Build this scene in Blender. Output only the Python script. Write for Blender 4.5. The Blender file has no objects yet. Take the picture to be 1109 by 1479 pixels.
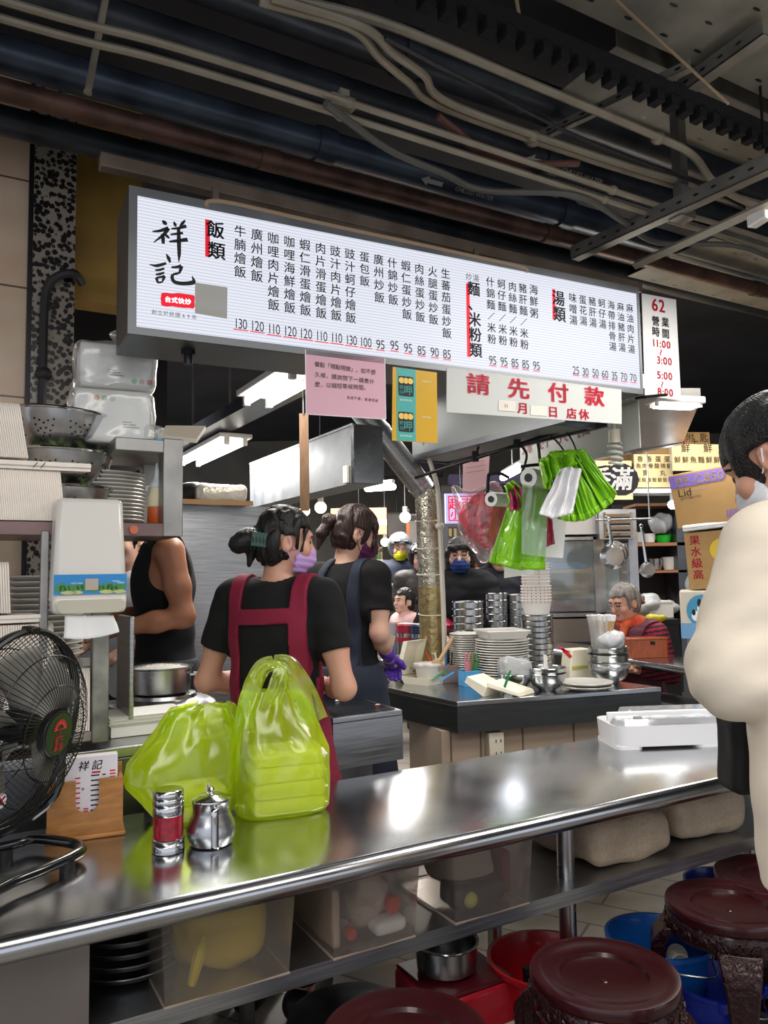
import bpy, math, random
import numpy as np
from mathutils import Vector, Matrix, noise
random.seed(7)
R = math.radians
C = bpy.context.scene.collection
SC = bpy.context.scene
# ------------------------------------------------------------------ camera
F, CX, CY, CAMH = 1111.0, 554.5, 739.5, 1.42
PITCH, ROLL = 4.6, -1.0
CAMR = Matrix.Rotation(R(90 + PITCH), 3, 'X') @ Matrix.Rotation(R(ROLL), 3, 'Z')
_cd = bpy.data.cameras.new('camera'); _cam = bpy.data.objects.new('camera', _cd); C.objects.link(_cam)
_cam.matrix_world = Matrix.Translation((0, 0, CAMH)) @ CAMR.to_4x4()
_cd.sensor_fit = 'VERTICAL'; _cd.sensor_height = 34.612; _cd.sensor_width = 25.96; _cd.lens = 26.0
_cd.clip_start = 0.05; _cd.clip_end = 60
SC.camera = _cam
# ------------------------------------------------------------------ world, lamps, exposure
W = bpy.data.worlds.new('world'); SC.world = W; W.use_nodes = True
W.node_tree.nodes['Background'].inputs[0].default_value = (0.86, 0.90, 1.0, 1)
W.node_tree.nodes['Background'].inputs[1].default_value = 0.9
SC.view_settings.view_transform = 'Standard'; SC.view_settings.look = 'None'
SC.view_settings.exposure = 0.22; SC.view_settings.gamma = 1.0; SC.view_settings.use_curve_mapping = False
def lamp(loc, size, power, rot=(0, 0, 0), col=(1, 0.96, 0.9)):
    l = bpy.data.lights.new('ceiling_light', 'AREA'); l.shape = 'RECTANGLE'; l.size, l.size_y = size
    l.energy = power; l.color = col
    o = bpy.data.objects.new('ceiling_light', l); C.objects.link(o); o.location = loc; o.rotation_euler = rot
    return o
ANG = R(29.6)
lamp((-0.55, 3.46, 2.24), (1.1, 0.3), 19, (0, 0, R(119.6)))          # twin tubes over the stove
lamp((-1.20, 5.20, 2.26), (1.1, 0.3), 36, (0, 0, R(119.6)))          # twin tubes further back
lamp((1.72, 4.45, 2.36), (1.1, 0.3), 36, (0, 0, R(20)))           # tubes over the rear counter
lamp((1.45, 2.40, 2.58), (1.2, 0.6), 30, (0, 0, ANG))            # lamp holder at the top right
lamp((0.10, 0.20, 2.80), (1.8, 1.0), 26, (0, 0, ANG))            # aisle lamps on the customers' side
lamp((1.30, 0.60, 2.80), (1.8, 1.0), 22, (0, 0, ANG))
lamp((-0.9, -1.4, 2.80), (1.8, 1.0), 34, (0, 0, ANG))
lamp((0.35, 4.6, 2.34), (2.0, 0.9), 22, (0, 0, R(20)))            # over the island
lamp((-0.2, 7.6, 2.5), (1.5, 0.5), 110, (0, 0, 0))                 # market aisle at the back
lamp((2.2, 5.3, 2.85), (1.6, 0.8), 34, (0, 0, 0))  # added lamp without a fixture, placed to light the stall signs from above
# ------------------------------------------------------------------ geometry helpers
def ray(px, py): return CAMR @ Vector(((px - CX) / F, -(py - CY) / F, -1))
O = Vector((0, 0, CAMH))
def P(px, py, Y): d = ray(px, py); return O + d * (Y / d.y)
def G(px, py, z): d = ray(px, py); return O + d * ((z - CAMH) / d.z)
def PL(px, py, p0, n): d = ray(px, py); return O + d * ((Vector(p0) - O).dot(n) / d.dot(n))
U = Vector((math.cos(ANG), math.sin(ANG), 0)); VV = Vector((-math.sin(ANG), math.cos(ANG), 0)); ZZ = Vector((0, 0, 1))
def UV(u, v, z): return U * u + VV * v + ZZ * z
def PV(px, py, v): return PL(px, py, VV * v, VV)
def srgb(h):
    if isinstance(h, str):
        h = h.lstrip('#'); c = [int(h[i:i + 2], 16) / 255 for i in (0, 2, 4)]
    else: c = h
    return tuple(x / 12.92 if x <= .04045 else ((x + .055) / 1.055) ** 2.4 for x in c) + (1.0,)
MATS = {}
def mk(name, col, rough=.5, metal=0, n=None, bump=None, spec=.5, alpha=1, emit=None, trans=0, coat=0, sheen=0, col2=None, ior=1.45, trl=0):
    if name in MATS: return MATS[name]
    m = bpy.data.materials.new(name); m.use_nodes = True; nt = m.node_tree; b = nt.nodes['Principled BSDF']
    c = srgb(col); b.inputs['Base Color'].default_value = c
    b.inputs['Roughness'].default_value = rough; b.inputs['Metallic'].default_value = metal
    b.inputs['Specular IOR Level'].default_value = spec; b.inputs['Alpha'].default_value = alpha
    b.inputs['Transmission Weight'].default_value = trans; b.inputs['Coat Weight'].default_value = coat; b.inputs['IOR'].default_value = ior
    b.inputs['Sheen Weight'].default_value = sheen
    if emit:
        b.inputs['Emission Color'].default_value = srgb(emit[0]); b.inputs['Emission Strength'].default_value = emit[1]
    tc = nt.nodes.new('ShaderNodeTexCoord')
    def tex(scale, detail=4, stretch=None):
        t = nt.nodes.new('ShaderNodeTexNoise'); t.inputs['Scale'].default_value = scale; t.inputs['Detail'].default_value = detail
        if stretch:
            mp = nt.nodes.new('ShaderNodeMapping'); mp.inputs['Scale'].default_value = stretch
            nt.links.new(tc.outputs['Object'], mp.inputs[0]); nt.links.new(mp.outputs[0], t.inputs[0])
        else: nt.links.new(tc.outputs['Object'], t.inputs[0])
        return t
    if n:
        t = tex(n[0], 5, n[2] if len(n) > 2 else None)
        rp = nt.nodes.new('ShaderNodeValToRGB'); k = n[1]
        rp.color_ramp.elements[0].position = .3; rp.color_ramp.elements[1].position = .7
        lo = srgb(col2) if col2 else tuple(x * (1 - k) for x in c[:3]) + (1,)
        hi = c if col2 else tuple(min(1, x * (1 + k)) for x in c[:3]) + (1,)
        rp.color_ramp.elements[0].color = lo; rp.color_ramp.elements[1].color = hi
        nt.links.new(t.outputs[0], rp.inputs[0]); nt.links.new(rp.outputs[0], b.inputs['Base Color'])
        if metal > .5:
            mr = nt.nodes.new('ShaderNodeMapRange'); mr.inputs[3].default_value = max(.03, rough * .75); mr.inputs[4].default_value = min(1, rough * 1.35)
            nt.links.new(t.outputs[0], mr.inputs[0]); nt.links.new(mr.outputs[0], b.inputs['Roughness'])
    if bump:
        t = tex(bump[0], 3, bump[2] if len(bump) > 2 else None); bp = nt.nodes.new('ShaderNodeBump')
        bp.inputs['Strength'].default_value = bump[1]; bp.inputs['Distance'].default_value = .01
        nt.links.new(t.outputs[0], bp.inputs['Height']); nt.links.new(bp.outputs[0], b.inputs['Normal'])
    if trl:
        out = nt.nodes['Material Output']; tl = nt.nodes.new('ShaderNodeBsdfTranslucent'); tl.inputs[0].default_value = c
        mx = nt.nodes.new('ShaderNodeMixShader'); mx.inputs[0].default_value = trl
        nt.links.new(b.outputs[0], mx.inputs[1]); nt.links.new(tl.outputs[0], mx.inputs[2]); nt.links.new(mx.outputs[0], out.inputs[0])
    MATS[name] = m; return m
def film(name, col, clear, gloss=.25, rough=.18, bump=(25, .5), dens=None, trl=.5):
    """thin plastic film: part clear, part translucent colour, with a soft gloss"""
    if name in MATS: return MATS[name]
    m = bpy.data.materials.new(name); m.use_nodes = True; nt = m.node_tree; nt.nodes.clear(); N = nt.nodes.new; L = nt.links.new
    out = N('ShaderNodeOutputMaterial'); c = srgb(col)
    tr = N('ShaderNodeBsdfTransparent'); tr.inputs[0].default_value = tuple(.35 + .65 * x for x in c[:3]) + (1,) if dens is None else srgb(dens)
    df = N('ShaderNodeBsdfDiffuse'); df.inputs[0].default_value = c
    tl = N('ShaderNodeBsdfTranslucent'); tl.inputs[0].default_value = c
    gl = N('ShaderNodeBsdfGlossy'); gl.inputs[0].default_value = (1, 1, 1, 1); gl.inputs[1].default_value = rough
    tc = N('ShaderNodeTexCoord'); t = N('ShaderNodeTexNoise'); t.inputs['Scale'].default_value = bump[0]; t.inputs['Detail'].default_value = 2
    L(tc.outputs['Object'], t.inputs[0]); bp = N('ShaderNodeBump'); bp.inputs['Strength'].default_value = bump[1]; bp.inputs['Distance'].default_value = .01
    L(t.outputs[0], bp.inputs['Height'])
    for s in (df, tl, gl): L(bp.outputs[0], s.inputs['Normal'])
    m1 = N('ShaderNodeMixShader'); m1.inputs[0].default_value = trl; L(df.outputs[0], m1.inputs[1]); L(tl.outputs[0], m1.inputs[2])
    m2 = N('ShaderNodeMixShader'); m2.inputs[0].default_value = clear; L(m1.outputs[0], m2.inputs[1]); L(tr.outputs[0], m2.inputs[2])
    fr = N('ShaderNodeFresnel'); fr.inputs[0].default_value = 1.45; L(bp.outputs[0], fr.inputs['Normal'])
    ml = N('ShaderNodeMath'); ml.operation = 'MULTIPLY_ADD'; ml.inputs[1].default_value = .55; ml.inputs[2].default_value = gloss * .25; L(fr.outputs[0], ml.inputs[0])
    m3 = N('ShaderNodeMixShader'); L(ml.outputs[0], m3.inputs[0]); L(m2.outputs[0], m3.inputs[1]); L(gl.outputs[0], m3.inputs[2])
    L(m3.outputs[0], out.inputs[0]); MATS[name] = m; return m
GLY = {}
def glyph(ch, off=0.0):
    k = (ch, off)
    if k not in GLY:
        cu = bpy.data.curves.new('g', 'FONT'); cu.body = ch; cu.offset = off; cu.resolution_u = 3
        ob = bpy.data.objects.new('g', cu); me = ob.to_mesh()
        v = [tuple(x.co[:2]) for x in me.vertices]; f = [tuple(p.vertices) for p in me.polygons]
        ob.to_mesh_clear(); bpy.data.objects.remove(ob); bpy.data.curves.remove(cu)
        if v:
            xs = [p[0] for p in v]; ys = [p[1] for p in v]; bb = (min(xs), min(ys), max(xs), max(ys))
        else: bb = (0, 0, .3, .7)
        GLY[k] = (v, f, bb)
    return GLY[k]
def wm(o): return (wm(o.parent) @ o.matrix_basis) if o.parent else o.matrix_basis.copy()
class MB:
    """collects shapes and links them as ONE mesh object"""
    def __init__(s): s.v = []; s.f = []; s.m = []; s.mi = 0
    def add(s, v, f):
        b = len(s.v); s.v += [tuple(x) for x in v]; s.f += [tuple(i + b for i in q) for q in f]; s.m += [s.mi] * len(f); return s
    def box(s, c, d, rz=0, M=None):
        M = M or Matrix.Rotation(rz, 3, 'Z'); c = Vector(c)
        v = [c + M @ Vector((x * d[0] / 2, y * d[1] / 2, z * d[2] / 2)) for z in (-1, 1) for y in (-1, 1) for x in (-1, 1)]
        return s.add(v, [(0, 2, 3, 1), (4, 5, 7, 6), (0, 1, 5, 4), (1, 3, 7, 5), (3, 2, 6, 7), (2, 0, 4, 6)])
    def hexa(s, b, t):
        """solid between bottom quad b and top quad t (same winding)"""
        n = len(b); v = list(b) + list(t)
        return s.add(v, [tuple(range(n - 1, -1, -1)), tuple(range(n, 2 * n))] + [(i, (i + 1) % n, n + (i + 1) % n, n + i) for i in range(n)])
    def slab(s, pts, ext):
        e = Vector(ext); return s.hexa([Vector(p) for p in pts], [Vector(p) + e for p in pts])
    def frame(s, a, b):
        d = (b - a).normalized(); h = Vector((0, 0, 1)) if abs(d.z) < .9 else Vector((0, 1, 0)); x = d.cross(h).normalized(); return d, x, x.cross(d)
    def tube(s, pts, r, n=8, closed=False, cap=True):
        pts = [Vector(p) for p in pts]; N = len(pts); rs = r if isinstance(r, (list, tuple)) else [r] * N
        v = []; prev = None
        for i, p in enumerate(pts):
            a = pts[i - 1] if (i or closed) else pts[0]; b = pts[(i + 1) % N] if (i < N - 1 or closed) else pts[-1]
            d = (b - a).normalized()
            if prev is None: _, x, y = s.frame(Vector((0, 0, 0)), d)
            else:
                x = prev - d * prev.dot(d); x = x.normalized() if x.length > 1e-6 else s.frame(Vector(), d)[1]; y = x.cross(d)
            prev = x
            v += [p + (x * math.cos(2 * math.pi * k / n) + y * math.sin(2 * math.pi * k / n)) * rs[i] for k in range(n)]
        f = [(i * n + k, i * n + (k + 1) % n, ((i + 1) % N) * n + (k + 1) % n, ((i + 1) % N) * n + k) for i in range(N if closed else N - 1) for k in range(n)]
        if cap and not closed: f += [tuple(range(n - 1, -1, -1)), tuple(range((N - 1) * n, N * n))]
        return s.add(v, f)
    def cyl(s, a, b, r, r2=None, n=16, cap=True): return s.tube([a, b], [r, r if r2 is None else r2], n, cap=cap)
    def lathe(s, prof, c=(0, 0, 0), n=32, M=None, sq=None):
        c = Vector(c); M = M or Matrix.Identity(3); v = []
        for r, z in prof:
            for k in range(n):
                a = 2 * math.pi * k / n; q = 1 if sq is None else sq(a); v.append(c + M @ Vector((r * q * math.cos(a), r * q * math.sin(a), z)))
        f = [(i * n + k, i * n + (k + 1) % n, (i + 1) * n + (k + 1) % n, (i + 1) * n + k) for i in range(len(prof) - 1) for k in range(n)]
        if prof[0][0] > 1e-5: f.append(tuple(range(n - 1, -1, -1)))
        if prof[-1][0] > 1e-5: f.append(tuple(range((len(prof) - 1) * n, len(prof) * n)))
        return s.add(v, f)
    def shell(s, prof, c=(0, 0, 0), n=32, M=None, sq=None):
        """open lathe without caps"""
        k0 = len(s.f); s.lathe(prof, c, n, M, sq)
        return s.strip(n)
    def strip(s, n):
        while s.f and len(s.f[-1]) == n and n > 4: s.f.pop(); s.m.pop()
        return s
    def ell(s, c, r, M=None, n=16):
        r = (r, r, r) if not isinstance(r, (tuple, list)) else r; c = Vector(c); M = M or Matrix.Identity(3); v = []; h = n // 2
        for i in range(h + 1):
            a = math.pi * i / h
            for k in range(n):
                b = 2 * math.pi * k / n; v.append(c + M @ Vector((r[0] * math.sin(a) * math.cos(b), r[1] * math.sin(a) * math.sin(b), -r[2] * math.cos(a))))
        return s.add(v, [(i * n + k, i * n + (k + 1) % n, (i + 1) * n + (k + 1) % n, (i + 1) * n + k) for i in range(h) for k in range(n)])
    def grid(s, fn, nu, nv, cu=False):
        v = [fn(i / (nu if cu else nu - 1), j / (nv - 1)) for j in range(nv) for i in range(nu)]
        return s.add(v, [(j * nu + i, j * nu + (i + 1) % nu, (j + 1) * nu + (i + 1) % nu, (j + 1) * nu + i) for j in range(nv - 1) for i in range(nu if cu else nu - 1)])
    def ribbon(s, pts, ws, nrm, off=.001):
        """brush stroke: polyline with widths lying on a plane of normal nrm"""
        nrm = Vector(nrm); pts = [Vector(p) for p in pts]; v = []
        for i, p in enumerate(pts):
            d = (pts[min(i + 1, len(pts) - 1)] - pts[max(i - 1, 0)]).normalized(); x = d.cross(nrm).normalized()
            v += [p + x * ws[i] / 2 + nrm * off, p - x * ws[i] / 2 + nrm * off]
        return s.add(v, [(2 * i, 2 * i + 1, 2 * i + 3, 2 * i + 2) for i in range(len(pts) - 1)])
    def char(s, ch, c, ex, ey, size, off=0, sx=1, shear=0):
        """one glyph centred on point c; ex, ey span its plane"""
        v, f, bb = glyph(ch); o = off * .75
        mx = (bb[0] + bb[2]) / 2; my = .38 if (ord(ch) > 0x2e80) else .35
        if ord(ch) > 0x2e80: mx = .5
        for ox, oy in (((0, 0),) if off < .011 else ((-o, -o * .6), (o, o * .6), (o, -o * .6), (-o, o * .6))):
            s.add([c + ex * ((x + ox - mx + shear * (y - my)) * size * sx) + ey * ((y + oy - my) * size) for x, y in v], f)
        return s
    def word(s, w, c, ex, ey, size, off=0, sx=1, track=.07, align=0):
        """a horizontal word centred on c"""
        ws = []
        for ch in w:
            if ord(ch) > 0x2e80: ws.append(1.0)
            elif ch == ' ': ws.append(.3)
            else: bb = glyph(ch, off)[2]; ws.append(max(bb[2] - bb[0], .36 if ch.isdigit() else 0) + track)
        T_ = sum(ws); x = -T_ / 2 if align == 0 else (0 if align < 0 else -T_)
        for ch, q in zip(w, ws):
            if ch != ' ': s.char(ch, c + ex * ((x + q / 2) * size * sx), ex, ey, size, off, sx)
            x += q
        return s
    def build(s, name, mats, parent=None, origin=None, local=False, smooth=40, bevel=0, solid=0, sub=0):
        me = bpy.data.meshes.new(name)
        if parent is not None and not local:
            Mi = wm(parent).inverted(); v = [Mi @ Vector(p) for p in s.v]
        elif origin is not None: o_ = Vector(origin); v = [Vector(p) - o_ for p in s.v]
        else: v = s.v
        me.from_pydata([tuple(p) for p in v], [], s.f)
        for m in (mats if isinstance(mats, (list, tuple)) else [mats]): me.materials.append(m)
        me.polygons.foreach_set('material_index', s.m)
        if smooth:
            me.polygons.foreach_set('use_smooth', [True] * len(me.polygons))
            if smooth < 180: me.set_sharp_from_angle(angle=R(smooth))
        me.update()
        ob = bpy.data.objects.new(name, me); C.objects.link(ob)
        if parent is not None: ob.parent = parent
        elif origin is not None: ob.location = origin
        if solid: md = ob.modifiers.new('s', 'SOLIDIFY'); md.thickness = solid; md.offset = 0
        if bevel: md = ob.modifiers.new('b', 'BEVEL'); md.width = bevel; md.segments = 2; md.limit_method = 'ANGLE'; md.angle_limit = R(40)
        if sub: md = ob.modifiers.new('u', 'SUBSURF'); md.levels = md.render_levels = sub
        return ob
def tag(o, label, cat, group=None, kind=None):
    o['label'] = label; o['category'] = cat
    if group: o['group'] = group
    if kind: o['kind'] = kind
    return o
def thing(name, label, cat, loc=(0, 0, 0), rz=0, group=None):
    o = bpy.data.objects.new(name, None); C.objects.link(o); o.empty_display_size = .05
    o.location = loc; o.rotation_euler = (0, 0, rz)
    return tag(o, label, cat, group)
def struct(o): o['kind'] = 'structure'; return o
def dup(root, loc, rz=None, label=None, group=None, rot=None):
    r = root.copy(); C.objects.link(r); r.location = loc
    if rz is not None: r.rotation_euler = (0, 0, rz)
    if rot is not None: r.rotation_euler = rot
    if label: r['label'] = label
    if group: r['group'] = group
    for ch in list(root.children):
        c = ch.copy(); C.objects.link(c); c.parent = r
        for g in list(ch.children):
            d = g.copy(); C.objects.link(d); d.parent = c
    return r
def spline(pts, n=8):
    """Catmull-Rom through the points"""
    p = [Vector(q) for q in pts]; p = [2 * p[0] - p[1]] + p + [2 * p[-1] - p[-2]]; out = []
    for i in range(1, len(p) - 2):
        for k in range(n):
            t = k / n; a, b, c, d = p[i - 1:i + 3]
            out.append(.5 * ((2 * b) + (c - a) * t + (2 * a - 5 * b + 4 * c - d) * t * t + (3 * b - a - 3 * c + d) * t ** 3))
    return out + [p[-2]]
# ------------------------------------------------------------------ implicit surfaces (bodies, cloth, soft bags)
def smin(a, b, k):
    h = np.clip(k - np.abs(a - b), 0, None) / k; return np.minimum(a, b) - h * h * k * .25
def field(prims, h, pad=.03, post=None, k=.03, lo=None, hi=None):
    bbs = []
    for p in prims:
        if p[0] == 'c': a, b, ra, rb = np.array(p[1]), np.array(p[2]), p[3], p[4]; m = max(ra, rb); bbs.append((np.minimum(a, b) - m, np.maximum(a, b) + m))
        else: m = max(p[2]) * (1 if p[0] == 'e' else 1.75); c = np.array(p[1]); bbs.append((c - m, c + m))
    L0 = np.min([b[0] for b in bbs], 0) - pad if lo is None else np.array(lo); H0 = np.max([b[1] for b in bbs], 0) + pad if hi is None else np.array(hi)
    n = np.maximum(3, np.ceil((H0 - L0) / h).astype(int) + 1)
    ax = [L0[i] + h * np.arange(n[i]) for i in range(3)]
    D = np.full(tuple(n), .2)
    for p, (bl, bh) in zip(prims, bbs):
        kk = k; neg = False
        if isinstance(p[-1], dict): kk = p[-1].get('k', k); neg = p[-1].get('neg', False)
        i0 = np.clip(np.floor((bl - kk - 2 * h - L0) / h).astype(int), 0, n - 1); i1 = np.clip(np.ceil((bh + kk + 2 * h - L0) / h).astype(int) + 1, 1, n)
        if np.any(i1 <= i0): continue
        s = tuple(slice(i0[q], i1[q]) for q in range(3))
        X, Y, Z = np.meshgrid(ax[0][s[0]], ax[1][s[1]], ax[2][s[2]], indexing='ij')
        if p[0] == 'c':
            a, b = np.array(p[1]), np.array(p[2]); ab = b - a; l2 = max(1e-9, float(ab @ ab))
            t = np.clip(((X - a[0]) * ab[0] + (Y - a[1]) * ab[1] + (Z - a[2]) * ab[2]) / l2, 0, 1)
            d = np.sqrt((X - a[0] - t * ab[0]) ** 2 + (Y - a[1] - t * ab[1]) ** 2 + (Z - a[2] - t * ab[2]) ** 2) - (p[3] + t * (p[4] - p[3]))
        else:
            c = p[1]; x, y, z = X - c[0], Y - c[1], Z - c[2]
            M = p[3] if len(p) > 3 and p[3] is not None and not isinstance(p[3], dict) else None
            if M is not None:
                Mt = np.array(M).T; x, y, z = (Mt[0, 0] * x + Mt[0, 1] * y + Mt[0, 2] * z, Mt[1, 0] * x + Mt[1, 1] * y + Mt[1, 2] * z, Mt[2, 0] * x + Mt[2, 1] * y + Mt[2, 2] * z)
            r = p[2]
            if p[0] == 'e':
                k0 = np.sqrt((x / r[0]) ** 2 + (y / r[1]) ** 2 + (z / r[2]) ** 2); k1 = np.sqrt((x / r[0] ** 2) ** 2 + (y / r[1] ** 2) ** 2 + (z / r[2] ** 2) ** 2) + 1e-9
                d = k0 * (k0 - 1) / k1
            else:
                rd = p[4] if len(p) > 4 and not isinstance(p[4], dict) else .005
                qx, qy, qz = np.abs(x) - r[0] + rd, np.abs(y) - r[1] + rd, np.abs(z) - r[2] + rd
                d = np.sqrt(np.maximum(qx, 0) ** 2 + np.maximum(qy, 0) ** 2 + np.maximum(qz, 0) ** 2) + np.minimum(np.maximum(qx, np.maximum(qy, qz)), 0) - rd
        D[s] = -smin(-D[s], d, kk) if neg else smin(D[s], d, kk)
    if post is not None:
        X, Y, Z = np.meshgrid(*ax, indexing='ij'); D = post(D, X, Y, Z)
    return D, L0, h
def surf(D, L0, h):
    """surface nets"""
    D = D.copy()
    for q in range(3):
        sl = [slice(None)] * 3; sl[q] = 0; D[tuple(sl)] = np.maximum(D[tuple(sl)], h * .5); sl[q] = -1; D[tuple(sl)] = np.maximum(D[tuple(sl)], h * .5)
    n = np.array(D.shape); S = D < 0
    cs = np.zeros(n - 1, int); off = [(a, b, c) for a in (0, 1) for b in (0, 1) for c in (0, 1)]
    for a, b, c in off: cs += S[a:n[0] - 1 + a, b:n[1] - 1 + b, c:n[2] - 1 + c]
    act = np.argwhere((cs > 0) & (cs < 8)); idx = -np.ones(n - 1, int); idx[tuple(act.T)] = np.arange(len(act))
    val = {o: D[act[:, 0] + o[0], act[:, 1] + o[1], act[:, 2] + o[2]] for o in off}
    acc = np.zeros((len(act), 3)); cnt = np.zeros(len(act))
    for o1 in off:
        for q in range(3):
            if o1[q]: continue
            o2 = list(o1); o2[q] = 1; o2 = tuple(o2); a, b = val[o1], val[o2]; m = (a < 0) != (b < 0)
            t = np.where(m, a / np.where(m, a - b, 1), 0); pt = np.array(o1, float)[None].repeat(len(act), 0); pt[:, q] += t
            acc[m] += pt[m]; cnt[m] += 1
    V = L0 + h * (act + acc / cnt[:, None]); Fq = []
    for q in range(3):
        a, b = (q + 1) % 3, (q + 2) % 3
        lo = [slice(0, None)] * 3; sl0 = [slice(None)] * 3; sl1 = [slice(None)] * 3; sl0[q] = slice(0, -1); sl1[q] = slice(1, None)
        cr = np.argwhere(S[tuple(sl0)] != S[tuple(sl1)])
        cr = cr[(cr[:, a] > 0) & (cr[:, b] > 0) & (cr[:, a] < n[a] - 1) & (cr[:, b] < n[b] - 1)]
        if not len(cr): continue
        def ci(da, db):
            t = cr.copy(); t[:, a] -= da; t[:, b] -= db; return idx[t[:, 0], t[:, 1], t[:, 2]]
        qd = np.stack([ci(1, 1), ci(0, 1), ci(0, 0), ci(1, 0)], 1); ins = S[cr[:, 0], cr[:, 1], cr[:, 2]]
        qd[~ins] = qd[~ins][:, ::-1]; Fq.append(qd)
    Fq = np.concatenate(Fq); return V, Fq[(Fq >= 0).all(1)]
def soft(name, prims, h, mats, parent, post=None, k=.03, mfn=None, pad=.03, local=True, lo=None, hi=None):
    """mesh from blended primitives, given in the parent's frame"""
    V, Q = surf(*field(prims, h, pad, post, k, lo, hi))
    me = bpy.data.meshes.new(name); me.from_pydata(V.tolist(), [], Q.tolist())
    for m in (mats if isinstance(mats, (list, tuple)) else [mats]): me.materials.append(m)
    if mfn is not None:
        c = V[Q].mean(1); me.polygons.foreach_set('material_index', np.asarray(mfn(c[:, 0], c[:, 1], c[:, 2]), dtype=np.int32))
    me.polygons.foreach_set('use_smooth', [True] * len(Q)); me.update()
    ob = bpy.data.objects.new(name, me); C.objects.link(ob)
    if parent is not None: ob.parent = parent
    return ob
def wob(X, Y, Z, s, seed=0):
    """cheap smooth noise in [-1,1]"""
    r = np.random.RandomState(seed); o = 0
    for i in range(4):
        d = r.randn(3); d /= np.linalg.norm(d); f = s * (1 + .6 * i); o = o + np.sin((X * d[0] + Y * d[1] + Z * d[2]) * f + r.rand() * 6 + 1.3 * np.sin((Y * d[0] - X * d[2] + Z * d[1]) * f * .7)) / (1 + .5 * i)
    return o / 2.6
# ------------------------------------------------------------------ palette
steel = mk('steel', '#b4b6b8', .26, 1, n=(7, .18))
steel_brush = mk('steel_brush', '#a9abad', .34, 1, n=(3, .2, (2, 2, 60)))
steel_top = mk('steel_top', '#bcbec1', .18, 1, n=(5, .14), bump=(9, .03))
steel_pol = mk('steel_pol', '#c8c9ca', .14, 1)
steel_dark = mk('steel_dark', '#6e7074', .38, 1, n=(6, .2))
galv = mk('galv', '#85898c', .52, 1, n=(9, .22))
grime = mk('grime', '#5b5650', .6, .4, n=(5, .5))
black_metal = mk('black_metal', '#16171a', .35, .3)
black_plastic = mk('black_plastic', '#131314', .4)
grey_plastic = mk('grey_plastic', '#8b8c8e', .45)
white_plastic = mk('white_plastic', '#e6e2dc', .35)
ivory = mk('ivory', '#d9d2c0', .4)
paper = mk('paper', '#efeeee', .7)
board_paper = mk('board_paper', '#ece3cf', .75, n=(30, .04))
ink = mk('ink', '#141216', .6)
red_ink = mk('red_ink', '#d01436', .5)
glass = mk('clear_glass', '#ffffff', .02, 0, trans=1, ior=1.2)
clear = film('clear_film', '#f2f4f6', .55, .35, .12)
milky = film('milky_film', '#eceae6', .22, .5, .16, bump=(22, .9))
# ------------------------------------------------------------------ setting
def tile_mat(name, a, b, mortar, sc, bw, rh, off, rough=.35, ms=.008, rot=0):
    m = bpy.data.materials.new(name); m.use_nodes = True; nt = m.node_tree; p = nt.nodes['Principled BSDF']
    tc = nt.nodes.new('ShaderNodeTexCoord'); mp = nt.nodes.new('ShaderNodeMapping'); mp.inputs['Rotation'].default_value = rot if isinstance(rot, tuple) else (0, 0, rot)
    br = nt.nodes.new('ShaderNodeTexBrick'); br.inputs['Color1'].default_value = srgb(a); br.inputs['Color2'].default_value = srgb(b); br.inputs['Mortar'].default_value = srgb(mortar)
    br.inputs['Scale'].default_value = sc; br.inputs['Brick Width'].default_value = bw; br.inputs['Row Height'].default_value = rh; br.inputs['Mortar Size'].default_value = ms; br.offset = off
    no = nt.nodes.new('ShaderNodeTexNoise'); no.inputs['Scale'].default_value = 6
    mx = nt.nodes.new('ShaderNodeMixRGB'); mx.blend_type = 'OVERLAY'; mx.inputs[0].default_value = .35
    L = nt.links.new; L(tc.outputs['Object'], mp.inputs[0]); L(mp.outputs[0], br.inputs[0]); L(tc.outputs['Object'], no.inputs[0])
    L(br.outputs[0], mx.inputs[1]); L(no.outputs[0], mx.inputs[2]); L(mx.outputs[0], p.inputs['Base Color']); p.inputs['Roughness'].default_value = rough
    return m
floor_m = tile_mat('floor_tiles', '#8d877d', '#7e786f', '#5a554e', 1, .9, .2, .5, .45, .006, ANG)
wall_tile = tile_mat('beige_wall_tiles', '#dfc4a8', '#d6bb9f', '#6b5848', 1, .6, .42, 0, .3, .004, (R(90), 0, 0))
def terrazzo():
    m = bpy.data.materials.new('terrazzo'); m.use_nodes = True; nt = m.node_tree; p = nt.nodes['Principled BSDF']; L = nt.links.new
    tc = nt.nodes.new('ShaderNodeTexCoord'); no = nt.nodes.new('ShaderNodeTexNoise'); no.inputs['Scale'].default_value = 60
    mx = nt.nodes.new('ShaderNodeMixRGB'); mx.inputs[0].default_value = .012; L(tc.outputs['Object'], mx.inputs[1]); L(no.outputs['Color'], mx.inputs[2])
    vo = nt.nodes.new('ShaderNodeTexVoronoi'); vo.inputs['Scale'].default_value = 50; vo.inputs['Randomness'].default_value = .95; L(mx.outputs[0], vo.inputs['Vector'])
    rp = nt.nodes.new('ShaderNodeValToRGB'); e = rp.color_ramp.elements; e[0].position = .47; e[0].color = srgb('#1a1516'); e[1].position = .57; e[1].color = srgb('#9b9184')
    L(vo.outputs['Distance'], rp.inputs[0]); L(rp.outputs[0], p.inputs['Base Color']); p.inputs['Roughness'].default_value = .3; return m
b = MB(); b.box((1, 4.5, -.05), (16, 17, .1)); struct(b.build('floor', floor_m, smooth=0))
ceil_m = mk('ceiling_paint', '#2c2d31', .8, n=(2, .35))
b = MB(); b.box((1, 4.5, 3.5), (16, 17, .1)); struct(b.build('ceiling', ceil_m, smooth=0))
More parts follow.
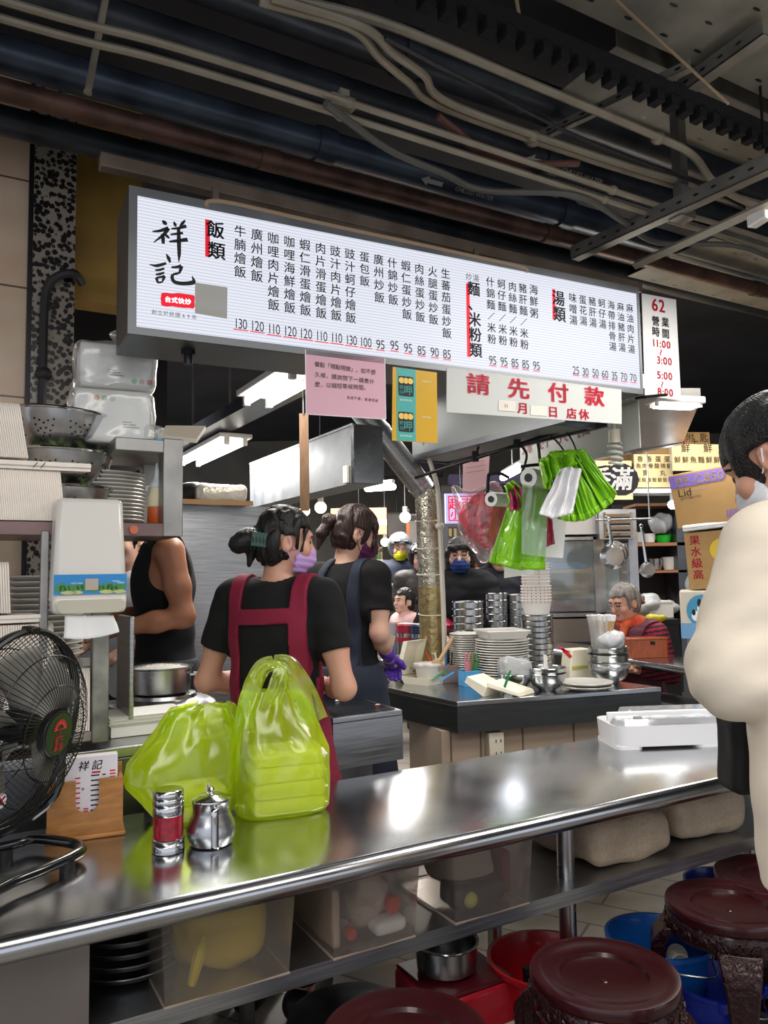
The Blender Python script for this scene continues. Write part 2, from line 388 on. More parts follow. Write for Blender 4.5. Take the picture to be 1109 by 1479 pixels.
def wallbox(name, p, q, z0, z1, th, m):
    d = (q - p).normalized(); n = Vector((-d.y, d.x, 0)) * th
    b = MB(); b.slab([p + ZZ * z0, q + ZZ * z0, q + n + ZZ * z0, p + n + ZZ * z0], (0, 0, z1 - z0))
    o = b.build(name, m, origin=p, smooth=0); struct(o); return o
o = wallbox('wall_left', UV(-2.5, 3.12, 0), UV(.236, 3.12, 0), 0, 3.45, .15, wall_tile)
# tiles run along the wall: turn the object so that the texture follows it
def turn(o):
    o.rotation_euler = (0, 0, ANG); Mi = Matrix.Rotation(-ANG, 4, 'Z'); o.data.transform(Mi)
turn(o)
o = wallbox('trim_1', UV(.236, 3.09, 0), UV(.252, 3.09, 0), 0, 3.45, .1, mk('black_trim', '#16161a', .4))
o = wallbox('trim_2', UV(.252, 3.08, 0), UV(.40, 3.08, 0), 0, 3.45, .22, terrazzo())
o = wallbox('wall_left', UV(.40, 3.25, 0), UV(.685, 3.25, 0), 2.55, 3.45, .12, mk('yellow_panel', '#a98742', .55, n=(4, .2)))
o = wallbox('wall_left', UV(-2.6, 4.62, 0), UV(1.86, 4.62, 0), 0, 1.86, .08, steel_brush)
dark_wall = mk('dark_wall', '#2c2b2c', .7, n=(3, .3))
o = wallbox('wall_left', UV(-2.6, 4.9, 0), UV(1.2, 4.9, 0), 1.86, 3.45, .1, dark_wall)
back_m = mk('back_wall', '#6d6a64', .8, n=(2, .25))
o = wallbox('wall_back', Vector((-7, 11.5, 0)), Vector((9, 11.5, 0)), 0, 3.45, .1, back_m)
o = wallbox('wall_right', Vector((5.2, 11.5, 0)), Vector((5.2, 1.0, 0)), 0, 3.45, .1, back_m)
# ledge on the stainless back wall
# ------------------------------------------------------------------ service pipes overhead
def pipe(u0, u1, v, z, r, m, name, label, cat='pipe', sag=None, joints=(), group=None, n=14):
    t = thing(name, label, cat, UV(u0, v, z), 0, group)
    b = MB(); b.cyl(UV(u0, v, z), UV(u1, v, z), r, n=n); b.build('pipe_run', m, t)
    for j in joints:
        b = MB(); b.cyl(UV(j - .035, v, z), UV(j + .035, v, z), r * 1.17, n=n); b.build('coupling', m, t)
    return t
rust = mk('rust_pipe', '#584139', .45, .55, n=(9, .55))
blackp = mk('black_pipe', '#2e3238', .4, .35, n=(7, .5))
blackp2 = mk('blue_black_pipe', '#3b4552', .35, .4, n=(6, .5))
conduit_m = mk('conduit', '#8a8170', .5, .2, n=(6, .2))
pipe(-1.2, 4.6, 2.40, 2.85, .034, rust, 'water_pipe', 'rusty brown water pipe running just above the lit menu board', joints=(.93, 2.2, 3.6))
pipe(-1.2, 4.6, 2.42, 2.97, .055, blackp2, 'drain_pipe', 'thick blue black pipe right above the rusty brown pipe', joints=(1.15, 2.3))
pipe(-1.2, 4.6, 2.24, 3.06, .055, blackp, 'drain_pipe', 'thick black pipe with a white flow arrow, middle of the three thick pipes', joints=(2.05,))
pipe(-1.2, 4.6, 2.08, 3.16, .07, blackp, 'drain_pipe', 'thickest black pipe, highest and nearest of the overhead pipes', joints=(1.3,))
pipe(-1.2, 4.6, 2.75, 2.95, .05, blackp, 'drain_pipe', 'dark pipe in the shade behind the rusty brown pipe')
# flow marks on two pipes
mk('mark_white', '#9a9a92', .6)
def arrow_mark(u, v, z, r, s, th=math.pi * 1.28):
    b = MB(); n = -(VV * abs(math.cos(th)) + ZZ * abs(math.sin(th))); c0 = UV(u, v, z) + n * (r + .002); ey = U.cross(n).normalized()
    if ey.z < 0: ey = -ey
    b.add([c0 - U * .07 * s, c0 - U * .04 * s + ey * .018 * s, c0 - U * .04 * s + ey * .008 * s, c0 + U * .02 * s + ey * .008 * s, c0 + U * .02 * s - ey * .008 * s, c0 - U * .04 * s - ey * .008 * s, c0 - U * .04 * s - ey * .018 * s], [tuple(range(7))])
    b2 = MB(); b2.word('CHILLED WATER', c0 + U * .16 * s, U, ey, .022 * s, .01); return b, b2
dp = [o for o in C.objects if o.name.startswith('drain_pipe')]
for a_, o_ in (((2.0, 2.24, 3.06, .055, 1.3), dp[1]), ((1.62, 2.42, 2.97, .055, 1.1), dp[0])):
    for bb_, nm in zip(arrow_mark(*a_), ('flow_arrow', 'flow_text')): bb_.build(nm, MATS['mark_white'], o_, smooth=0)
def run(pts, r, m, name, label, cat, n=8, sm=6, group=None, bands=()):
    t = thing(name, label, cat, pts[0], 0, group)
    b = MB(); b.tube(spline(pts, sm), r, n); b.build('tube', m, t)
    for q in bands:
        b = MB(); b.ell(q, (r * 2.0, r * 1.6, r * 1.6), n=10); b.build('clip', m, t)
    return t
cg = 'thin beige conduits overhead'
for i, (v, z) in enumerate(((2.01, 2.80), (1.965, 2.815))):
    run([UV(-1.0, v, z), UV(.1, v, z), UV(.5, v - .03, z), UV(1.2, v - .03, z), UV(2.4, v - .01, z), UV(2.75, v, z + .01), UV(3.6, v, z + .01)], .011, conduit_m, 'conduit',
        ('lower of two thin beige conduits crossing the whole ceiling', 'upper of two thin beige conduits crossing the whole ceiling')[i], 'conduit', bands=(UV(1.0, v - .03, z), UV(2.1, v - .015, z)))
for i, (a, b_) in enumerate(((( 505, 40), (590, 118)), ((522, 38), (612, 108)))):
    z = 2.9
    run([G(a[0] - 130, a[1] - 38 - i * 4, z), G(*a, z), G((a[0] + b_[0]) / 2, (a[1] + b_[1]) / 2 + 3, z), G(*b_, z), G(650 + i * 10, 160 - i * 6, z), G(900, 246 - i * 8, z), G(1062, 292 - i * 8, z), G(1150, 318 - i * 8, z)], .0125, conduit_m, 'conduit',
        ('lower conduit of the bent pair, sloping down to the right of the top centre', 'upper conduit of the bent pair, sloping down to the right of the top centre')[i], 'conduit', bands=(G(770, 204 - 7 * i, z),))
run([G(380, -8, 2.95), G(550, 32, 2.95), G(760, 118, 2.95), G(945, 196, 2.95), G(1000, 224, 2.93), G(1030, 262, 2.9), G(1075, 290, 2.88), G(1150, 310, 2.88)], .014, conduit_m, 'conduit',
    'single upper beige conduit bending down at the right near the perforated tray', 'conduit', bands=(G(950, 200, 2.95),))
run([G(470, 150, 2.78), G(560, 215, 2.78), G(640, 250, 2.78), G(700, 275, 2.78), G(830, 282, 2.78), G(900, 320, 2.78), G(950, 350, 2.78), G(1060, 355, 2.78), G(1130, 380, 2.78)], .012, mk('grey_cable', '#55534d', .5), 'cable', 'grey sagging cable below the thick pipes', 'cable')
run([G(632, 168, 2.86), G(660, 190, 2.84), G(700, 222, 2.83), G(760, 236, 2.84), G(835, 236, 2.88)], .013, mk('flex_hose', '#5d3a30', .5, bump=(120, .6)), 'flexible_hose', 'red brown corrugated hose looping between two black pipes', 'hose')
run([G(556, 55, 2.9), G(700, 130, 2.88), G(850, 205, 2.88), G(1000, 262, 2.88), G(1075, 300, 2.88)], .006, black_plastic, 'cable', 'thin black cable beside the bent conduits', 'cable')
run([G(890, 0, 3.1), G(960, 65, 3.0), G(1052, 150, 2.9)], .0045, mk('tan_wire', '#86735a', .6), 'cable', 'thin tan wire hanging diagonally across the perforated tray', 'cable')
run([G(745, -5, 3.1), G(750, 25, 3.05)], .006, MATS['tan_wire'], 'cable', 'short orange tan wire end at the top edge', 'cable')
# junction box on a conduit, hanging rod
t = thing('junction_box', 'small beige junction box clipped on the conduits', 'junction box', G(492, 150, 2.85)); b = MB(); p = G(492, 150, 2.82); b.box(p, (.08, .045, .035), ANG); b.build('box', conduit_m, t, bevel=.004)
b = MB(); b.box(p + ZZ * .03 + U * .01, (.03, .02, .03), ANG); b.build('bracket', conduit_m, t)
t = thing('hanging_strut', 'beige metal strut hanging down at the top left', 'strut', P(150, 40, 2.1)); b = MB(); a, c = P(152, 0, 2.05), P(127, 132, 2.05)
b.tube([a, (a + c) / 2, c], .0105, 4); b.build('strut_bar', conduit_m, t)
b = MB(); b.cyl(c, c + (c - a).normalized() * .006, .012, n=8); b.build('end_cap', conduit_m, t)
# toothed black foam strip
t = thing('foam_strip', 'black foam strip with square teeth hanging along the top right', 'foam strip', UV(1.0, 1.68, 3.0)); b = MB(); foam = mk('foam', '#0d0d10', .9, bump=(90, .5))
b.box(UV(2.2, 1.67, 3.03), (3.4, .045, .05), ANG); b.build('strip', foam, t)
b = MB()
for i in range(48): b.box(UV(.55 + i * .07, 1.67, 2.99), (.035, .045, .045), ANG)
b.build('teeth', foam, t)
run([P(60, 600, 2.80), P(62, 520, 2.80), P(64, 445, 2.80), P(70, 412, 2.80), P(88, 397, 2.80), P(108, 396, 2.82), P(118, 408, 2.9)], .0165, mk('hose_black', '#2c2a29', .6), 'rubber_hose', 'thick dark hose bending over on the terrazzo pillar', 'hose', bands=(P(63, 540, 2.80),))
# perforated galvanised cable tray and its struts
tray_m = mk('tray_metal', '#6f6d64', .55, .2, n=(6, .3))
def tray(u0, u1, v0, v1, z, lab):
    t = thing('cable_tray', lab, 'cable tray', UV(u0, v0, z)); b = MB(); b.slab([UV(u0, v0, z), UV(u1, v0, z), UV(u1, v1, z), UV(u0, v1, z)], (0, 0, .004)); bot = b.build('tray_bottom', tray_m, t, smooth=0)
    for v in (v0, v1): b = MB(); b.box(UV((u0 + u1) / 2, v, z + .04), (u1 - u0, .004, .08), ANG); b.build('tray_side', tray_m, t, smooth=0)
    b = MB(); hole = black_plastic
    nu = int((u1 - u0) / .16)
    for i in range(nu):
        for j, v in enumerate((v0 + .12 * (v1 - v0), v0 + .37 * (v1 - v0), v0 + .63 * (v1 - v0), v0 + .88 * (v1 - v0))):
            c = UV(u0 + .08 + i * .16 + (.08 if j % 2 else 0), v, z - .001)
            b.add([c + U * (.018 * math.cos(a)) + VV * (.006 * math.sin(a)) for a in [k * math.pi / 4 for k in range(8)]], [tuple(range(7, -1, -1))])
    b.build('slots', hole, bot, smooth=0)
    return t
tray(1.15, 4.2, 1.20, 1.62, 3.12, 'wide perforated metal cable tray above the black foam strip')
tray(1.9, 4.2, 1.72, 2.10, 3.16, 'perforated metal cable tray between the foam strip and the bent conduits')
tray(3.0, 5.2, 2.2, 2.75, 2.92, 'short perforated metal tray at the far right above the pipes')
def strut(p, q, w, h, m, lab, name='ceiling_strut'):
    t = thing(name, lab, 'strut', p); d = (q - p).normalized(); s = ZZ.cross(d).normalized()
    b = MB(); b.slab([p - s * w / 2, q - s * w / 2, q + s * w / 2, p + s * w / 2], (0, 0, .005)); b.build('flange', m, t, smooth=0)
    b = MB(); b.slab([p - s * w / 2, q - s * w / 2, q - s * (w / 2 - .005), p - s * (w / 2 - .005)], (0, 0, h)); web = b.build('web', m, t, smooth=0)
    b = MB(); L = (q - p).length; k = int(L / .07)
    for i in range(k):
        c = p + d * (.04 + i * .07) - s * (w / 2 + .001) + ZZ * h * .5
        b.add([c + d * (.012 * math.cos(a)) + ZZ * (.005 * math.sin(a)) for a in [j * math.pi / 4 for j in range(8)]], [tuple(range(8))])
    b.build('slots', black_plastic, web, smooth=0)
    return t
strut_m = mk('strut_metal', '#6d6a63', .5, .3, n=(8, .3))
strut(G(830, 376, 2.75), G(1120, 245, 2.75), .05, .055, strut_m, 'slotted metal strut crossing under the pipes right of the menu board')
strut(G(985, 140, 3.05), G(1109, 52, 3.05), .05, .05, strut_m, 'slotted metal strut at the top right corner')
strut(G(760, 212, 3.05), G(1000, 100, 3.05), .03, .03, strut_m, 'thin slotted strut across the cable trays')
t = thing('hanger_rod', 'square post dropping to the slotted strut beside the pipes', 'hanger', G(985, 300, 2.75)); b = MB(); p = G(985, 312, 2.76); b.box(p + ZZ * .3, (.04, .04, .6), ANG); b.build('post', strut_m, t)
b = MB(); b.box(p + ZZ * .0, (.08, .06, .03), ANG); b.build('foot', strut_m, t)
t = thing('hanger_rod', 'thin threaded rod hanging at the right edge of the ceiling', 'hanger', G(1104, 200, 2.9)); b = MB(); p = P(1103, 215, 2.6); b.cyl(p, p + ZZ * .5, .005, n=8); b.build('rod', black_metal, t)
# duct at the very top right
t = thing('air_duct', 'dark sheet metal air duct in the top right corner', 'duct', G(1040, 20, 3.2)); b = MB(); b.box(UV(2.65, 1.03, 3.35), (1.9, .34, .25), ANG); b.build('duct_body', mk('duct_dark', '#3a3a3c', .4, .6, n=(5, .35)), t, bevel=.006)
b = MB(); b.box(UV(2.65, 1.23, 3.22), (1.9, .05, .04), ANG); b.build('flange', MATS['duct_dark'], t)
# beige lamp strip at the right
t = thing('fluorescent_lamp', 'beige lamp strip with a white tube holder at the right edge under the pipes', 'lamp', P(1000, 345, 2.9))
a, c = P(918, 383, 3.25), P(1125, 288, 2.45); d = (c - a).normalized()
b = MB(); b.tube([a, (a + c) / 2, c], .019, 4); b.build('lamp_rail', mk('lamp_beige', '#a39c8b', .45), t)
b = MB(); q = P(1098, 313, 2.55); b.box(q, (.09, .04, .045), math.atan2(d.y, d.x)); b.build('tube_holder', white_plastic, t, bevel=.006)
b = MB(); b.cyl(q + d * .05 - ZZ * .01, q + d * .75 - ZZ * .02, .0135, n=12); b.build('tube', mk('tube_glow', '#ffffff', .3, emit=('#fff6ea', 12)), t)
# ------------------------------------------------------------------ lit menu board
b0 = P(196.5, 470.4, 2.16); b1 = P(924.4, 564.1, 3.03); bx = Vector((b1.x - b0.x, b1.y - b0.y, 0)); BW = bx.length; bx.normalize(); bn = bx.cross(ZZ)
BZ0, BZ1 = 2.139, 2.530
def BP(px, py, off=.0045): return PL(px, py, b0 + bn * off, bn)
def sheet(b, c, th=.003):
    """four corners (bottom-left first, counter-clockwise) -> thin plate"""
    n = (c[1] - c[0]).cross(c[3] - c[0]).normalized(); return b.slab(c, n * -th)
def led():
    m = bpy.data.materials.new('led_screen'); m.use_nodes = True; nt = m.node_tree; p = nt.nodes['Principled BSDF']; L = nt.links.new
    tc = nt.nodes.new('ShaderNodeTexCoord'); wv = nt.nodes.new('ShaderNodeTexWave'); wv.bands_direction = 'Z'; wv.inputs['Scale'].default_value = 32; wv.inputs['Distortion'].default_value = 0
    rp = nt.nodes.new('ShaderNodeValToRGB'); rp.color_ramp.elements[0].color = srgb('#d2d9ee'); rp.color_ramp.elements[1].color = srgb('#f4f6ff'); rp.color_ramp.elements[0].position = .0; rp.color_ramp.elements[1].position = .55
    L(tc.outputs['Object'], wv.inputs[0]); L(wv.outputs[0], rp.inputs[0]); p.inputs['Base Color'].default_value = srgb('#202228'); p.inputs['Roughness'].default_value = .5
    L(rp.outputs[0], p.inputs['Emission Color']); p.inputs['Emission Strength'].default_value = .76; return m
led_m = led()
t = thing('menu_board', 'long lit white menu board in a steel case hanging over the counter', 'menu board', b0)
def bpt(s, z, d=0): return b0 + bx * s + ZZ * (z - b0.z) - bn * d
b = MB(); S0, S1, Z0, Z1 = -.024, BW + .012, BZ0 - .022, BZ1 + .026
b.slab([bpt(S0, Z0, .0), bpt(S1, Z0, .0), bpt(S1, Z0, .24), bpt(S0, Z0, .24)], ZZ * (Z1 - Z0)); b.build('case', steel_dark, t, bevel=.004)
b = MB(); b.slab([bpt(0, BZ0, -.0015), bpt(BW, BZ0, -.0015), bpt(BW, BZ1, -.0015), bpt(0, BZ1, -.0015)], bn * .001); b.build('screen', led_m, t, smooth=0)
b = MB()
for s0, s1, z0, z1 in ((S0, 0, Z0, Z1), (BW, S1, Z0, Z1), (0, BW, Z0, BZ0), (0, BW, BZ1, Z1)):
    b.slab([bpt(s0, z0, -.006), bpt(s1, z0, -.006), bpt(s1, z1, -.006), bpt(s0, z1, -.006)], -bn * .006)
b.build('frame', mk('frame_steel', '#77797c', .45, .9, n=(5, .15)), t, smooth=0)
b = MB(); b.cyl(bpt(.17, BZ0 - .02, .1), bpt(.17, BZ0 - .035, .1), .022, n=16); b.cyl(bpt(.17, BZ0 - .035, .1), bpt(.17, BZ0 - .065, .1), .013, n=16); b.build('knob', black_metal, t)
DISHES = [('牛腩燴飯', 346.8, 334, 346.8, 392.4), ('廣州燴飯', 371.1, 339, 371.1, 398.4), ('咖哩肉片燴飯', 394.5, 344, 395.2, 440.1), ('咖哩海鮮燴飯', 417.8, 349, 418.5, 444.1),
 ('蝦仁滑蛋燴飯', 440.2, 353.4, 441.2, 447.8), ('肉片滑蛋燴飯', 462.9, 358.4, 463.9, 451.8), ('豉汁肉片燴飯', 484.2, 362.7, 485.6, 455.1), ('豉汁蚵仔燴飯', 505.2, 366.7, 506.6, 458.5),
 ('蛋包飯', 526.3, 371, 526.6, 405.8), ('廣州炒飯', 546.6, 375, 548, 429.5), ('什錦炒飯', 566.6, 379.7, 567.9, 432.8), ('蝦仁蛋炒飯', 586, 383.8, 587.8, 453.7), ('肉絲蛋炒飯', 605.5, 388, 607, 457.5),
 ('火腿蛋炒飯', 624.7, 391.9, 626.2, 461.3), ('生蕃茄蛋炒飯', 643.4, 395.1, 645.4, 481), ('什錦麵/米粉', 708, 407, 710.3, 489.6), ('蚵仔麵/米粉', 724.2, 410, 726.4, 491.6), ('肉絲麵/米粉', 740, 413.8, 741.8, 494.1),
 ('豬肝麵/米粉', 755, 416.2, 757.5, 497.4), ('海鮮粥', 770.7, 418.3, 771.3, 452), ('味噌湯', 827.1, 430, 828.3, 462.2), ('蛋花湯', 841.5, 432.7, 842.7, 463.4), ('豬肝湯', 855.3, 435.2, 856.5, 465.9),
 ('蚵仔湯', 869.1, 437.6, 870.3, 468), ('海帶排骨湯', 882.6, 440.4, 885, 500.2), ('麻油豬肝湯', 896.1, 442.9, 898.5, 501.7), ('麻油肉片湯', 909.3, 445, 912, 504.2)]
ink_led = mk('led_ink', '#17131c', .6)
def column(b, s, x0, y0, x1, y1, fit=.9, off=.012):
    n = len(s); a, c = BP(x0, y0), BP(x1, y1); st = (c - a).length / (n - 1)
    for i, ch in enumerate(s):
        p = a.lerp(c, i / (n - 1))
        if ch == '/': b.ribbon([p - bx * st * .34 - ZZ * st * .34, p + bx * st * .34 + ZZ * st * .34], [.0022, .0022], bn, 0)
        else: b.char(ch, p, bx, ZZ, st * fit, off)
for row in DISHES:
    b = MB(); column(b, *row); b.build('dish_name', ink_led, t, smooth=0)
PRICES = [('130', 347.8, 467.5), ('120', 371.8, 470.8), ('110', 395.8, 475.2), ('120', 419.2, 478.5), ('120', 441.9, 481.8), ('110', 464.6, 485.2), ('110', 486.2, 487.8), ('130', 507.6, 491.2), ('100', 528.3, 494.2), ('95', 549.3, 497.5),
 ('95', 569.6, 498.7), ('95', 589.3, 502.5), ('85', 608.8, 506), ('90', 627.7, 508.5), ('85', 645.4, 511.3), ('95', 711.5, 520.1), ('95', 727.8, 522), ('85', 743.7, 524), ('85', 759, 526), ('95', 774.7, 528),
 ('25', 831.7, 534.8), ('30', 845.5, 537), ('50', 860, 538.5), ('60', 873.7, 540.3), ('35', 887.5, 542.5), ('70', 901, 544), ('70', 914.5, 545.6)]
led_red = mk('led_red', '#e8112d', .6, emit=('#e8112d', .35))
for s, x, y in PRICES:
    b = MB(); p = BP(x, y); b.word(s, p, bx, ZZ, .045, .004, .80 if len(s) < 3 else .70, .04); b.mi = 1; w = .0076 * len(s) + .0005
    b.slab([p - bx * w - ZZ * .0215, p + bx * w - ZZ * .0215, p + bx * w - ZZ * .0185, p - bx * w - ZZ * .0185], bn * .0005); b.build('price', [ink_led, led_red], t, smooth=0)
def bar(b, x0, y0, x1, y1, w):
    a, c = BP(x0, y0, .0038), BP(x1, y1, .0038); h = bx * w / 2; b.add([c - h, c + h, a + h, a - h], [(0, 1, 2, 3)])
b = MB(); column(b, '飯類', 311.2, 331.5, 312.6, 361.8, .86, .028); b.mi = 1; bar(b, 299.6, 317, 299.8, 371, .0145); b.build('heading', [ink_led, led_red], t, smooth=0)
b = MB(); column(b, '麵、米粉類', 684, 417, 687, 505.5, .98, .028); b.mi = 1; bar(b, 675.4, 409.5, 677.2, 515.6, .0145); b.build('heading', [ink_led, led_red], t, smooth=0)
b = MB(); b.char('炒', BP(677, 399.4), bx, ZZ, .028, .004); b.char('湯', BP(687.2, 401.6), bx, ZZ, .028, .004); b.build('heading', ink_led, t, smooth=0)
b = MB(); column(b, '湯類', 806.4, 430.5, 807.8, 453.6, 1.0, .028); b.mi = 1; bar(b, 799.5, 417.7, 800.2, 461.2, .0145); b.build('heading', [ink_led, led_red], t, smooth=0)
# brush-written shop name
b = MB()
def q(x, y): return BP(190 + x * .3336, 270 + y * .3336)
def st(pts, ws): 
    p3 = spline([q(*p) for p in pts], 5); w = np.interp(np.linspace(0, 1, len(p3)), np.linspace(0, 1, len(ws)), ws) * .3336 * .0029; b.ribbon(p3, list(w), bn, 0)
for s_, w_ in [(((133, 145), (142, 154), (152, 163)), (5, 14, 8)), (((90, 193), (122, 190), (160, 178)), (4, 9, 12)), (((160, 178), (140, 205), (96, 240)), (12, 10, 3)), (((134, 205), (136, 225), (137, 246)), (11, 12, 9)), (((140, 205), (152, 212), (164, 222)), (3, 10, 5)),
    (((183, 150), (188, 162), (192, 172)), (4, 11, 5)), (((232, 144), (220, 158), (207, 172)), (5, 10, 3)), (((172, 181), (205, 178), (237, 169)), (5, 8, 11)), (((168, 206), (195, 203), (223, 199)), (5, 8, 8)), (((163, 237), (200, 233), (243, 228)), (6, 10, 13)), (((203, 176), (205, 240), (206, 290), (204, 326)), (10, 13, 11, 2)),
    (((150, 290), (160, 308), (167, 328)), (3, 12, 6)), (((78, 336), (110, 341), (150, 330)), (3, 10, 8)), (((102, 361), (122, 359), (142, 352)), (5, 8, 6)), (((104, 379), (122, 377), (142, 370)), (5, 8, 6)), (((106, 392), (110, 402), (114, 416)), (8, 9, 6)), (((108, 393), (128, 390), (144, 386)), (6, 7, 9)), (((143, 386), (138, 398), (132, 412)), (9, 8, 4)), (((113, 414), (124, 413), (136, 410)), (6, 6, 4)),
    (((172, 348), (195, 347), (216, 342)), (6, 8, 12)), (((216, 342), (212, 358), (206, 374)), (12, 10, 6)), (((178, 378), (192, 376), (210, 371)), (6, 8, 5)), (((178, 378), (176, 396), (188, 412), (225, 418), (268, 412), (262, 385)), (9, 11, 12, 12, 14, 2))]: st(s_, w_)
b.build('shop_name', ink_led, t, smooth=0)
b = MB(); random.seed(3); pts = []
for i in range(24):
    a = i / 24 * 2 * math.pi; x = 200 + 74 * max(-1, min(1, 1.35 * math.cos(a))) + random.uniform(-3, 3); y = 491 + 30 * max(-1, min(1, 1.3 * math.sin(a))) + random.uniform(-3, 3) + (x - 200) * .1; pts.append(BP(190 + x * .3336, 270 + y * .3336, .0038))
b.add(pts, [tuple(range(24))]); b.mi = 1
for i, ch in enumerate('台式快炒'): b.char(ch, q(157 + i * 29, 487 + i * 3.4) + bn * .001, bx, ZZ, .0185, .03)
b.build('red_seal', [led_red, mk('led_white', '#ffffff', .5, emit=('#ffffff', .8))], t, smooth=0)
b = MB()
for i, ch in enumerate('創立於民國69年'): b.char(ch, q(98 + i * 25.5 - (5 if i > 5 else 0), 541 + i * 3.3), bx, ZZ, .0155, .01)
b.build('founding_line', ink_led, t, smooth=0)
b = MB(); sheet(b, [BP(281.7, 452, .004), BP(327.8, 460.4, .004), BP(328.4, 415, .004), BP(281.7, 408, .004)], .001); sheet(b, [BP(281.7, 452, .0045), BP(327.8, 460.4, .0045), BP(327.9, 451.5, .0045), BP(281.7, 443, .0045)], .0005)
o = b.build('paper_sticker', mk('sticker_paper', '#b9b8b0', .6, alpha=.85), None, origin=BP(305, 435, .004), smooth=0); tag(o, 'grey paper sticker taped onto the lit menu board below the shop name', 'sticker')
# rail and cable above the board
t = thing('mounting_rail', 'brown steel rail just above and behind the menu board', 'rail', UV(.37, 2.35, 2.68)); b = MB(); b.box(UV(1.52, 2.35, 2.675), (2.30, .045, .045), ANG); b.build('rail_bar', mk('rail_brown', '#6e5f52', .5, .3, n=(6, .3)), t, bevel=.004)
for u in (.72, 1.75): b = MB(); b.box(UV(u, 2.33, 2.60), (.02, .02, .13), ANG); b.build('bracket', MATS['rail_brown'], t)
b = MB(); b.tube(spline([BP(297, 299), BP(303, 291), BP(340, 295), BP(460, 322), BP(590, 350), BP(690, 372), BP(752, 386), BP(762, 392)], 8), .0075, 8)
o = b.build('power_cable', mk('tan_cable', '#a08a72', .6, bump=(60, .4)), None, origin=BP(297, 292)); tag(o, 'tan wrapped cable lying along the top edge of the menu board', 'cable')
# ------------------------------------------------------------------ notices hung under the board
def pn(px, py, off): return PL(px, py, b0 + bn * off, bn)
def plate(name, label, cat, cs, off, m, th=.003, text=None, rim=None):
    t = thing(name, label, cat, pn(*cs[0], off))
    b = MB(); sheet(b, [pn(*c, off) for c in cs], th); b.build('panel', m, t, smooth=0, bevel=.0012)
    return t
pink = mk('pink_card', '#d3a5b3', .5)
t = plate('notice_card', 'pink notice card with four lines of handwriting-style text below the menu board', 'notice', [(442, 598), (557, 605.5), (555.5, 518), (441, 505)], .006, pink)
for s_, x0, y0, x1, y1, sz in (('餐點「現點現做」，如不想', 458, 526, 539, 537.5, .0185), ('久候，請詢問下一鍋煮什', 458.5, 541, 537, 551, .0185), ('麼，以縮短等候時間。', 458.5, 555, 529, 560, .0185), ('造成不便，敬請見諒', 503, 574, 544, 578.5, .011)):
    b = MB(); a, c = pn(x0, y0, .0075), pn(x1, y1, .0075)
    for i, ch in enumerate(s_): b.char(ch, a.lerp(c, i / (len(s_) - 1)), bx, ZZ, sz, .008, 1, .06)
    b.build('text_line', ink, t, smooth=0)
b = MB(); 
for c0, c1 in (((442, 598), (557, 605.5)), ((557, 605.5), (555.5, 518)), ((442, 598), (441, 505))): b.tube([pn(*c0, .0055), (pn(*c0, .0055) + pn(*c1, .0055)) / 2, pn(*c1, .0055)], .0018, 6)
b.build('clear_edge', mk('acrylic_edge', '#e9dde2', .2), t)
t = plate('poster', 'glossy yellow and teal poster with two black square icons below the menu board', 'poster', [(566, 636.5), (632, 640), (631, 538), (567, 529.5)], .004, mk('poster_yellow', '#cfa334', .22, coat=.4), .002)
teal = mk('poster_teal', '#4fa9a3', .25, coat=.4)
b = MB(); sheet(b, [pn(x, y, .0048) for x, y in ((573, 636), (600.5, 637.3), (600.5, 534), (573, 530.5))], .0005); b.build('teal_strip', teal, t, smooth=0)
for k in (0, 1):
    dy = k * 51.5; b = MB(); c = pn(586.3, 558 + dy, .0054)
    b.add([c + bx * (.029 * max(-1, min(1, 1.35 * math.cos(a)))) + ZZ * (.034 * max(-1, min(1, 1.35 * math.sin(a)))) for a in [i * math.pi / 8 for i in range(16)]], [tuple(range(16))]); b.mi = 1
    for dx in (-.017, 0, .017): b.add([c + bn * .0006 + bx * (dx + .0105 * math.cos(a)) + ZZ * (.019 + .0105 * math.sin(a)) for a in [i * math.pi / 8 for i in range(16)]], [tuple(range(16))])
    b.mi = 2; b.char('呷', c + bn * .001 + bx * .007 - ZZ * .013, bx, ZZ, .036, .02); b.char('好', c + bn * .001 - bx * .018 - ZZ * .004, bx, ZZ, .015, .02); b.char('叫', c + bn * .001 - bx * .018 - ZZ * .022, bx, ZZ, .015, .02)
    b.build('icon', [ink, mk('icon_yellow', '#e6c05a', .4), mk('icon_teal', '#66c7c2', .4)], t, smooth=0)
    b = MB(); b.word('慶祝呷牌活動', pn(586.3, 578 + dy, .0056), bx, ZZ, .0078, .01); b.word('免費呷牌活動', pn(616, 551 + dy, .0046), bx, ZZ, .006, .01); b.build('small_print', [mk('print_pale', '#d7e6d8', .6)], t, smooth=0)
acryl = mk('acrylic_sheet', '#dcdedb', .25, trl=.35)
t = plate('hanging_sign', 'white acrylic sign with four large red characters hanging below the menu board', 'sign', [(645, 595.5), (898, 612.5), (897.5, 562.5), (645, 531)], .008, acryl)
signred = mk('sign_red', '#c8203f', .45)
for k, (ch, x, y) in enumerate((('請', 690.7, 554.8), ('先', 749, 561), ('付', 806.5, 567.2), ('款', 858.4, 572.5), ('月', 755, 589.4), ('日', 798.6, 594.6), ('店', 825.5, 597), ('休', 843.3, 598.6))):
    b = MB(); b.char(ch, pn(x, y, .0095), bx, ZZ, .078 if k < 4 else .044, .045, 1.28 if k < 4 else 1.15); b.build('large_character' if k < 4 else 'small_character', signred, t, smooth=0)
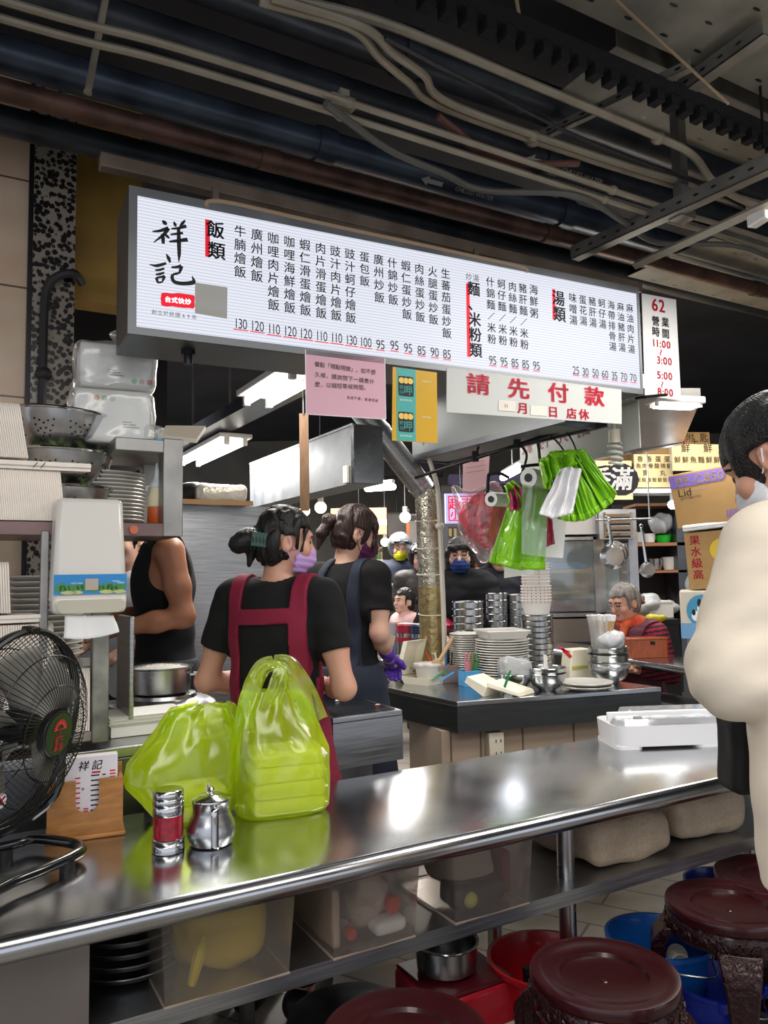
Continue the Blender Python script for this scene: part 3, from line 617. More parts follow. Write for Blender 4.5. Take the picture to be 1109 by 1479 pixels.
for x0, x1, y0, y1 in ((720, 744, 578, 593), (766, 789.5, 585.5, 599.5)):
    b = MB(); sheet(b, [pn(x0, y1, .01), pn(x1, y1 + 1.5, .01), pn(x1, y0 + 1.5, .01), pn(x0, y0, .01)], .001); b.mi = 1
    if x0 < 730: b.word('11', pn(731, 586, .0112), bx, ZZ, .02, .01)
    b.build('date_card', [mk('date_card', '#cfcac0', .6), signred], t, smooth=0)
t = plate('hours_sign', 'white upright sign numbered 62 with opening hours at the right end of the menu board', 'sign', [(931.5, 571), (983.8, 578.8), (976.3, 432.6), (926.8, 423.3)], -.03, mk('hours_panel', '#d3d1cf', .4))
b = MB(); b.word('62', pn(950.8, 440.8, -.0285), bx, ZZ, .075, .03, .95); b.build('number', signred, t, smooth=0)
b = MB()
for ch, x, y in (('營', 947, 463.4), ('業', 960.8, 465.4), ('時', 947.2, 478.9), ('間', 961.4, 481.8)): b.char(ch, pn(x, y, -.0285), bx, ZZ, .043, .03)
b.build('heading', ink, t, smooth=0)
for s_, x, y in (('11:00', 955.2, 496.5), ('3:00', 959.5, 521), ('5:00', 960, 542.4), ('8:00', 960.8, 566.2)):
    b = MB(); b.word(s_, pn(x, y, -.0285), bx, ZZ, .044, .025, 1.05, .09); b.build('opening_time', signred, t, smooth=0)
b = MB()
for x, y in ((954.3, 508.8), (956.2, 555.2)): p = pn(x, y, -.0285); b.ribbon(spline([p + ZZ * .013, p + bx * .004 + ZZ * .004, p - bx * .004 - ZZ * .004, p - ZZ * .013], 4), [.005] * 13, bn, 0)
b.build('tilde', signred, t, smooth=0)
b = MB(); b.tube([bpt(BW + .005, BZ0 - .03, .03), bpt(BW + .01, BZ0 - .034, -.02), bpt(BW + .11, BZ0 - .02, -.03)], .006, 6); b.build('wire_clamp', black_metal, t)
# back-to-front sign seen from behind, over the far side of the kitchen
t = thing('hanging_sign', 'white sign seen from behind with mirrored pale red characters, further back in the kitchen', 'sign', P(780, 640, 3.7))
q0 = P(752, 690, 4.3); q1 = P(924, 636, 3.3); fx = (q1 - q0); fx.z = 0; fw = fx.length; fx.normalize(); fn = fx.cross(ZZ)
b = MB(); b.slab([q0, q0 + fx * fw, q0 + fx * fw + ZZ * .27, q0 + ZZ * .27], -fn * .004); b.build('panel', acryl, t, smooth=0)
b = MB(); palered = mk('sign_red_pale', '#c98b97', .5)
for ch, s_ in (('款', .08), ('付', .25), ('先', .42), ('請', .6)): b.char(ch, q0 + fx * (s_ * fw) + ZZ * .17 + fn * .002, -fx, ZZ, .10, .03, 1.2)
for ch, s_ in (('月', .42), ('日', .24)): b.char(ch, q0 + fx * (s_ * fw) + ZZ * .05 + fn * .002, -fx, ZZ, .055, .03, 1.2)
b.build('lettering', palered, t, smooth=0)
# ------------------------------------------------------------------ hoods, ducts, lamps in the kitchen
hood_m = mk('hood_metal', '#8a8e8d', .42, .5, n=(3, .08))
t = thing('range_hood', 'wide pale metal range hood behind the hanging sign', 'range hood', UV(2.2, 2.6, 2.04)); b = MB(); b.box(UV(2.32, 3.0, 2.34), (.24, 1.1, .6), ANG); b.build('hood_body', hood_m, t, bevel=.005)
b = MB()
for du, dv, su, sv in ((-.12, 0, .02, 1.22), (.12, 0, .02, 1.22), (0, -.53, .24, .02), (0, .6, .24, .02)): b.box(UV(2.32 + du, 2.95 + dv, 2.045), (su, sv, .03), ANG)
b.build('rim', steel_dark, t)
b = MB(); b.box(UV(2.32, 2.95, 2.062), (.2, 1.16, .006), ANG); b.build('filter_plate', steel_dark, t)
t = thing('ceiling_panel', 'pale metal soffit over the rear counter', 'soffit', G(930, 610, 2.15)); b = MB(); b.slab([G(838, 668, 2.15), G(985, 642, 2.15), G(1012, 577, 2.15), G(880, 577, 2.15)], ZZ * .05); b.build('panel', mk('soffit', '#9a9894', .3, .6, n=(3, .2)), t, smooth=0)
b = MB(); b.slab([G(838, 669, 2.145), G(985, 643, 2.145), G(986, 640, 2.145), G(839, 666, 2.145)], ZZ * .06); b.build('edge_strip', steel, t, smooth=0)
dz0 = P(511, 697, 3.9); dtop = P(511, 614, 3.9).z
t = thing('air_duct', 'square galvanised air duct running back above the stove', 'duct', dz0); b = MB(); q1 = dz0 + VV * 1.55
b.slab([dz0, dz0 + U * .17, q1 + U * .17, q1], ZZ * (dtop - dz0.z)); b.build('duct_body', galv, t, smooth=0)
b = MB(); b.slab([dz0 - VV * .006, dz0 + U * .17 - VV * .006, dz0 + U * .17 + VV * .02, dz0 + VV * .02 - U * .004], ZZ * (dtop - dz0.z + .006)); b.build('end_flange', steel, t, smooth=0)
b = MB(); b.slab([dz0 - U * .004 + ZZ * (dtop - dz0.z), q1 - U * .004 + ZZ * (dtop - dz0.z), q1 + U * .02 + ZZ * (dtop - dz0.z), dz0 + U * .02 + ZZ * (dtop - dz0.z)], ZZ * .012); b.build('top_seam', galv, t, smooth=0)
b = MB(); b.box(dz0 + VV * .07 - U * .008 + ZZ * .05, (.016, .045, .09), ANG); b.build('socket_box', ivory, t, bevel=.003)
t = thing('flue_pipe', 'shiny steel flue pipe slanting down to the foil-wrapped column', 'flue', P(612, 706, 4.2)); a, c = P(612, 708, 4.2), P(505, 570, 3.95)
b = MB(); b.cyl(a, c, .066, n=24); b.build('pipe_run', steel_brush, t)
b = MB(); d = (c - a).normalized(); b.cyl(a + d * .03, a + d * .05, .0685, n=24); b.cyl(a + d * .4, a + d * .42, .0685, n=24); b.build('collar', steel, t)
t = thing('foil_wrapped_column', 'column wrapped in crinkled silver and gold foil standing behind the island', 'column', Vector((P(622, 890, 4.2).x, 4.2, 0)))
top = P(616, 708, 4.2); bot = P(623, 900, 4.2); d = bot - top; bot = top + d * (top.z / -d.z)
foil = mk('foil', '#b9b4a2', .22, .9, n=(10, .25), bump=(42, .9)); foil2 = mk('gold_foil', '#a8966a', .3, .75, n=(9, .35), bump=(26, .9))
b = MB(); m_ = top.lerp(bot, .28)
def colrings(p, q_, n_):
    return [p.lerp(q_, i / n_) for i in range(n_ + 1)]
pts = colrings(top, m_, 14); b.tube(pts, [.064 + .004 * noise.noise(p_ * 30) for p_ in pts], 20); b.build('silver_wrap', foil, t)
b = MB(); pts = colrings(m_, bot, 30); b.tube(pts, [.066 + .005 * noise.noise(p_ * 22) for p_ in pts], 20); b.build('gold_wrap', foil2, t)
for k in (.09, .17, .245, .36): p_ = top.lerp(bot, k); b = MB(); b.tube([p_ + Vector((.069 * math.cos(a), .069 * math.sin(a), .006 * math.sin(a))) for a in [i * math.pi / 10 for i in range(20)]], .003, 6, True); b.build('tie_band', mk('tie', '#cfcabb', .5), t)
run([P(596, 590, 4.05), P(612, 640, 4.08), P(628, 690, 4.12), P(633, 720, 4.13), P(637, 800, 4.13), P(641, 900, 4.13), P(642, 960, 4.13)], .013, mk('pvc', '#c4c0b4', .4), 'conduit', 'white plastic conduit bending down beside the foil-wrapped column', 'conduit', bands=(P(635, 760, 4.13),))
t = thing('hanging_board', 'narrow brown wooden slat hanging in front of the square duct', 'slat', P(440, 735, 3.5)); b = MB(); a, c = P(440, 738, 3.5), P(438.5, 597, 3.5); d = Vector((.021, 0, 0))
b.slab([a - d, a + d, c + d, c - d], (0, .012, 0)); b.build('slat', mk('slat_wood', '#63482f', .6, n=(12, .3, (8, 8, 1))), t, smooth=0)
b = MB(); b.cyl(c - ZZ * .01, c + ZZ * .5, .004, n=6); b.build('hanger_wire', black_metal, t)
tube_glow = mk('tube_light', '#ffffff', .3, emit=('#fff8ee', 9))
def twin_lamp(c, d, L, lab, k_=1):
    d = d.normalized(); s = ZZ.cross(d).normalized(); t = thing('fluorescent_lamp', lab, 'lamp', c)
    b = MB(); b.slab([c - d * L / 2 - s * .11 * k_, c + d * L / 2 - s * .11 * k_, c + d * L / 2 + s * .11 * k_, c - d * L / 2 + s * .11 * k_], ZZ * .03); b.build('lamp_body', white_plastic, t, bevel=.005)
    for k in (-1, 1):
        b = MB(); o_ = s * .06 * k * k_ - ZZ * .028 * k_; b.cyl(c - d * (L / 2 - .03) + o_, c + d * (L / 2 - .03) + o_, .016 * k_, n=12); b.build('tube', tube_glow, t)
        for e in (-1, 1): b = MB(); b.box(c + d * e * (L / 2 - .015) + o_ + ZZ * .006, (.03 * k_, .03 * k_, .05 * k_), math.atan2(d.y, d.x)); b.build('tube_holder', white_plastic, t)
    return t
twin_lamp(G(404, 556, 2.32), VV, .62, 'twin fluorescent lamp glowing left of the pink notice card')
twin_lamp(G(305, 650, 2.32), VV, 1.1, 'twin fluorescent lamp glowing above the worker in the black tank top')
twin_lamp(G(975, 584, 2.12), Vector((1, .25, 0)), .24, 'twin fluorescent lamp under the pale soffit, below the opening hours sign', .4)
t = thing('cable_trunking', 'long grey metal trunking slanting behind the twin lamps', 'trunking', G(300, 600, 2.36)); b = MB(); a, c = G(462, 545, 2.36), G(250, 655, 2.36); d = (c - a).normalized(); s = ZZ.cross(d).normalized()
b.slab([a - s * .09, c - s * .09, c + s * .09, a + s * .09], ZZ * .07); b.build('channel', steel_dark, t)
for k in (.2, .5, .8): p_ = a.lerp(c, k); b = MB(); b.cyl(p_ + ZZ * .07, p_ + ZZ * .9, .008, n=8); b.build('hanger', strut_m, t)
# ------------------------------------------------------------------ front counter
CT = .76
def CG(px, py, dz=0): return G(px, py, CT + dz)
t = thing('serving_counter', 'long stainless steel serving counter with a rounded front rim across the foreground', 'counter', UV(1.0, 1.95, 0))
b = MB(); prof = [(2.285, CT), (1.661, CT)] + [(1.661 - .027 * math.sin(a), CT - .027 + .027 * math.cos(a)) for a in [i * math.pi / 12 for i in range(1, 13)]] + [(1.70, CT - .054), (1.70, CT - .03), (2.285, CT - .03)]
b.hexa([UV(-.7, v, z) for v, z in prof], [UV(3.3, v, z) for v, z in prof]); b.build('counter_top', steel_top, t, smooth=30)
b = MB(); b.slab([UV(.27, 1.76, .497), UV(3.2, 1.76, .497), UV(3.2, 2.22, .497), UV(.27, 2.22, .497)], ZZ * .006); b.slab([UV(.27, 1.738, .463), UV(3.2, 1.738, .463), UV(3.2, 1.762, .463), UV(.27, 1.762, .463)], ZZ * .041); b.build('lower_shelf', steel_brush, t, smooth=0)
b = MB(); b.slab([UV(-.7, 1.70, 0), UV(.268, 1.70, 0), UV(.268, 2.2, 0), UV(-.7, 2.2, 0)], ZZ * .73); b.build('side_panel', mk('panel_steel', '#7d7672', .4, .8, n=(3, .15)), t, smooth=0)
for u, v in ((1.642, 1.82), (1.642, 2.18), (3.0, 1.82), (3.0, 2.18)):
    b = MB(); b.cyl(UV(u, v, 0), UV(u, v, CT - .03), .026, n=20); b.build('leg', steel, t)
    b = MB(); b.cyl(UV(u, v, .5), UV(u, v, .515), .031, n=20)
# ------------------------------------------------------------------ clear bins on the lower shelf
bin_m = film('bin_plastic', '#b5aca4', .72, .10, .25, bump=(8, .15), dens='#f4efea')
def bin_(p, q, top, lab, depth=.34, v0=1.715):
    a, c = PV(*p, v0), PV(*q, v0); u0, u1 = a.dot(U), c.dot(U); z0 = .505; h = top - z0
    t = thing('storage_bin', lab, 'storage bin', UV((u0 + u1) / 2, v0 + depth / 2, z0)); b = MB(); x = .012
    def w(d, z, e=0): return [UV(u0 + d, v0 + d + e, z), UV(u1 - d, v0 + d + e, z), UV(u1 - d, v0 + depth - d, z), UV(u0 + d, v0 + depth - d, z)]
    v = w(x, z0) + w(0, z0 + h); b.add(v, [(3, 2, 1, 0), (0, 1, 5, 4), (1, 2, 6, 5), (2, 3, 7, 6), (3, 0, 4, 7)]); b.build('bin_body', bin_m, t, smooth=0)
    b = MB(); L = w(-.004, z0 + h) ; b.tube(L, .006, 6, True); b.build('rim', mk('bin_rim', '#a09890', .4, alpha=.7), t)
    b = MB(); L = w(x, z0 + .003); b.tube(L, .004, 6, True); b.build('base_edge', mk('bin_base', '#b09f92', .4, alpha=.6), t)
    return u0, u1, v0, z0, h
B1 = bin_((232, 1458), (427, 1412), .690, 'clear plastic bin holding a yellow bag, leftmost under the counter')
B2 = bin_((479, 1393), (608, 1357), .690, 'clear plastic bin with white packets and a red cap, middle one under the counter')
B3 = bin_((657, 1349), (772, 1306), .690, 'clear plastic bin with dark goods and a white cloth, rightmost under the counter')
def lump(name, lab, cat, c, r, m, seed=1, amp=.012, s=28, h=.008, rz=ANG, extra=(), group=None, k=.04, kind='b'):
    t = thing(name, lab, cat, c, rz, group)
    pr = [('b', (0, 0, r[2]), (r[0], r[1], r[2]), None, min(r) * .7)] if kind == 'b' else [('e', (0, 0, r[2]), r)]
    soft(cat.replace(' ', '_') + '_body', pr + list(extra), h, m, t, post=lambda D, X, Y, Z: D + amp * wob(X, Y, Z, s, seed), k=k)
    return t
u0, u1, v0, z0, h = B1; um = (u0 + u1) / 2
yel = mk('yellow_plastic', '#c8b13a', .3, n=(6, .15), bump=(20, .4)); 
lump('plastic_bag', 'crumpled yellow plastic bag inside the leftmost clear bin', 'bag', UV(um + .02, v0 + .17, z0 + .012), (.105, .10, .075), yel, 3, .016, 24)
t = thing('yellow_tie', 'twisted yellow bag end hanging inside the leftmost clear bin', 'bag end', UV(um - .07, v0 + .05, z0 + .03)); b = MB(); b.tube(spline([UV(um - .045, v0 + .055, z0 + .11), UV(um - .06, v0 + .04, z0 + .08), UV(um - .075, v0 + .045, z0 + .02)], 6), [.008 + .006 * math.sin(i * .25) for i in range(13)], 8); b.build('twist', mk('yellow_bright', '#d9c32c', .3), t)
u0, u1, v0, z0, h = B2; um = (u0 + u1) / 2
lump('foam_packet', 'pale foam pad standing at the left inside the middle bin', 'packet', UV(u0 + .03, v0 + .15, z0 + .012), (.012, .12, .07), mk('pale_pad', '#b9a592', .7), 4, .004)
lump('plastic_bag', 'knotted clear bag of white goods inside the middle bin', 'bag', UV(um + .03, v0 + .14, z0 + .012), (.05, .07, .07), mk('packet_white', '#c4b6a8', .4, bump=(40, .6)), 9, .018, 40)
for du, dz, s_, lab in ((.075, .075, .022, 'red round cap high at the right inside the middle bin'), (-.045, .03, .014, 'small red cap low at the left inside the middle bin')):
    t = thing('capped_bottle', lab, 'bottle', UV(um + du, v0 + .05, z0 + dz)); b = MB(); p = UV(um + du, v0 + .05, z0 + dz); b.cyl(p, p + VV * .025, s_, n=20); b.cyl(p - VV * .003, p, s_ * .85, n=20); b.build('cap_shell', mk('cap_red', '#c6331f', .4), t); b = MB(); b.cyl(p + VV * .025, p + VV * .10, s_ * .8, n=16); b.build('neck', mk('packet_white', '#c4b6a8', .4), t)
lump('folded_carton', 'white printed packet lying low at the right inside the middle bin', 'packet', UV(um + .06, v0 + .06, z0 + .012), (.045, .03, .017), paper, 5, .003)
u0, u1, v0, z0, h = B3; um = (u0 + u1) / 2
lump('cloth', 'white cloth bunched inside the rightmost clear bin', 'cloth', UV(um + .0, v0 + .16, z0 + .05), (.08, .09, .055), mk('cloth_white', '#b5a89c', .8, bump=(30, .3)), 12, .016)
lump('plastic_bag', 'dark plastic bag inside the rightmost clear bin', 'bag', UV(um - .01, v0 + .09, z0 + .012), (.085, .055, .032), mk('dark_bag', '#2b2326', .35), 6, .012)
t = thing('green_ball', 'pale green round fruit inside the rightmost clear bin', 'fruit', UV(um - .06, v0 + .035, z0 + .04)); b = MB(); b.ell(UV(um - .06, v0 + .035, z0 + .045), .022); b.build('fruit_body', mk('pale_green', '#b4b75a', .5), t); b = MB(); b.cyl(UV(um - .06, v0 + .035, z0 + .066), UV(um - .06, v0 + .035, z0 + .072), .003, n=6); b.build('stem', mk('stem_brown', '#5b4630', .7), t)
lump('red_box', 'red carton standing at the right inside the rightmost clear bin', 'carton', UV(u1 - .035, v0 + .17, z0 + .012), (.015, .10, .06), mk('carton_red', '#7d2028', .5), 6, .001)
# rice bags on the shelf
ricem = mk('rice_bag', '#b7a48c', .5, n=(90, .10), bump=(45, .5))
riceo = film('rice_film', '#d8cfc4', .55, .4, .15, bump=(18, .8))
for p, r, lab, sd in ((UV(1.90, 1.97, .505), (.185, .20, .07), 'clear bag of white rice lying on the shelf right of the counter leg', 2), (UV(2.30, 1.99, .505), (.17, .20, .075), 'clear bag of white rice behind the man in the cream hoodie', 7)):
    t = lump('rice_bag', lab, 'rice bag', p, r, ricem, sd, .014, 16, .01, group=None)
# dark plates under the left end
t0 = None
for i in range(6):
    p = UV(.40, 1.97, .505 + .026 * i)
    t = thing('dark_plate', 'dark steel plate in the low stack under the left end of the counter', 'plate', p, 0, 'dark plates under the counter')
    b = MB(); b.lathe([(.07, 0), (.12, .012), (.125, .022), (.119, .022), (.068, .006), (0, .006)], p, 28); b.build('plate_body', steel_dark, t); b = MB(); b.tube([p + Vector((.124 * math.cos(a), .124 * math.sin(a), .022)) for a in [k * math.pi / 14 for k in range(28)]], .002, 5, True); b.build('rolled_rim', steel, t)
# ------------------------------------------------------------------ things on the floor under the counter
p = G(512, 1445, .30); p.z = 0
t = thing('stock_pot', 'black stock pot with a steel lid on the floor under the middle bin', 'pot', p); b = MB(); b.lathe([(.15, 0), (.17, .03), (.175, .24), (.178, .25), (.16, .25), (.15, .03), (0, .03)], p, 36); b.build('pot_body', black_metal, t)
b = MB(); b.lathe([(.178, .252), (.178, .258), (.15, .27), (.11, .272), (.10, .28), (.04, .29), (0, .29)], p, 36); b.build('lid', steel_dark, t); b = MB(); b.tube(spline([p + U * .172 + ZZ * .2, p + U * .23 + ZZ * .22, p + U * .235 + VV * .05 + ZZ * .22, p + U * .165 + VV * .06 + ZZ * .2], 6), .007, 8); b.build('handle', steel, t)
p = G(655, 1395, .30); p.z = 0
t = thing('tin_box', 'square red tin with a white label on the floor under the counter', 'tin', p, ANG); b = MB(); b.box((0, 0, .14), (.26, .24, .28)); b.build('tin_body', mk('tin_red', '#a11626', .35, coat=.3), t, local=True, bevel=.012)
b = MB(); b.box((0, 0, .285), (.25, .23, .012)); b.build('lid', mk('tin_dark', '#4d0f18', .3), t, local=True, bevel=.005)
b = MB(); b.box((.0, -.1215, .10), (.24, .002, .15)); lbl = b.build('label', mk('tin_label', '#d8d4d2', .5), t, local=True, smooth=0)
b = MB(); 
for i, ch in enumerate('옹가네'): b.char(ch, Vector((-.03 + i * .045, -.1235, .12)), Vector((1, 0, 0)), Vector((0, 0, 1)), .05, .02)
b.mi = 1; b.lathe([(.033, 0), (.033, .002), (0, .002)], (.085, -.1225, .055), 20, Matrix.Rotation(R(90), 3, 'X')); b.lathe([(.022, 0), (.022, .002), (0, .002)], (-.09, -.1225, .15), 20, Matrix.Rotation(R(90), 3, 'X')); b.build('lettering', [ink, mk('seal_brown', '#6d1e1c', .5)], lbl, local=True, smooth=0)
p2 = Vector((p.x - .02, p.y + .0, .292)); t = thing('cooking_pot', 'small steel pot standing on the red tin', 'pot', p2); b = MB(); b.lathe([(.07, 0), (.085, .01), (.09, .075), (.095, .08), (.086, .08), (.08, .012), (0, .01)], p2, 32); b.build('pot_body', steel, t); b = MB(); b.tube([p2 + Vector((.093 * math.cos(a), .093 * math.sin(a), .08)) for a in [k * math.pi / 14 for k in range(28)]], .003, 6, True); b.build('rim', steel_pol, t)
def bucket(px, py, z, r, h, m, lab, inside=None):
    c = G(px, py, z); c.z = z - h; t = thing('bucket', lab, 'bucket', c)
    b = MB(); b.lathe([(r * .72, 0), (r * .97, h * .93), (r * 1.05, h * .95), (r * 1.06, h), (r * .99, h), (r * .94, h * .93), (r * .7, .012), (0, .01)], c, 40); b.build('bucket_body', m, t)
    for s in (-1, 1): b = MB(); q = c + U * s * r * 1.06 * .7 - VV * r * .75 + ZZ * h * .93; b.box(q, (.03, .02, .03), ANG); b.build('ear', m, t, bevel=.004)
    b = MB(); a0, a1 = c + U * r * .75 - VV * r * .78 + ZZ * h * .93, c - U * r * .75 - VV * r * .78 + ZZ * h * .93; b.tube(spline([a0, a0 - VV * .02 - ZZ * .02 - U * .04, (a0 + a1) / 2 - VV * r * .55 - ZZ * .02, a1 - VV * .02 - ZZ * .02 + U * .04, a1], 6), .003, 6); b.build('bail_handle', steel, t)
    return c
rb = mk('bucket_red', '#a80f1c', .35, coat=.2); bb = mk('bucket_blue', '#0d4f9d', .35, coat=.2); bb2 = mk('bucket_deep_blue', '#1a2fa0', .35, coat=.2)
c = bucket(790, 1382, .30, .165, .28, rb, 'red plastic bucket on the floor by the counter leg')
t = thing('bottle', 'black bottle neck sticking out of the red bucket', 'bottle', c); b = MB(); q = c + U * -.10 - VV * .03; b.lathe([(.03, .012), (.032, .16), (.012, .21), (.012, .27), (.014, .275), (.0, .275)], q, 16); b.build('bottle_body', black_plastic, t); b = MB(); b.cyl(q + ZZ * .275, q + ZZ * .29, .013, n=12); b.build('cap', black_metal, t)
c = bucket(950, 1350, .30, .15, .28, bb, 'blue plastic bucket on the floor between the two front stools')
for i, (du, dv) in enumerate(((-.04, -.03), (.02, -.05), (.06, .0))):
    t = thing('white_cup', 'white lump lying in the blue bucket, %s' % ('leftmost of three', 'middle of three', 'rightmost of three')[i], 'cup', c + U * du + VV * dv + ZZ * .15); b = MB(); b.lathe([(.02, 0), (.03, .05), (.028, .05), (.018, .004), (0, .004)], c + U * du + VV * dv + ZZ * .20, 16, Matrix.Rotation(R(60), 3, 'X')); b.build('cup_body', white_plastic, t); b = MB(); b.tube([c + U * du + VV * dv + ZZ * .20 + Matrix.Rotation(R(60), 3, 'X') @ Vector((.03 * math.cos(a), .03 * math.sin(a), .05)) for a in [k * math.pi / 8 for k in range(16)]], .002, 5, True); b.build('rim', white_plastic, t)
bucket(1045, 1272, .30, .13, .28, bb2, 'deep blue bucket behind the stools near the man in the hoodie')
bucket(1035, 1415, .22, .12, .20, bb2, 'deep blue pail half hidden behind the front right stool')
# ------------------------------------------------------------------ maroon plastic stools
stm = mk('stool_maroon', '#360a10', .3, coat=.25, n=(4, .25)); stm2 = mk('stool_carved', '#2b070d', .32, coat=.3, bump=(55, 1.2))
def make_stool():
    t = thing('round_stool', '', 'stool', (0, 0, 0)); r = .18; h = .44
    b = MB(); b.lathe([(r * .97, h - .03), (r, h - .022), (r, h - .006), (r * .985, h), (r * .84, h + .001), (r * .80, h - .004), (r * .60, h - .007), (r * .57, h - .016), (r * .45, h - .021), (r * .2, h - .024), (.011, h - .0245), (.008, h - .022), (0, h - .022)], n=56); b.build('seat', stm, t, local=True)
    b = MB(); b.lathe([(r * .95, h - .03), (r * .99, h - .04), (r * 1.0, h - .075), (r * .96, h - .085), (r * .9, h - .085), (r * .9, h - .03)], n=56)
    band = b.build('carved_band', stm2, t, local=True)
    b = MB()
    for k in range(24):
        a = k / 24 * 2 * math.pi
        for s in (-1, 1):
            pts = [Vector(((r + .002) * math.cos(a + s * w * .09), (r + .002) * math.sin(a + s * w * .09), h - .058 + .014 * math.sin(w * 4) * (1 - w * .5))) for w in [i / 6 for i in range(7)]]; b.tube(pts, .0035, 5)
    b.build('scroll_relief', stm2, band, local=True)
    for k in range(4):
        a = R(45 + 90 * k); dx = Vector((math.cos(a), math.sin(a), 0)); s = Vector((-math.sin(a), math.cos(a), 0)); b = MB(); pts = spline([dx * .165 + ZZ * (h - .07), dx * .205 + ZZ * (h - .13), dx * .195 + ZZ * .2, dx * .175 + ZZ * .08, dx * .20 + ZZ * .0], 6)
        v = []
        for i, p in enumerate(pts):
            w = np.interp(i / (len(pts) - 1), [0, .2, .5, .8, 1], [.06, .05, .034, .028, .036]); d = .02
            v += [p + s * w + dx * d, p - s * w + dx * d, p - s * w - dx * d, p + s * w - dx * d]
        b.add(v, [(3, 2, 1, 0)] + [(4 * i + j, 4 * i + (j + 1) % 4, 4 * i + 4 + (j + 1) % 4, 4 * i + 4 + j) for i in range(len(pts) - 1) for j in range(4)] + [tuple(len(v) - 4 + j for j in range(4))]); b.build('leg', stm2, t, local=True, bevel=.006)
    b = MB(); b.tube([Vector((.175 * math.cos(q), .175 * math.sin(q), .10)) for q in [i * math.pi / 20 for i in range(40)]], .012, 8, True); b.build('foot_ring', stm, t, local=True)
    return t
s0 = make_stool(); stl = [(G(872, 1402, .44), 'maroon plastic stool standing in front of the red bucket', R(12)), (G(1053, 1302, .44), 'maroon plastic stool at the right edge beside the blue bucket', R(28)), (G(1118, 1262, .44), 'maroon plastic stool furthest back, mostly hidden by the man in the hoodie', R(40)), (G(585, 1490, .44), 'maroon plastic stool cut off by the bottom edge', R(20))]
for i, (p, lab, rz) in enumerate(stl):
    p.z = 0
    if i == 0: s0.location = p; s0.rotation_euler = (0, 0, rz); s0['label'] = lab; s0['group'] = 'maroon stools along the counter'
    else: dup(s0, p, rz, lab, 'maroon stools along the counter')
# ------------------------------------------------------------------ desk fan
fc = P(27, 1050, 1.74); fa = R(-12); ft = R(-7)
fx_ = Vector((math.cos(fa) * math.cos(ft), math.sin(fa) * math.cos(ft), math.sin(ft))); fy_ = ZZ.cross(fx_).normalized(); fz_ = fx_.cross(fy_)
def FP(r, a, d): return fc + fx_ * d + fy_ * (r * math.cos(a)) + fz_ * (r * math.sin(a))
FR = .212
t = thing('desk_fan', 'black desk fan with grey blades and a green badge on the counter', 'fan', Vector((fc.x, fc.y, CT)))
wire = mk('fan_wire', '#0c0c0e', .35, .3)
def gprof(u, s):  # u 0 centre .. 1 rim
    return .045 + (FR - .045) * u, s * (.085 * (1 - u ** 2.6) + .012)
for s, nm, n_ in ((1, 'front_guard', 84), (-1, 'rear_guard', 84)):
    b = MB()
    for k in range(n_):
        a0 = k / n_ * 2 * math.pi; b.tube([FP(gprof(u, s)[0], a0 + s * .35 * u * (1 - u) + s * .2 * u, gprof(u, s)[1]) for u in [i / 8 for i in range(9)]], .0011, 4, cap=False)
    for u in (.35, .72): b.tube([FP(gprof(u, s)[0], q, gprof(u, s)[1]) for q in [i * math.pi / 30 for i in range(60)]], .0016, 4, True)
    b.build(nm, wire, t)
b = MB(); b.tube([FP(FR, q, 0) for q in [i * math.pi / 32 for i in range(64)]], .0078, 8, True); b.tube([FP(FR * 1.0, q, -.014) for q in [i * math.pi / 32 for i in range(64)]], .004, 6, True); b.build('guard_ring', black_plastic, t)
b = MB(); b.box(FP(FR + .004, math.pi / 2, 0), (.03, .03, .014), M=Matrix((fx_, fy_, fz_)).transposed()); b.build('guard_clip', black_plastic, t, bevel=.003)
blm = mk('fan_blade', '#77766f', .45)
for k in range(5):
    a0 = k / 5 * 2 * math.pi + .35; b = MB()
    def bf(u, v, a0=a0):
        r = .035 + .145 * u; w = .20 + .42 * math.sin(min(1, u * 1.1) * math.pi * .62) * (1.1 - .4 * u); a = a0 + (v - .5) * w * 1.5 + .25 * u
        return FP(r, a, .022 - .045 * v * (1 - .3 * u))
    b.grid(bf, 8, 7); b.build('blade', blm, t, solid=.002)
b = MB(); b.lathe([(.034, -.03), (.038, .0), (.034, .035), (0, .04)], fc, 24, Matrix((fy_, fz_, fx_)).transposed()); b.build('hub', black_plastic, t)
FM = Matrix((fy_, fz_, fx_)).transposed()
b = MB(); b.lathe([(.05, .082), (.053, .09), (.05, .099), (.045, .101), (.0, .101)], fc, 32, FM); b.build('badge_rim', black_plastic, t)
b = MB(); b.lathe([(.045, .1015), (0, .1025)], fc, 32, FM); badge = b.build('badge', mk('badge_green', '#22341c', .35), t)
b = MB(); bc = FP(0, 0, .1035)
def bq(x, y): return bc + fy_ * x + fz_ * y
for k in range(13): a = math.pi * (k / 12); b.add([bq(.012 * math.cos(a - .09), .010 + .012 * math.sin(a - .09)), bq(.022 * math.cos(a - .07), .010 + .022 * math.sin(a - .07)), bq(.022 * math.cos(a + .07), .010 + .022 * math.sin(a + .07)), bq(.012 * math.cos(a + .09), .010 + .012 * math.sin(a + .09))], [(0, 1, 2, 3)])
for k in range(24): a, a2 = math.pi * k / 24, math.pi * (k + 1) / 24; b.add([bq(.011 * math.cos(a), .010 + .011 * math.sin(a)), bq(.017 * math.cos(a), .010 + .017 * math.sin(a)), bq(.017 * math.cos(a2), .010 + .017 * math.sin(a2)), bq(.011 * math.cos(a2), .010 + .011 * math.sin(a2))], [(0, 1, 2, 3)])
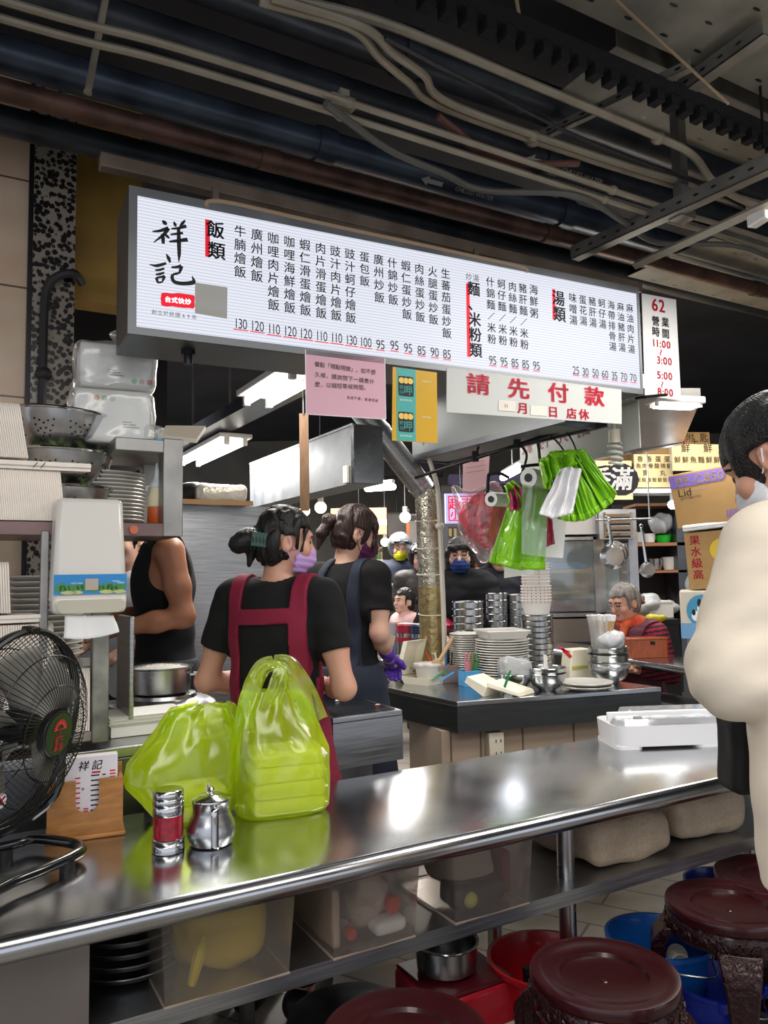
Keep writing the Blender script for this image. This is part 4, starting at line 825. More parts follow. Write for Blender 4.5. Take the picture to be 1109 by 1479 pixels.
b.char('工', bq(0, .002), fy_, fz_, .026, .03); b.char('電', bq(-.008, -.016), fy_, fz_, .014, .03); b.char('扇', bq(-.008, -.029), fy_, fz_, .014, .03); b.char('工', bq(.009, -.017), fy_, fz_, .014, .03); b.char('業', bq(.009, -.030), fy_, fz_, .014, .03)
b.build('badge_emblem', mk('badge_red', '#d23442', .4), badge, smooth=0)
b = MB(); sp = FP(.16, R(232), .052); b.lathe([(.016, 0), (.016, .001), (0, .001)], sp, 20, FM); b.mi = 1; b.ribbon([sp + fx_ * .002 + fy_ * .008 + fz_ * .01, sp + fx_ * .002 - fy_ * .008 - fz_ * .01], [.005, .005], fx_, 0); b.ribbon([sp + fx_ * .002 - fy_ * .008 + fz_ * .01, sp + fx_ * .002 + fy_ * .008 - fz_ * .01], [.005, .005], fx_, 0); b.build('round_sticker', [paper, red_ink], t, smooth=0)
b = MB(); b.lathe([(.062, -.10), (.062, -.17), (.05, -.20), (0, -.205)], fc, 24, FM); b.build('motor_housing', black_plastic, t)
b = MB(); z = CT + .028; base = [G(-150, 1375, z), G(0, 1283, z), G(60, 1257, z), G(106, 1236, z), G(118, 1226, z), G(105, 1218, z), G(60, 1212, z), G(40, 1213, z), G(22, 1219, z), G(-60, 1238, z), G(-160, 1262, z), G(-215, 1300, z), G(-215, 1350, z)]
b.tube(spline(base + [base[0]], 5), .0125, 10); b.build('base_tube', mk('fan_tube', '#0b0b0d', .22, coat=.5), t)
for p_ in (G(97, 1240, z), G(8, 1224, z), G(-120, 1350, z), G(-190, 1290, z)): b = MB(); b.cyl(p_ - ZZ * .028, p_ - ZZ * .004, .0165, n=14); b.build('rubber_foot', black_plastic, t)
for s in (-1, 1):
    b = MB(); q = fc + fy_ * s * (FR + .022) - fx_ * .07; b.tube(spline([G(-60, 1238, z) if s > 0 else G(-40, 1305, z), Vector((q.x, q.y, CT + .12)), q], 6), .010, 8); b.build('yoke_arm', MATS['fan_tube'], t)
    b = MB(); b.cyl(q, q - fy_ * s * .03, .016, n=12); b.build('pivot_knob', black_plastic, t)
# ------------------------------------------------------------------ wooden order-slip holder
a = CG(64, 1221); c = CG(181, 1205); hx = (c - a); hw = hx.length; hx.normalize(); hy = ZZ.cross(hx); hang = math.atan2(hx.y, hx.x)
wood = mk('holder_wood', '#a9743c', .45, n=(5, .25, (3, 3, 14)), coat=.15)
t = thing('slip_holder', 'light wooden holder with a rounded notch, standing beside the fan', 'holder', a, hang)
b = MB(); b.box((hw / 2, .045, .006), (hw, .10, .012)); b.build('base', wood, t, local=True, bevel=.004)
hh = .145; n0, n1, nb = hw * .37, hw * .66, .062; rr = (n1 - n0) / 2
out = [(.004, .012), (hw - .006, .012), (hw - .006, hh), (n1, hh)] + [(n0 + rr + rr * math.cos(q), nb + rr - rr * math.sin(q)) for q in [i * math.pi / 10 for i in range(11)]] + [(n0, hh), (.004, hh)]
b = MB(); b.hexa([Vector((x, .008, z)) for x, z in out], [Vector((x, .018, z)) for x, z in out]); b.build('front_panel', wood, t, local=True, smooth=0)
for x in (.009, hw - .011): b = MB(); b.box((x, .05, .078), (.010, .064, .132)); b.build('side_panel', wood, t, local=True)
b = MB(); b.box((hw / 2, .083, .09), (hw - .01, .008, .155)); b.build('back_panel', wood, t, local=True)
slip = thing('order_slips', 'white printed order slips standing in the wooden holder', 'order slips', a, hang)
b = MB(); b.box((hw * .5, .045, .105), (hw * .80, .038, .19)); pad = b.build('paper_pad', mk('slip_paper', '#e2dde2', .7), slip, local=True, smooth=0)
b = MB(); X_, Z_ = Vector((1, 0, 0)), ZZ
for s_, pts, w in (): pass
yy = .0255
for i, ch in enumerate('祥記'): b.char(ch, Vector((hw * (.47 + .17 * i), yy, .178)), X_, Z_, .026, .02, 1, .2)
random.seed(11)
def blk(x, z, w): b.add([Vector((x, yy, z)), Vector((x + w, yy, z)), Vector((x + w, yy, z + .0035)), Vector((x, yy, z + .0035))], [(0, 1, 2, 3)])
for i in range(9): blk(hw * .56, .150 - i * .0125, .016 + random.random() * .01); blk(hw * .56 + .028, .150 - i * .0125, .008)
for i in range(5): b.char('單', Vector((hw * .46, yy, .140 - i * .02)), X_, Z_, .008) if i in (1,) else None
b.mi = 1; b.add([Vector((hw * .57, yy, .157)), Vector((hw * .68, yy, .157)), Vector((hw * .68, yy, .162)), Vector((hw * .57, yy, .162))], [(0, 1, 2, 3)])
for i in range(7): blk(hw * .36, .147 - i * .0125, .013)
for i in range(3): blk(hw * .80, .158 - i * .008, .014)
for i in range(3): blk(hw * .47, .068 - i * .006, .012)
b.build('print', [ink, red_ink], pad, local=True, smooth=0)
# ------------------------------------------------------------------ shaker and sauce pot
c = CG(243, 1229); c.z = CT
t = thing('spice_shaker', 'steel spice shaker with a red powder window, on the counter beside the sauce pot', 'shaker', c)
b = MB(); b.lathe([(.036, 0), (.0385, .002), (.0385, .018), (.037, .02), (.0385, .022), (.0385, .032), (.036, .034)], c, 32); b.build('base', steel_pol, t)
b = MB(); b.lathe([(.0355, .034), (.036, .09)], c, 32); b.build('red_window', mk('chilli_powder', '#8d0f22', .25, n=(60, .3), coat=.6), t)
b = MB(); b.lathe([(.0365, .088), (.0372, .09), (.0372, .108), (.036, .110), (.0372, .112), (.0372, .125), (.036, .127), (.0368, .13), (.0368, .142), (.033, .147), (.0, .147)], c, 32); b.build('shaker_top', steel_pol, t)
c = CG(305, 1218); c.z = CT
t = thing('sauce_pot', 'round-bellied steel sauce pot with a lid on the counter in front of the green bags', 'pot', c)
b = MB(); b.lathe([(.040, 0), (.052, .004), (.060, .022), (.061, .038), (.055, .058), (.046, .074), (.045, .082), (.047, .10), (.050, .106), (.046, .106), (.043, .09), (0, .088)], c, 36); b.build('pot_body', steel, t)
b = MB(); b.lathe([(.048, .1065), (.047, .110), (.030, .118), (.006, .121), (.005, .126), (.009, .131), (.006, .137), (0, .138)], c, 32); b.build('lid', steel_pol, t)
d = (Vector((0, -1, 0)) + Vector((.35, 0, 0))).normalized(); b = MB(); s = ZZ.cross(d)
pts = spline([c + d * .046 + ZZ * .098, c + d * .064 + ZZ * .102, c + d * .073 + ZZ * .09, c + d * .074 + ZZ * .05, c + d * .074 + ZZ * .008], 6); b.ribbon(pts, [.018] * len(pts), (s.cross(d) * 0 + d), 0); v0_ = len(b.v)
b.build('handle', steel_pol, t, solid=.004)
b = MB(); e = -d; b.grid(lambda u, v: c + e * (.045 + .022 * v) + s * (.014 * (1 - v)) * (2 * u - 1) + ZZ * (.086 + .052 * v - .012 * (1 - (2 * u - 1) ** 2) * (1 - v)), 7, 6); b.build('spout', steel_pol, t, solid=.002)
# ------------------------------------------------------------------ green takeaway bags and lunch boxes
green_film = film('green_film', '#e2f930', .44, .16, .2, bump=(9, .35), trl=.8, dens='#f7ffb4')
lunch = mk('lunch_box', '#efe8d2', .6, n=(20, .03))
def lunchbox(c, rz, lab, s=(.18, .13, .042), group=None, tilt=None):
    t = thing('lunch_box', lab, 'lunch box', c, rz, group)
    if tilt: t.rotation_euler = (tilt[0], tilt[1], rz)
    b = MB(); w, d, h = s
    b.hexa([Vector((x * w * .45, y * d * .45, 0)) for x, y in ((-1, -1), (1, -1), (1, 1), (-1, 1))], [Vector((x * w * .5, y * d * .5, h * .6)) for x, y in ((-1, -1), (1, -1), (1, 1), (-1, 1))]); b.build('box_base', lunch, t, local=True, bevel=.004)
    b = MB(); b.hexa([Vector((x * w * .505, y * d * .505, h * .6)) for x, y in ((-1, -1), (1, -1), (1, 1), (-1, 1))], [Vector((x * w * .46, y * d * .46, h)) for x, y in ((-1, -1), (1, -1), (1, 1), (-1, 1))]); b.build('box_lid', lunch, t, local=True, bevel=.004)
    b = MB(); b.box((0, 0, h * .6), (w * 1.02, d * 1.02, .003)); b.build('rim', lunch, t, local=True)
    return t
def bag_body(name, lab, c, rz, rings, m, seed, handles, wr=.010, n=64, nz=44, sq=3.2):
    """rings: (z, half width, half depth, x offset, y offset)"""
    t = thing(name, lab, 'plastic bag', c, rz); zs = [r[0] for r in rings]
    def fn(u, v):
        z = zs[-1] * v; I = lambda k: float(np.interp(z, zs, [r[k] for r in rings])); a = u * 2 * math.pi; ca, sa = math.cos(a), math.sin(a)
        rad = (abs(ca) ** sq + abs(sa) ** sq) ** (-1 / sq); x, y = I(1) * rad * ca, I(2) * rad * sa
        k = wr * (.35 + 1.1 * v); nn = noise.noise(Vector((x * 16 + seed, y * 16, z * 7))) + .6 * noise.noise(Vector((x * 34, y * 34 + seed, z * 12))) + .55 * math.sin(a * 11 + 4 * noise.noise(Vector((z * 9, seed, a)))) * v
        kk = 1 + nn * k / max(.02, math.hypot(x, y)); return Vector((x * kk + I(3), y * kk + I(4), z + .012 * v * noise.noise(Vector((a * 2, seed, 1.7)))))
    b = MB(); b.grid(fn, n, nz, True); base = b.v[:n]; b.add([Vector(p) for p in base], [tuple(range(n - 1, -1, -1))]); b.build('bag_film', m, t, local=True, smooth=180)
    for pts, ws, nr in handles:
        p3 = spline(pts, 7); w = np.interp(np.linspace(0, 1, len(p3)), np.linspace(0, 1, len(ws)), ws); b = MB(); nr = Vector(nr)
        def hf(u, v, p3=p3, w=w):
            i = min(len(p3) - 1, int(round(v * (len(p3) - 1)))); d = (p3[min(i + 1, len(p3) - 1)] - p3[max(i - 1, 0)]).normalized(); x = d.cross(nr).normalized()
            return p3[i] + x * w[i] * (u - .5) + nr * (.012 * math.sin(u * 9 + i * .15) * (.5 + .5 * math.sin(i * .4)))
        b.grid(hf, 9, len(p3)); b.build('handle', m, t, local=True, smooth=180)
    return t
c = CG(403, 1176); c.z = CT + .002; c += Vector((.0, .03, 0)); rz = R(20)
T_ = Matrix.Rotation(rz, 3, 'Z')
bag_body('takeaway_bag', 'tall lime green carrier bag with upright handles, right one of the two on the counter', c, rz,
    [(0, .118, .075, 0, 0), (.012, .132, .088, 0, 0), (.10, .138, .094, 0, 0), (.17, .132, .088, 0, 0), (.235, .118, .062, -.008, 0), (.29, .098, .038, -.015, 0), (.335, .078, .022, -.022, 0)], green_film, 3.3,
    [([(-.105, -.02, .24), (-.093, -.02, .30), (-.078, -.012, .36), (-.055, -.01, .405), (-.02, -.012, .418)], [.05, .055, .05, .04, .03], (0, 1, .0)), ([(.095, -.03, .24), (.07, -.03, .31), (.045, -.02, .37), (.02, -.015, .41), (-.02, -.012, .420)], [.08, .075, .06, .045, .03], (0, 1, 0)),
     ([(-.10, .03, .24), (-.08, .03, .31), (-.05, .02, .38), (-.01, .012, .40), (.03, .02, .36), (.07, .03, .29), (.09, .03, .24)], [.05, .05, .04, .03, .04, .05, .06], (0, 1, 0)), ([(-.03, -.03, .30), (-.01, -.03, .36), (.0, -.015, .405)], [.05, .05, .03], (.2, 1, 0))])
for k in range(4): lunchbox(c + T_ @ Vector((.012 + .004 * (k % 2), -.003, .004 + .0435 * k)), rz + R((1, -2, 2, -1)[k]), 'white paper lunch box in the tall green bag, %s of four' % ('lowest', 'second from the bottom', 'third from the bottom', 'topmost')[k], (.205, .13, .042), 'lunch boxes in the tall green bag')
c = CG(262, 1194); c.z = CT + .002; c += Vector((0, .06, 0)); rz = R(26); T2 = Matrix.Rotation(rz, 3, 'Z')
bag_body('takeaway_bag', 'slumped lime green carrier bag leaning at the left of the taller one', c, rz,
    [(0, .088, .07, .02, 0), (.012, .102, .08, .015, 0), (.06, .125, .09, 0, 0), (.115, .152, .085, -.012, 0), (.165, .145, .07, -.005, 0), (.22, .118, .05, .018, .0), (.27, .092, .032, .03, 0), (.298, .075, .018, .034, 0), (.302, .03, .008, .03, 0)], green_film, 8.1,
    [([(-.06, -.01, .22), (-.045, -.012, .262), (-.01, -.012, .292), (.03, -.008, .305)], [.05, .05, .04, .03], (0, 1, 0)), ([(.125, -.01, .20), (.125, -.012, .25), (.118, -.01, .285), (.10, -.005, .30)], [.05, .045, .04, .03], (0, 1, 0))], wr=.013)
for k in range(2): lunchbox(c + T2 @ Vector((.018, 0, .004 + .0435 * k)), rz + R(3 * k), 'white paper lunch box in the slumped green bag, %s of two' % ('lower', 'upper')[k], (.155, .12, .042), 'lunch boxes in the slumped green bag')
# ------------------------------------------------------------------ white cutlery case at the right
a = CG(920, 1083); rz = R(5); t = thing('cutlery_case', 'white plastic cutlery case with clear lids at the right end of the counter', 'cutlery case', a, rz)
def rrect(x0, x1, y0, y1, r, z, n=6):
    o = []
    for cx, cy, s in ((x1 - r, y0 + r, -90), (x1 - r, y1 - r, 0), (x0 + r, y1 - r, 90), (x0 + r, y0 + r, 180)):
        for i in range(n + 1): q = R(s + 90 * i / n); o.append(Vector((cx + r * math.cos(q), cy + r * math.sin(q), z)))
    return o
b = MB(); b.hexa(rrect(-.075, .42, .0, .22, .045, .010), rrect(-.08, .425, -.005, .225, .048, .085))
for x0, x1 in ((-.075, .03), (.23, .42)): b.hexa(rrect(x0, x1, 0, .22, .03, 0), rrect(x0, x1, 0, .22, .03, .012))
b.build('case_body', mk('case_white', '#e4e4e6', .3, coat=.2), t, local=True, smooth=50)
lidm = film('clear_lid', '#f4f6fa', .62, .9, .08, bump=(6, .2))
for y0, y1, x0 in ((-.002, .10, -.075), (.115, .222, .0)):
    b = MB(); b.hexa(rrect(x0, .42, y0, y1, .04, .086), rrect(x0 + .012, .41, y0 + .012, y1 - .012, .03, .108 + (.012 if x0 == 0 else 0))); b.build('clear_lid', lidm, t, local=True, smooth=50)
b = MB(); b.box((.16, .107, .105), (.46, .012, .03)); b.build('hinge_bar', mk('case_white', '#e4e4e6', .3), t, local=True, bevel=.004)
b = MB(); b.box((.02, .03, .105), (.03, .02, .02)); b.build('latch', grey_plastic, t, local=True, bevel=.003)
for k in range(4): o_ = a + Matrix.Rotation(rz, 3, 'Z') @ Vector((.05, .03 + .014 * k, .092)); t2 = thing('spoon', 'steel spoon lying under the clear lid of the white cutlery case', 'spoon', o_, rz, 'spoons in the cutlery case'); b = MB(); b.box((.14, 0, .002), (.16, .008, .002)); b.build('spoon_handle', steel_pol, t2, local=True); b = MB(); b.ell((.03, 0, .003), (.03, .006, .003)); b.build('spoon_bowl', steel_pol, t2, local=True)
# ------------------------------------------------------------------ steel shelf rack on the left
rv = 2.38
t = thing('shelf_rack', 'open steel shelf rack on the left, stacked with plates, colanders and paper boxes', 'shelf rack', UV(.2, 2.55, .93))
def rbox(name, u0, u1, v0, v1, z0, z1, m): b = MB(); b.slab([UV(u0, v0, z0), UV(u1, v0, z0), UV(u1, v1, z0), UV(u0, v1, z0)], ZZ * (z1 - z0)); return b.build(name, m, t, bevel=.003)
rusty = mk('rack_steel', '#9a9894', .38, .85, n=(7, .25))
rbox('shelf', .43, .633, rv, 2.72, 1.805, 1.845, rusty)
rbox('shelf', -.7, .633, rv, 2.72, 1.546, 1.587, mk('rack_brown', '#7d6864', .35, .7, n=(5, .2)))
rbox('shelf', -.7, .42, rv + .02, 2.66, 1.150, 1.168, rusty)
rbox('shelf', -.7, .42, rv, 2.66, .955, .985, rusty)
rbox('end_post', .572, .633, rv - .003, rv + .06, 1.546, 1.85, rusty)
rbox('end_post', .572, .633, 2.66, 2.72, 1.546, 1.85, rusty)
rbox('pole', .372, .418, rv - .01, rv + .036, .95, 1.56, mk('pole_worn', '#8f8e84', .4, .8, n=(14, .4)))
rbox('pole', .23, .252, rv - .005, rv + .02, .985, 1.56, rusty)
rbox('pole', -.7, -.66, 2.62, 2.66, .93, 1.85, rusty)
rbox('partition', .50, .515, rv + .12, 2.70, .985, 1.30, steel_brush)
b = MB(); p = PV(193, 765, rv - .004); b.lathe([(.013, 0), (.013, .004), (0, .004)], p, 16, Matrix.Rotation(ANG, 3, 'Z') @ Matrix.Rotation(R(90), 3, 'X')); b.build('orange_sticker', mk('orange_spot', '#c46a48', .4), t)
t = thing('work_table', 'stainless work table behind the serving counter, carrying the shelf rack', 'table', UV(.2, 2.6, 0))
rbox('table_top', -.8, .92, 2.375, 2.665, .90, .93, steel_brush); rbox('front_fascia', -.8, .52, 2.37, 2.385, .70, .90, steel_dark); rbox('front_fascia', .545, .92, 2.37, 2.385, .70, .90, steel_dark)
for u, v in ((-.75, 2.42), (.85, 2.42), (.85, 2.62)): rbox('leg', u - .02, u + .02, v - .02, v + .02, 0, .9, steel)
# nested paper boxes standing on edge
fl1 = mk('pulp_paper', '#f3eadf', .75, n=(18, .05))
def boxrow(x_px, y_px, z0, h, n, pitch, lean, lab, grp, v=2.45, dep=.15):
    """x_px: right end in view; boxes run to the left along the shelf"""
    e = PV(x_px, y_px, v - dep / 2); u1 = e.dot(U); first = None
    for i in range(n):
        u = u1 - i * pitch; c = UV(u, v, z0)
        if first is None:
            t = thing('paper_box', lab, 'paper box', c, ANG, grp); b = MB(); w = .0026
            prof = [(-dep / 2, 0), (-dep / 2 + .006, h * .94), (-dep / 2 + .016, h), (dep / 2 - .016, h), (dep / 2 - .006, h * .94), (dep / 2, 0)]
            b.hexa([Vector((-w + lean * 0, y, z)) for y, z in prof], [Vector((w, y, z)) for y, z in prof])
            for k, (y, z) in enumerate(prof): pass
            b.v = [(x + (-lean * z), y, z) for x, y, z in b.v]; b.build('box_wall', fl1, t, local=True, smooth=0)
            b = MB(); b.tube([Vector((-lean * z, y * 1.0, z)) for y, z in prof[:3]], .0022, 5); b.build('folded_edge', fl1, t, local=True); first = t
        else: dup(first, c, ANG)
boxrow(93, 735, 1.588, .150, 30, .0056, .10, 'nested white paper box standing on edge in the large row on the upper shelf', 'paper boxes on the upper shelf')
boxrow(40, 636, 1.765, .155, 22, .0058, .16, 'nested white paper box standing on edge in the topmost row at the left', 'paper boxes in the topmost row')
boxrow(76, 950, 1.170, .125, 24, .0062, .01, 'nested white paper box standing on edge in the row above the fan', 'paper boxes above the fan')
boxrow(14, 880, 1.330, .140, 10, .0062, .05, 'nested white paper box standing on edge at the left edge, level with the cup dispenser', 'paper boxes at the left edge')
boxrow(128, 1058, .987, .175, 36, .0062, .0, 'nested white paper box standing on edge in the row right behind the fan', 'paper boxes behind the fan')
def flat_lid(cs, lab, th=.012, mark=False):
    t = thing('box_lid', lab, 'box lid', cs[0]); b = MB(); b.slab(cs, ZZ * th); b.build('lid_panel', fl1, t, smooth=0, bevel=.003)
    b = MB(); b.slab([c + (cs[2] - c) * .04 + ZZ * (th * .2) - ZZ * .012 for c in cs], ZZ * .012); b.build('lid_tray', fl1, t, smooth=0)
    if mark:
        b = MB(); p = cs[1].lerp(cs[0], .22) - VV * .002; 
        for k in (0, .02): b.ribbon([p + U * k - ZZ * .0 + ZZ * -.006, p + U * (k + .012) + ZZ * .010], [.002, .002], -VV, .001)
        b.build('print', ink, t, smooth=0)
z = 1.742; flat_lid([UV(-.35, 2.37, z), UV(.36, 2.36, z), UV(.34, 2.56, z + .012), UV(-.35, 2.56, z + .012)], 'large open paper box lid lying flat on the upper row of paper boxes', .014, True)
z = 1.312; flat_lid([UV(-.45, 2.37, z), UV(.235, 2.375, z), UV(.22, 2.52, z), UV(-.45, 2.52, z)], 'flat paper box lid lying over the row above the fan')
# plates on the rack
plate_m = mk('melamine', '#cfcdc6', .3, coat=.2)
def plate_stack(c, r, n, pitch, lab, grp, m=None, depth=.02):
    m = m or plate_m; first = None
    for i in range(n):
        p = Vector((c.x + random.uniform(-.002, .002), c.y, c.z + i * pitch))
        if first is None:
            t = thing('plate', lab, 'plate', p, 0, grp); b = MB(); b.lathe([(r * .55, 0), (r * .6, .002), (r * .97, depth - .003), (r, depth), (r * .985, depth + .003), (r * .6, .007), (0, .006)], n=36); b.build('plate_body', m, t, local=True)
            b = MB(); b.tube([Vector((r * .99 * math.cos(a), r * .99 * math.sin(a), depth + .0005)) for a in [k * math.pi / 18 for k in range(36)]], .0026, 6, True); b.build('rim', m, t, local=True); first = t
        else: dup(first, p)
    return first
c = P(62, 950, 2.44); plate_stack(Vector((c.x, c.y, 1.170)), .118, 15, .0172, 'pale plate in the tall stack on the lower rack shelf behind the paper boxes', 'plates on the lower rack shelf')
c = P(148, 757, 2.52); plate_stack(Vector((c.x, c.y, 1.589)), .132, 13, .0125, 'white oval plate in the stack between the colanders and the sauce bottle', 'plates beside the colanders')
# colanders
def colander(c, r, h, lab, tilt=(0, 0)):
    t = thing('colander', lab, 'colander', c); t.rotation_euler = (tilt[0], tilt[1], 0); b = MB()
    prof = [(r * .5, 0), (r * .62, .002), (r * .84, h * .35), (r * .93, h * .75), (r * .97, h * .96), (r * .965, h * .96), (r * .91, h * .74), (r * .82, h * .36), (r * .6, .006), (0, .006)]
    b.lathe(prof, n=48); bw = b.build('bowl', steel, t, local=True)
    b = MB(); b.tube([Vector((r * math.cos(a), r * math.sin(a), h)) for a in [k * math.pi / 24 for k in range(48)]], .0045, 6, True); b.build('rim', steel_pol, t, local=True)
    b = MB(); 
    for k in range(8):
        for (da, dz) in ((0, .55), (.1, .62), (-.1, .62), (.2, .5), (-.2, .5), (.05, .42), (-.08, .4), (.15, .36), (-.15, .34), (0, .3), (.22, .66), (-.22, .66), (.12, .25), (-.05, .22)):
            a = k / 8 * 2 * math.pi + da; z = dz * h; rr = np.interp(z, [.002, h * .35, h * .75, h], [r * .62, r * .84, r * .93, r * .97]) + .0012; p = Vector((rr * math.cos(a), rr * math.sin(a), z)); tx = Vector((-math.sin(a), math.cos(a), 0)); tz = Vector((math.cos(a) * .4, math.sin(a) * .4, 1)).normalized()
            b.add([p + tx * (.0033 * math.cos(w)) + tz * (.0033 * math.sin(w)) for w in [j * math.pi / 3 for j in range(6)]], [tuple(range(6))])
    b.build('drain_holes', ink, bw, local=True, smooth=0)
    return t
cc = P(92, 640, 2.42)
for i, (z, lab) in enumerate(((1.592, 'steel colander at the bottom of the stack of three'), (1.705, 'steel colander in the middle of the stack of three'), (1.83, 'steel colander on top of the stack of three, next to the terrazzo pillar'))):
    colander(Vector((cc.x + .01 * (1 - i), cc.y, z)), .15, .112, lab, (0, R((1, 2, 4)[i])))
    if i < 2:
        lg = thing('leafy_greens', ('green leaves showing over the rim of the bottom colander', 'green leaves showing between the middle and the top colander')[i], 'vegetables', Vector((cc.x, cc.y, z + .09))); b = MB(); random.seed(20 + i)
        for k in range(60):
            a = random.random() * 6.28; rr = random.uniform(.05, .125); p = Vector((cc.x + rr * math.cos(a), cc.y + rr * math.sin(a), z + .105 + random.uniform(0, .02))); d = Vector((random.uniform(-1, 1), random.uniform(-1, 1), random.uniform(-.3, .3))).normalized() * .022; s = Vector((-d.y, d.x, random.uniform(-.01, .01))) * .4
            b.add([p - d, p + s, p + d, p - s], [(0, 1, 2, 3)])
        b.build('leaves', mk('leaf_green', '#7a9a4a', .5, n=(30, .3)), lg); lg['kind'] = 'stuff'
# squeeze bottle
c = P(226, 757, 2.43); c.z = 1.589
t = thing('squeeze_bottle', 'squeeze bottle half full of orange sauce at the right end of the rack shelf', 'bottle', c)
b = MB(); b.lathe([(.026, 0), (.029, .004), (.029, .055)], c, 24); b.build('orange_sauce', mk('sauce', '#c2571c', .25, coat=.4), t)
b = MB(); b.lathe([(.029, .055), (.0295, .056), (.027, .085), (.018, .112), (.017, .118)], c, 24); b.build('bottle_body', mk('bottle_pale', '#d9cfae', .35), t)
b = MB(); b.lathe([(.019, .116), (.020, .118), (.019, .13), (.013, .135), (.008, .15), (.003, .195), (0, .196)], c, 20); b.build('nozzle', mk('nozzle', '#c9d2d6', .3), t); b = MB(); b.tube([c + Vector((-.018, 0, .122)), c + Vector((-.032, 0, .12)), c + Vector((-.032, 0, .108))], .003, 6); b.build('cap_loop', MATS['nozzle'], t)
# boxes in clear bags on top of the rack
c = P(160, 636, 2.47); c.z = 1.847; wr = R(24)
boxm = mk('white_carton', '#e6e4df', .6); M24 = Matrix.Rotation(wr, 3, 'Z')
for i, (dz, s, lab) in enumerate(((0, (.225, .16, .17), 'white printed carton in the clear bag, the lower of two'), (.178, (.225, .16, .145), 'white printed carton in the clear bag, the upper of two'))):
    p = c + ZZ * dz + M24 @ Vector((.012 * i, .02 * i, 0)); t = thing('tissue_carton', lab, 'carton', p, wr + R(2 * i)); b = MB(); b.box((0, 0, s[2] / 2), s); cbd = b.build('carton_body', boxm, t, local=True, bevel=.006)
    b = MB(); yy = -s[1] / 2 - .0012
    for k, cm in enumerate(('#c8785a', '#7fae8a', '#b9c0c4') if i == 0 else ('#7fae8a', '#b9a27a', '#cc5a4a')):
        b.mi = k; x = (-.05 if i == 0 else .05) + k * .024; z = s[2] - (.03 if i == 0 else .115); b.add([Vector((x + .009 * math.cos(a), yy, z + .009 * math.sin(a))) for a in [j * math.pi / 8 for j in range(16)]], [tuple(range(16))])
    b.mi = 3
    for k in range(3): z = (.05 if i == 0 else .042) + k * .008; x = .03 if i == 0 else -.03; b.add([Vector((x, yy, z)), Vector((x + .05 - k * .012, yy, z)), Vector((x + .05 - k * .012, yy, z + .003)), Vector((x, yy, z + .003))], [(0, 1, 2, 3)])
    b.build('print', [mk('dot%d%d' % (i, k), cm, .6) for k, cm in enumerate(('#c8785a', '#7fae8a', '#b9c0c4') if i == 0 else ('#7fae8a', '#b9a27a', '#cc5a4a'))] + [mk('print_grey', '#77767a', .6)], cbd, local=True, smooth=0)
wrapf = film('wrap_film', '#eef0f0', .80, .25, .2, bump=(10, .6), trl=.5, dens='#fafbfb')
t = thing('clear_bag', 'knotted clear plastic bag wrapped around two white cartons on top of the rack', 'bag', c, wr)
soft('bag_film', [('b', (0, 0, .085), (.128, .096, .093), None, .03), ('b', (.012, .02, .255), (.128, .096, .078), None, .035), ('c', (.03, .02, .32), (.05, .02, .36), .03, .014)], .007, wrapf, t, post=lambda D, X, Y, Z: D + .007 * wob(X, Y, Z, 34, 2), k=.03)
for a_, b_ in (((.05, .02, .35), (.09, -.0, .395)), ((.05, .02, .35), (.0, .01, .375))):
    soft('bag_ear', [('c', a_, ((a_[0] + b_[0]) / 2, a_[1], (a_[2] + b_[2]) / 2 + .012), .012, .022), ('c', ((a_[0] + b_[0]) / 2, a_[1], (a_[2] + b_[2]) / 2 + .012), b_, .022, .008)], .004, wrapf, t, post=lambda D, X, Y, Z: D + .005 * wob(X, Y, Z, 60, 5), k=.02)
c = P(222, 632, 2.46); c.z = 1.847; lump('clear_bag', 'small crumpled clear bag at the right end on top of the rack', 'bag', c, (.035, .03, .035), wrapf, 8, .012, 40, .006, ANG)
t = thing('blue_wrapper', 'small bright blue wrapper lying beside the clear bag on the rack', 'wrapper', P(232, 632, 2.42)); b = MB(); p = P(233, 631, 2.40); p.z = 1.852; b.box(p, (.035, .02, .014), ANG); b.build('wrapper_body', mk('sky_blue', '#55b4d8', .35), t, bevel=.004); b = MB(); b.box(p + U * .02, (.008, .018, .004), ANG); b.build('wrapper_end', MATS['sky_blue'], t)
t = thing('flat_carton', 'flat printed carton sticking out over the end of the rack top', 'carton', P(262, 640, 2.5)); cs = [P(228, 634, 2.44), P(284, 640, 2.42), P(297, 621, 2.62), P(240, 620, 2.66)]; b = MB(); b.slab(cs, ZZ * .014); b.build('carton_body', mk('carton_cream', '#d2c7b4', .6), t, smooth=0)
b = MB()
for k in range(6): p = cs[0].lerp(cs[1], .25 + k * .1) + (cs[3] - cs[0]) * .4 - ZZ * .0012; d = (cs[3] - cs[0]).normalized() * .03; e = (cs[1] - cs[0]).normalized() * .006; b.add([p - d, p - d + e, p + d + e, p + d], [(3, 2, 1, 0)])
b.build('print', mk('carton_print', '#a97f5c', .6), t, smooth=0)
